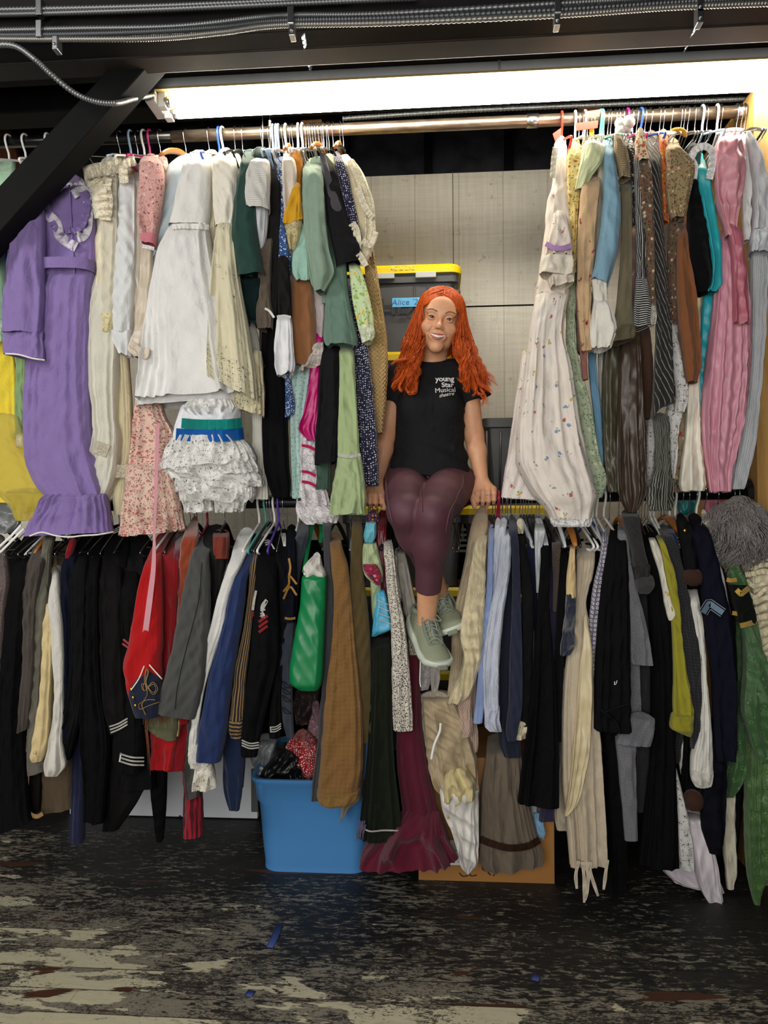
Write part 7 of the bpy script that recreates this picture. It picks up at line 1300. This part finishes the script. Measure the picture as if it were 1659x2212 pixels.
# ---------------------------------------------------------------- T-shirt
def wav(P, amp, seed, fs=(18, 60)):
    r = np.random.RandomState(seed); o = np.zeros(len(P))
    for _ in range(9):
        d = nrm(r.normal(size=3)*np.array([.8, .4, 1.2])); f = r.uniform(*fs); o += (1-2*np.abs(np.sin(P@d*f+r.uniform(0, 6)))**.8)*r.uniform(.3, 1)
    return o*amp/2
t = SDF()
sx = lambda l, r_, y, yd: (U(l, y, yd)+U(r_, y, yd))/2
for (y, l, r_, ry, yd) in ((1024, 836, 1020, .118, .02), (1000, 846, 1013, .120, .02), (960, 852, 1004, .108, .025), (910, 853, 1003, .108, .02), (870, 856, 1002, .110, .01), (835, 858, 1004, .090, .02)):
    c = sx(l, r_, y, yd); rx = (U(r_, y, yd)-U(l, y, yd))[0]/2; t.ell(c, (rx, ry, .055), .035)
for x in (-1, 1): t.ell(U(930+x*36, 878, -.055), (.048, .045, .050), .05)
t.cone(U(880, 806, .02), U(984, 804, .02), .046, .046, .03)
for s_, hem, sh in (('l', (834, 868, .03), (862, 822, .025)), ('r', (1034, 868, .03), (1004, 820, .025))):
    A, E = U(*sh), U(*hem); t.cone(A, E, .050, .052, .02)
    d = nrm(E-A)
bodyt = t
for s_, hem, sh in (('l', (832, 858, .03), (862, 822, .025)), ('r', (1031, 860, .03), (1004, 820, .025))):
    pass
TR = [(1040, 832, 1026, .128, .02), (1020, 838, 1019, .122, .02), (1000, 845, 1012, .118, .02), (960, 852, 1004, .108, .025), (910, 854, 1003, .108, .02), (870, 856, 1002, .108, .01), (840, 858, 1003, .098, .02), (815, 866, 998, .078, .02), (795, 885, 982, .062, .02)]
TZ = np.array([U((l+r)/2, y, yd)[2] for y, l, r, ry, yd in TR])[::-1]; TC = np.array([(U(l, y, yd)+U(r, y, yd))/2 for y, l, r, ry, yd in TR])[::-1]; TA = np.array([(U(r, y, yd)-U(l, y, yd))[0]/2 for y, l, r, ry, yd in TR])[::-1]; TB_ = np.array([q[3] for q in TR])[::-1]
TZ, TC, TA, TB_ = TZ[::-1], TC[::-1], TA[::-1], TB_[::-1]
arms = [SDF().cone(U(862, 822, .025), U(836, 872, .03), .057, .058, .02), SDF().cone(U(1004, 820, .025), U(1032, 870, .03), .057, .058, .02)]
bust = SDF()
for x in (-1, 1): bust.ell(U(930+x*34, 880, -.050), (.046, .046, .048), .02)
shd = SDF().cone(U(876, 808, .02), U(988, 806, .02), .050, .050, .03)
def smin(a, b_, k): h = np.maximum(k-np.abs(a-b_), 0)/k; return np.minimum(a, b_)-h*h*k/4
class Cut(SDF):
    """the shirt: torso plus sleeves, cut flat at the sleeve hems, open at the neck"""
    def ev(s, P, cull=None):
        z = P[:, 2]; ii = lambda A: np.interp(z, TZ, A); a, b_ = ii(TA), ii(TB_)
        D = (np.sqrt(((P[:, 0]-ii(TC[:, 0]))/a)**2+((P[:, 1]-ii(TC[:, 1]))/b_)**2)-1)*np.minimum(a, b_)
        D = np.maximum(D, z-TZ[-1]); D = smin(D, bust.ev(P), .05); D = smin(D, shd.ev(P), .05)
        zb_ = U(925, 1034, 0)[2]; D = np.maximum(D, zb_-z+.014*np.cos((P[:, 0]-U(925, 1030, 0)[0])*15)-.010+.004*np.sin(P[:, 0]*60))
        for A_, sh, hem in ((arms[0], (862, 822, .025), (835, 866, .03)), (arms[1], (1004, 820, .025), (1033, 863, .03))):
            n = nrm(nrm(U(*hem)-U(*sh))+np.array([0, 0, -.9])); D = smin(D, np.maximum(A_.ev(P), (P-U(*hem))@n), .02)
        nk2 = SDF.d(('e', U(935, 766, -.03), np.array([.055, .070, .026]), None), P)
        return np.maximum(D, -nk2)
ts = Cut()
drape = lambda P: -np.maximum(wav(P, .0065, 4), -.0012) - .004*np.exp(-((P[:, 2]-U(925, 985, 0)[2])/.05)**2)*np.cos(P[:, 2]*95+6*P[:, 0]**2*20) 
Vt, Qt = ts.mesh(U(800, 1045, 0)-np.array([.03, .2, .03]), U(1075, 770, 0)+np.array([.03, .24, .03]), .0034, extra=drape)
TEE = F('plain', '#2c2c2f'); tee = mesh('t_shirt', Vt, Qt, TEE, person, uvs=np.stack([Vt[:, 0], Vt[:, 2]], -1))
SURF[tee.name] = Vt
# printed logo on the chest, draped on the cloth
def logo(name, txt, px, py, size, rot, **kw):
    V, Fc = text_mesh(txt, size, **kw); c = U(px, py, -.1); co, si = math.cos(rot), math.sin(rot); k = kw.get('ext', 0)
    X = c[0]+V[:, 0]*co-V[:, 1]*si; Z = c[2]+V[:, 0]*si+V[:, 1]*co
    pts = np.stack([X, np.full_like(X, -.25), Z], -1); q, _ = PX(np.stack([X, np.full_like(X, -.1), Z], -1)); yy = depth_on(tee, q, 5)
    y_s = np.median(yy); yy = np.clip(yy, y_s-.02, y_s+.02); P = np.stack([X, yy-.0062-np.where(V[:, 2] > 0, .0008, 0), Z], -1); return mesh(name, P, Fc, S('white_screen_print', '#eceae6', .7), tee, smooth=False)
logo('printed_logo', 'young', 961, 815, .027, .05, bold=.0006, ext=.0004); logo('printed_logo', 'Star', 967, 829, .026, .06, bold=.0006, ext=.0004); logo('printed_logo', 'Musical', 962, 842, .0245, .09, bold=.0, ext=.0004)
logo('printed_logo', 'theatre', 964, 853, .018, .2, bold=.0, ext=.0004, shear=.5)
# ---------------------------------------------------------------- leggings
LGS = []
for s_ in 'lr':
    h, k_, a = J[s_+'hip'], J[s_+'kn'], J[s_+'an']; hem = k_+(a-k_)*(.66 if s_ == 'l' else .70); q = SDF()
    q.cone(h, h*.5+k_*.5, .086, .072, .02).cone(h*.5+k_*.5, k_, .072, .053, .02).cone(k_, k_*.65+hem*.35, .0515, .050, .04).cone(k_*.65+hem*.35, hem, .050, .041, .05).ell(h+np.array([.014 if s_ == 'r' else -.014, .03, -.005]), (.083, .09, .075), .04)
    LGS.append((q, k_, a, k_+(a-k_)*(.645 if s_ == 'l' else .685)))
wst = SDF().cone(J['pel']+np.array([0, .02, 0]), J['waist'], .095, .08, .04)
class Leg(SDF):
    def ev(s, P, cull=None):
        D = wst.ev(P)
        for q, k_, a, hem in LGS:
            n = nrm(a-k_); d = q.ev(P); d = np.where((P-k_)@n > .06, np.maximum(d, (P-hem)@n), d); D = smin(D, d, .008)
        return D
Vl, Ql = Leg().mesh(np.min([J['lkn'], J['rkn'], J['lan']], 0)-np.array([.16, .10, .12]), np.array([J['rhip'][0]+.16, .22, J['waist'][2]+.04]), .0036, extra=lambda P: -wav(P, .0004, 8, (20, 70)))
LEGM = F('satin', '#56313d', r=.62); leg = mesh('leggings', Vl, Ql, LEGM, person, uvs=np.stack([Vl[:, 0], Vl[:, 2]], -1)); SURF[leg.name] = Vl
for q in ([(1000, 1026), (1000, 1046), (990, 1066), (984, 1082), (972, 1104), (966, 1130), (963, 1150)], [(985, 1080), (994, 1088), (1000, 1098)], [(834, 1024), (834, 1052), (838, 1086), (848, 1130)], [(915, 1048), (908, 1064), (910, 1084), (912, 1106)]): cord('seam', q, .0013, F('satin', '#6d4450', r=.55), leg, on=leg, off=-.0002)
# ---------------------------------------------------------------- sneakers
SH_U = NB('sneaker_mesh'); sv = SH_U.vor(SH_U.uv(), 330, rnd=.1); SH_U.col(SH_U.mix(SH_U.math('LESS_THAN', sv.outputs['Distance'], .3), '#9aa086', '#6f7663')); SH_U.bump(sv.outputs['Distance'], .4, .002); SH_U.set(.8, 0, .2)
SH_O = F('plain', '#7c8676'); SH_S = S('pale_sole', '#c9d0c0', .55); SH_L = F('plain', '#8f998c')
def sneaker(heel, toe, up, label, flip=1):
    X = nrm(toe-heel); Z = nrm(up-X*(up@X)); Y = np.cross(Z, X)*1.0; T = lambda p: heel+X*p[0]+Y*p[1]*flip+Z*p[2]
    o = empty('sneaker', heel); o.parent = person; o.location = Vector(heel)-person.location; o['label'] = label
    L = .262; n = 36; ms = 22; V = []
    hw = np.interp(np.linspace(0, 1, n), [0, .06, .25, .45, .7, .88, .96, 1], [.018, .031, .036, .036, .045, .042, .028, .010])
    ht = np.interp(np.linspace(0, 1, n), [0, .05, .22, .38, .55, .75, .9, 1], [.062, .082, .078, .092, .074, .052, .040, .018])
    for i in range(n):
        x = -.012+L*i/(n-1)
        for k in range(ms):
            a = 2*math.pi*k/ms; cy, cz = math.cos(a), math.sin(a); yy = hw[i]*np.sign(cy)*abs(cy)**.8; zz = .018+(ht[i]-.018)*max(cz, 0)**.9 if cz > 0 else .018+.012*cz
            V.append(T((x, yy*(1-.35*max(cz, 0)**2), zz)))
    Fq = np.array([(i*ms+k, i*ms+(k+1) % ms, (i+1)*ms+(k+1) % ms, (i+1)*ms+k) for i in range(n-1) for k in range(ms)])
    uv = np.array([(L*i/(n-1), .15*k/ms) for i in range(n) for k in range(ms)]); fl = [tuple(f) for f in Fq.tolist()]+[tuple(range(ms))[::-1], tuple((n-1)*ms+k for k in range(ms))]
    mesh('upper', V, fl, SH_U.m, o, uvs=uv)
    V = []; z0 = np.interp(np.linspace(0, 1, n), [0, .1, .3, .6, .85, 1], [-.010, -.016, -.014, -.012, -.006, .012]); zt_ = np.interp(np.linspace(0, 1, n), [0, .15, .5, .85, 1], [.040, .030, .021, .021, .030])
    for i in range(n):
        x = -.018+(L+.012)*i/(n-1); w = hw[i]+.006
        for (q, z) in ((-1, zt_[i]), (-1.06, (zt_[i]+z0[i])/2), (-.96, z0[i]+.003), (-.8, z0[i]), (.8, z0[i]), (.96, z0[i]+.003), (1.06, (zt_[i]+z0[i])/2), (1, zt_[i]), (.9, zt_[i]), (-.9, zt_[i])): V.append(T((x, q*w, z)))
    m_ = 10; fl = [(i*m_+k, (i+1)*m_+k, (i+1)*m_+(k+1) % m_, i*m_+(k+1) % m_) for i in range(n-1) for k in range(m_)]+[tuple(range(m_)), tuple((n-1)*m_+k for k in range(m_))[::-1]]
    mesh('sole', V, fl, SH_S, o); 
    mb = MB(); mb.tube([T((L*.985, y, .014+.0*abs(y))) for y in np.linspace(-.016, .016, 6)], [.010]*6, 8, flat=.6); mb.build('toe_bumper', SH_O, o, smooth=True)
    top = lambda x: float(np.interp((x+.012)/L, np.linspace(0, 1, n), ht))
    # eyestay, tongue, collar, laces
    mb = MB()
    for s_ in (-1, 1): mb.tube([T((x, s_*(.020+.004*math.sin((x-.08)*30)), top(x)*.985-.004)) for x in np.linspace(.085, .185, 12)], .0065, 8, flat=.6)
    mb.tube([T((.185, y, top(.185)-.004)) for y in np.linspace(-.021, .021, 8)], .005, 8); mb.build('eyestay', SH_O, o, smooth=True)
    mb = MB().tube([T((x, 0, top(x)+.004+max(0, (.085-x))*.35)) for x in np.linspace(.175, .055, 12)], [.010]*6+[.013]*4+[.015, .013], 10, flat=.35); 
    V = [tuple(v) for v in mb.v]; mb.build('tongue', SH_L, o, smooth=True)
    mb = MB()
    for a in np.linspace(0, 2*math.pi, 26): pass
    mb.tube([T((.032+.046*math.cos(a), .030*math.sin(a), .083+.010*math.cos(a)*1.0)) for a in np.linspace(0, 2*math.pi, 28)], .0078, 8, caps=False); mb.build('collar', SH_O, o, smooth=True)
    mb = MB()
    for k, x in enumerate(np.linspace(.09, .178, 6)): mb.tube(spl([T((x, -.021, top(x)+.001)), T((x+.006*(-1)**k, 0, top(x)+.0105)), T((x+.004, .021, top(x)+.001))], 9), .0023, 6)
    for s_ in (-1, 1):
        mb.tube(spl([T((.088, 0, top(.088)+.010)), T((.094, s_*.022, top(.09)+.012)), T((.118, s_*.032, top(.11)+.010)), T((.112, s_*.014, top(.11)+.013)), T((.09, 0, top(.09)+.014))], 20), .002, 6)
        mb.tube(spl([T((.09, 0, top(.09)+.014)), T((.115, s_*.010, top(.115)+.014)), T((.145, s_*.012, top(.145)+.010))], 12), .002, 6)
    mb.build('laces', SH_L, o, smooth=True)
    return o
def shoe_at(ankle, toe_px, up_px, label, flip=1):
    toe = U(*toe_px); A = ankle; X = nrm(toe-A)
    up = nrm(np.array(CAM)-A)*.9+np.array([up_px[0], 0, up_px[1]])
    Zv = nrm(up-X*(up@X)); X2 = nrm(toe-(A-Zv*.06)); heel = toe-X2*.25; return sneaker(heel, toe, Zv, label, flip)
shoe_at(J['ran']+np.array([0, 0, -.008]), (952, 1447, -.36), (.35, .35), 'pale green sneaker crossed in front'); shoe_at(J['lan']+np.array([0, 0, 0]), (980, 1372, -.26), (-.15, .35), 'pale green sneaker crossed behind')
# ---------------------------------------------------------------- hair
HAIR = NB('red_hair'); hn = HAIR.noise(HAIR.mp(HAIR.oc(), (1, 1, .25)), 110, 3, .7); HAIR.col(HAIR.mix(HAIR.ramp(hn, [(.35, 0.), (.65, 1.)]), '#9c3208', '#e2691a')); HAIR.set(.45, 0, .4)
def hair():
    r = np.random.RandomState(21); mb = MB()
    cap = SDF(); cap.ell(hp(0, .020, .040), np.array([.082, .097, .087])*HS, .02, 'u', HR); cap.ell(hp(0, .066, -.03), np.array([.080, .060, .11])*HS, .03, 'u', HR)
    class Cap(SDF):
        def ev(s, P, cull=None):
            D = SDF.ev(cap, P); q = (P-hc)@HR/HS
            keep = np.maximum(q[:, 2]-(.088-.62*np.abs(q[:, 0]-.004)-.0*q[:, 1]), (q[:, 1]+.026)*.9); return np.maximum(D, -keep)
    V, Q = Cap().mesh(hc-.17, hc+.18, .004, extra=lambda P: .0014*np.sin(((P-hc)@HR)[:, 1]*500)); k = len(mb.v); mb.v += [tuple(v) for v in V]; mb.f += [tuple(int(i)+k for i in f) for f in Q]
    E3 = np.array([.0835, .0985, .0885]); C3 = np.array([0, .02, .04])
    def skull(d, lift=1.0): return hp(*(C3+nrm(d)*E3*lift))
    inner = {-1: [(913, 704), (906, 742), (901, 774), (897, 806), (892, 842)], 1: [(984, 706), (989, 744), (997, 776), (1003, 808), (1010, 842)]}
    outer = {-1: [(893, 704), (881, 742), (875, 774), (868, 808), (853, 844)], 1: [(1005, 706), (1014, 742), (1023, 776), (1040, 810), (1064, 846)]}
    for side in (-1, 1):
        gi, go = np.array(inner[side], float), np.array(outer[side], float)
        for cl in range(64):
            front = cl/63; th0 = math.radians(-64+124*front+r.normal(0, 3))           # start along the parting: front to back of the crown
            d0 = np.array([.03*side, math.sin(th0), math.cos(th0)]); d1 = np.array([side, -.52+1.05*front+r.normal(0, .05), -.12+r.normal(0, .06)])
            u0 = min(front/.72, 1)+r.normal(0, .12); G = gi+(go-gi)*(np.array([u0]*5) if front < .72 else r.uniform(-.9, .9)*np.array([.5, .8, 1, 1, .9]))[:, None]
            ln = r.uniform(.74, 1.04); G[:, 1] = G[0, 1]+(G[:, 1]-G[0, 1])*ln
            dep = np.interp(np.linspace(0, 1, 5), [0, .35, 1], [(-.082+.10*front), (-.092+.11*front), (-.115+.115*front+r.normal(0, .008))]) if front < .72 else np.array([.03, .045, .055, .06, .06])
            ph, fq, am = r.uniform(0, 6.28), r.uniform(2.4, 4.0), r.uniform(2.5, 6.0)
            for st in range(15):
                jd = r.normal(0, .05, 3); o1 = r.normal(0, 4.6); o2 = r.normal(0, .010); pts = []
                for q in np.linspace(0, 1, 9):
                    w = math.sin(q*math.pi/2)**1.1; om = math.acos(np.clip(nrm(d0)@nrm(d1), -1, 1)); dd = (math.sin((1-w)*om)*nrm(d0)+math.sin(w*om)*nrm(d1))/math.sin(om); pts.append(skull(dd+jd*w*.9, 1.0+.04*r.rand()+.05*min(q*2, 1)))
                n2 = 22; tt = np.linspace(0, 1, n2); C = spl(G, n2); wv = am*np.clip(tt*1.8, 0, 1)*np.sin(ph+tt*fq*6.28+o1*.06); spread = o1*(1-.6*np.clip((tt-.4)/.6, 0, 1))
                W = U(C[:, 0]+wv+spread, C[:, 1]+r.normal(0, 3)*tt, np.interp(tt, np.linspace(0, 1, 5), dep)+o2+.010*np.clip(tt*2, 0, 1)*np.cos(ph+tt*fq*6.28))
                P = np.concatenate([np.array(pts), W[1:]]); P = np.concatenate([P[:6], spl(np.array([P[4], P[5], P[12], P[13]]), 22)[8:15], P[12:]]); m = len(P); u_ = np.linspace(0, 1, m)
                rad = r.uniform(.0008, .0018)*np.interp(u_, [0, .1, .55, .85, 1], [.6, 1, 1, .8, .15]); mb.tube(P, list(rad), 4, flat=r.uniform(.7, 1), caps=False)
    for pts in ([(892, 800), (886, 825), (878, 838), (884, 848), (898, 846), (902, 836), (896, 824)], [(1024, 800), (1034, 826), (1052, 838), (1064, 846)], [(1020, 810), (1026, 836), (1034, 850), (1044, 854)], [(1002, 800), (1010, 815), (998, 824), (988, 818)], [(872, 800), (864, 816), (850, 828), (846, 838)], [(880, 776), (868, 778), (856, 780), (846, 788)], [(1040, 842), (1048, 856), (1052, 874)], [(1036, 850), (1044, 864), (1040, 876)], [(884, 790), (870, 820), (862, 836), (868, 846)], [(896, 800), (900, 830), (890, 848), (884, 842)], [(1008, 790), (1014, 826), (1006, 846), (1000, 838)], [(1016, 800), (1030, 842), (1022, 856)]):
        for j in range(9):
            n = 22; C = spl(np.array(pts, float)+r.normal(0, 1.6, 2), n); W = U(C[:, 0], C[:, 1], np.linspace(-.10, -.13, n)+r.normal(0, .004)); mb.tube(W, list(.0012*np.interp(np.linspace(0, 1, n), [0, .7, 1], [1, .8, .2])), 5, caps=False)
    return mesh('hair', mb.v, mb.f, HAIR.m, person)
hair()
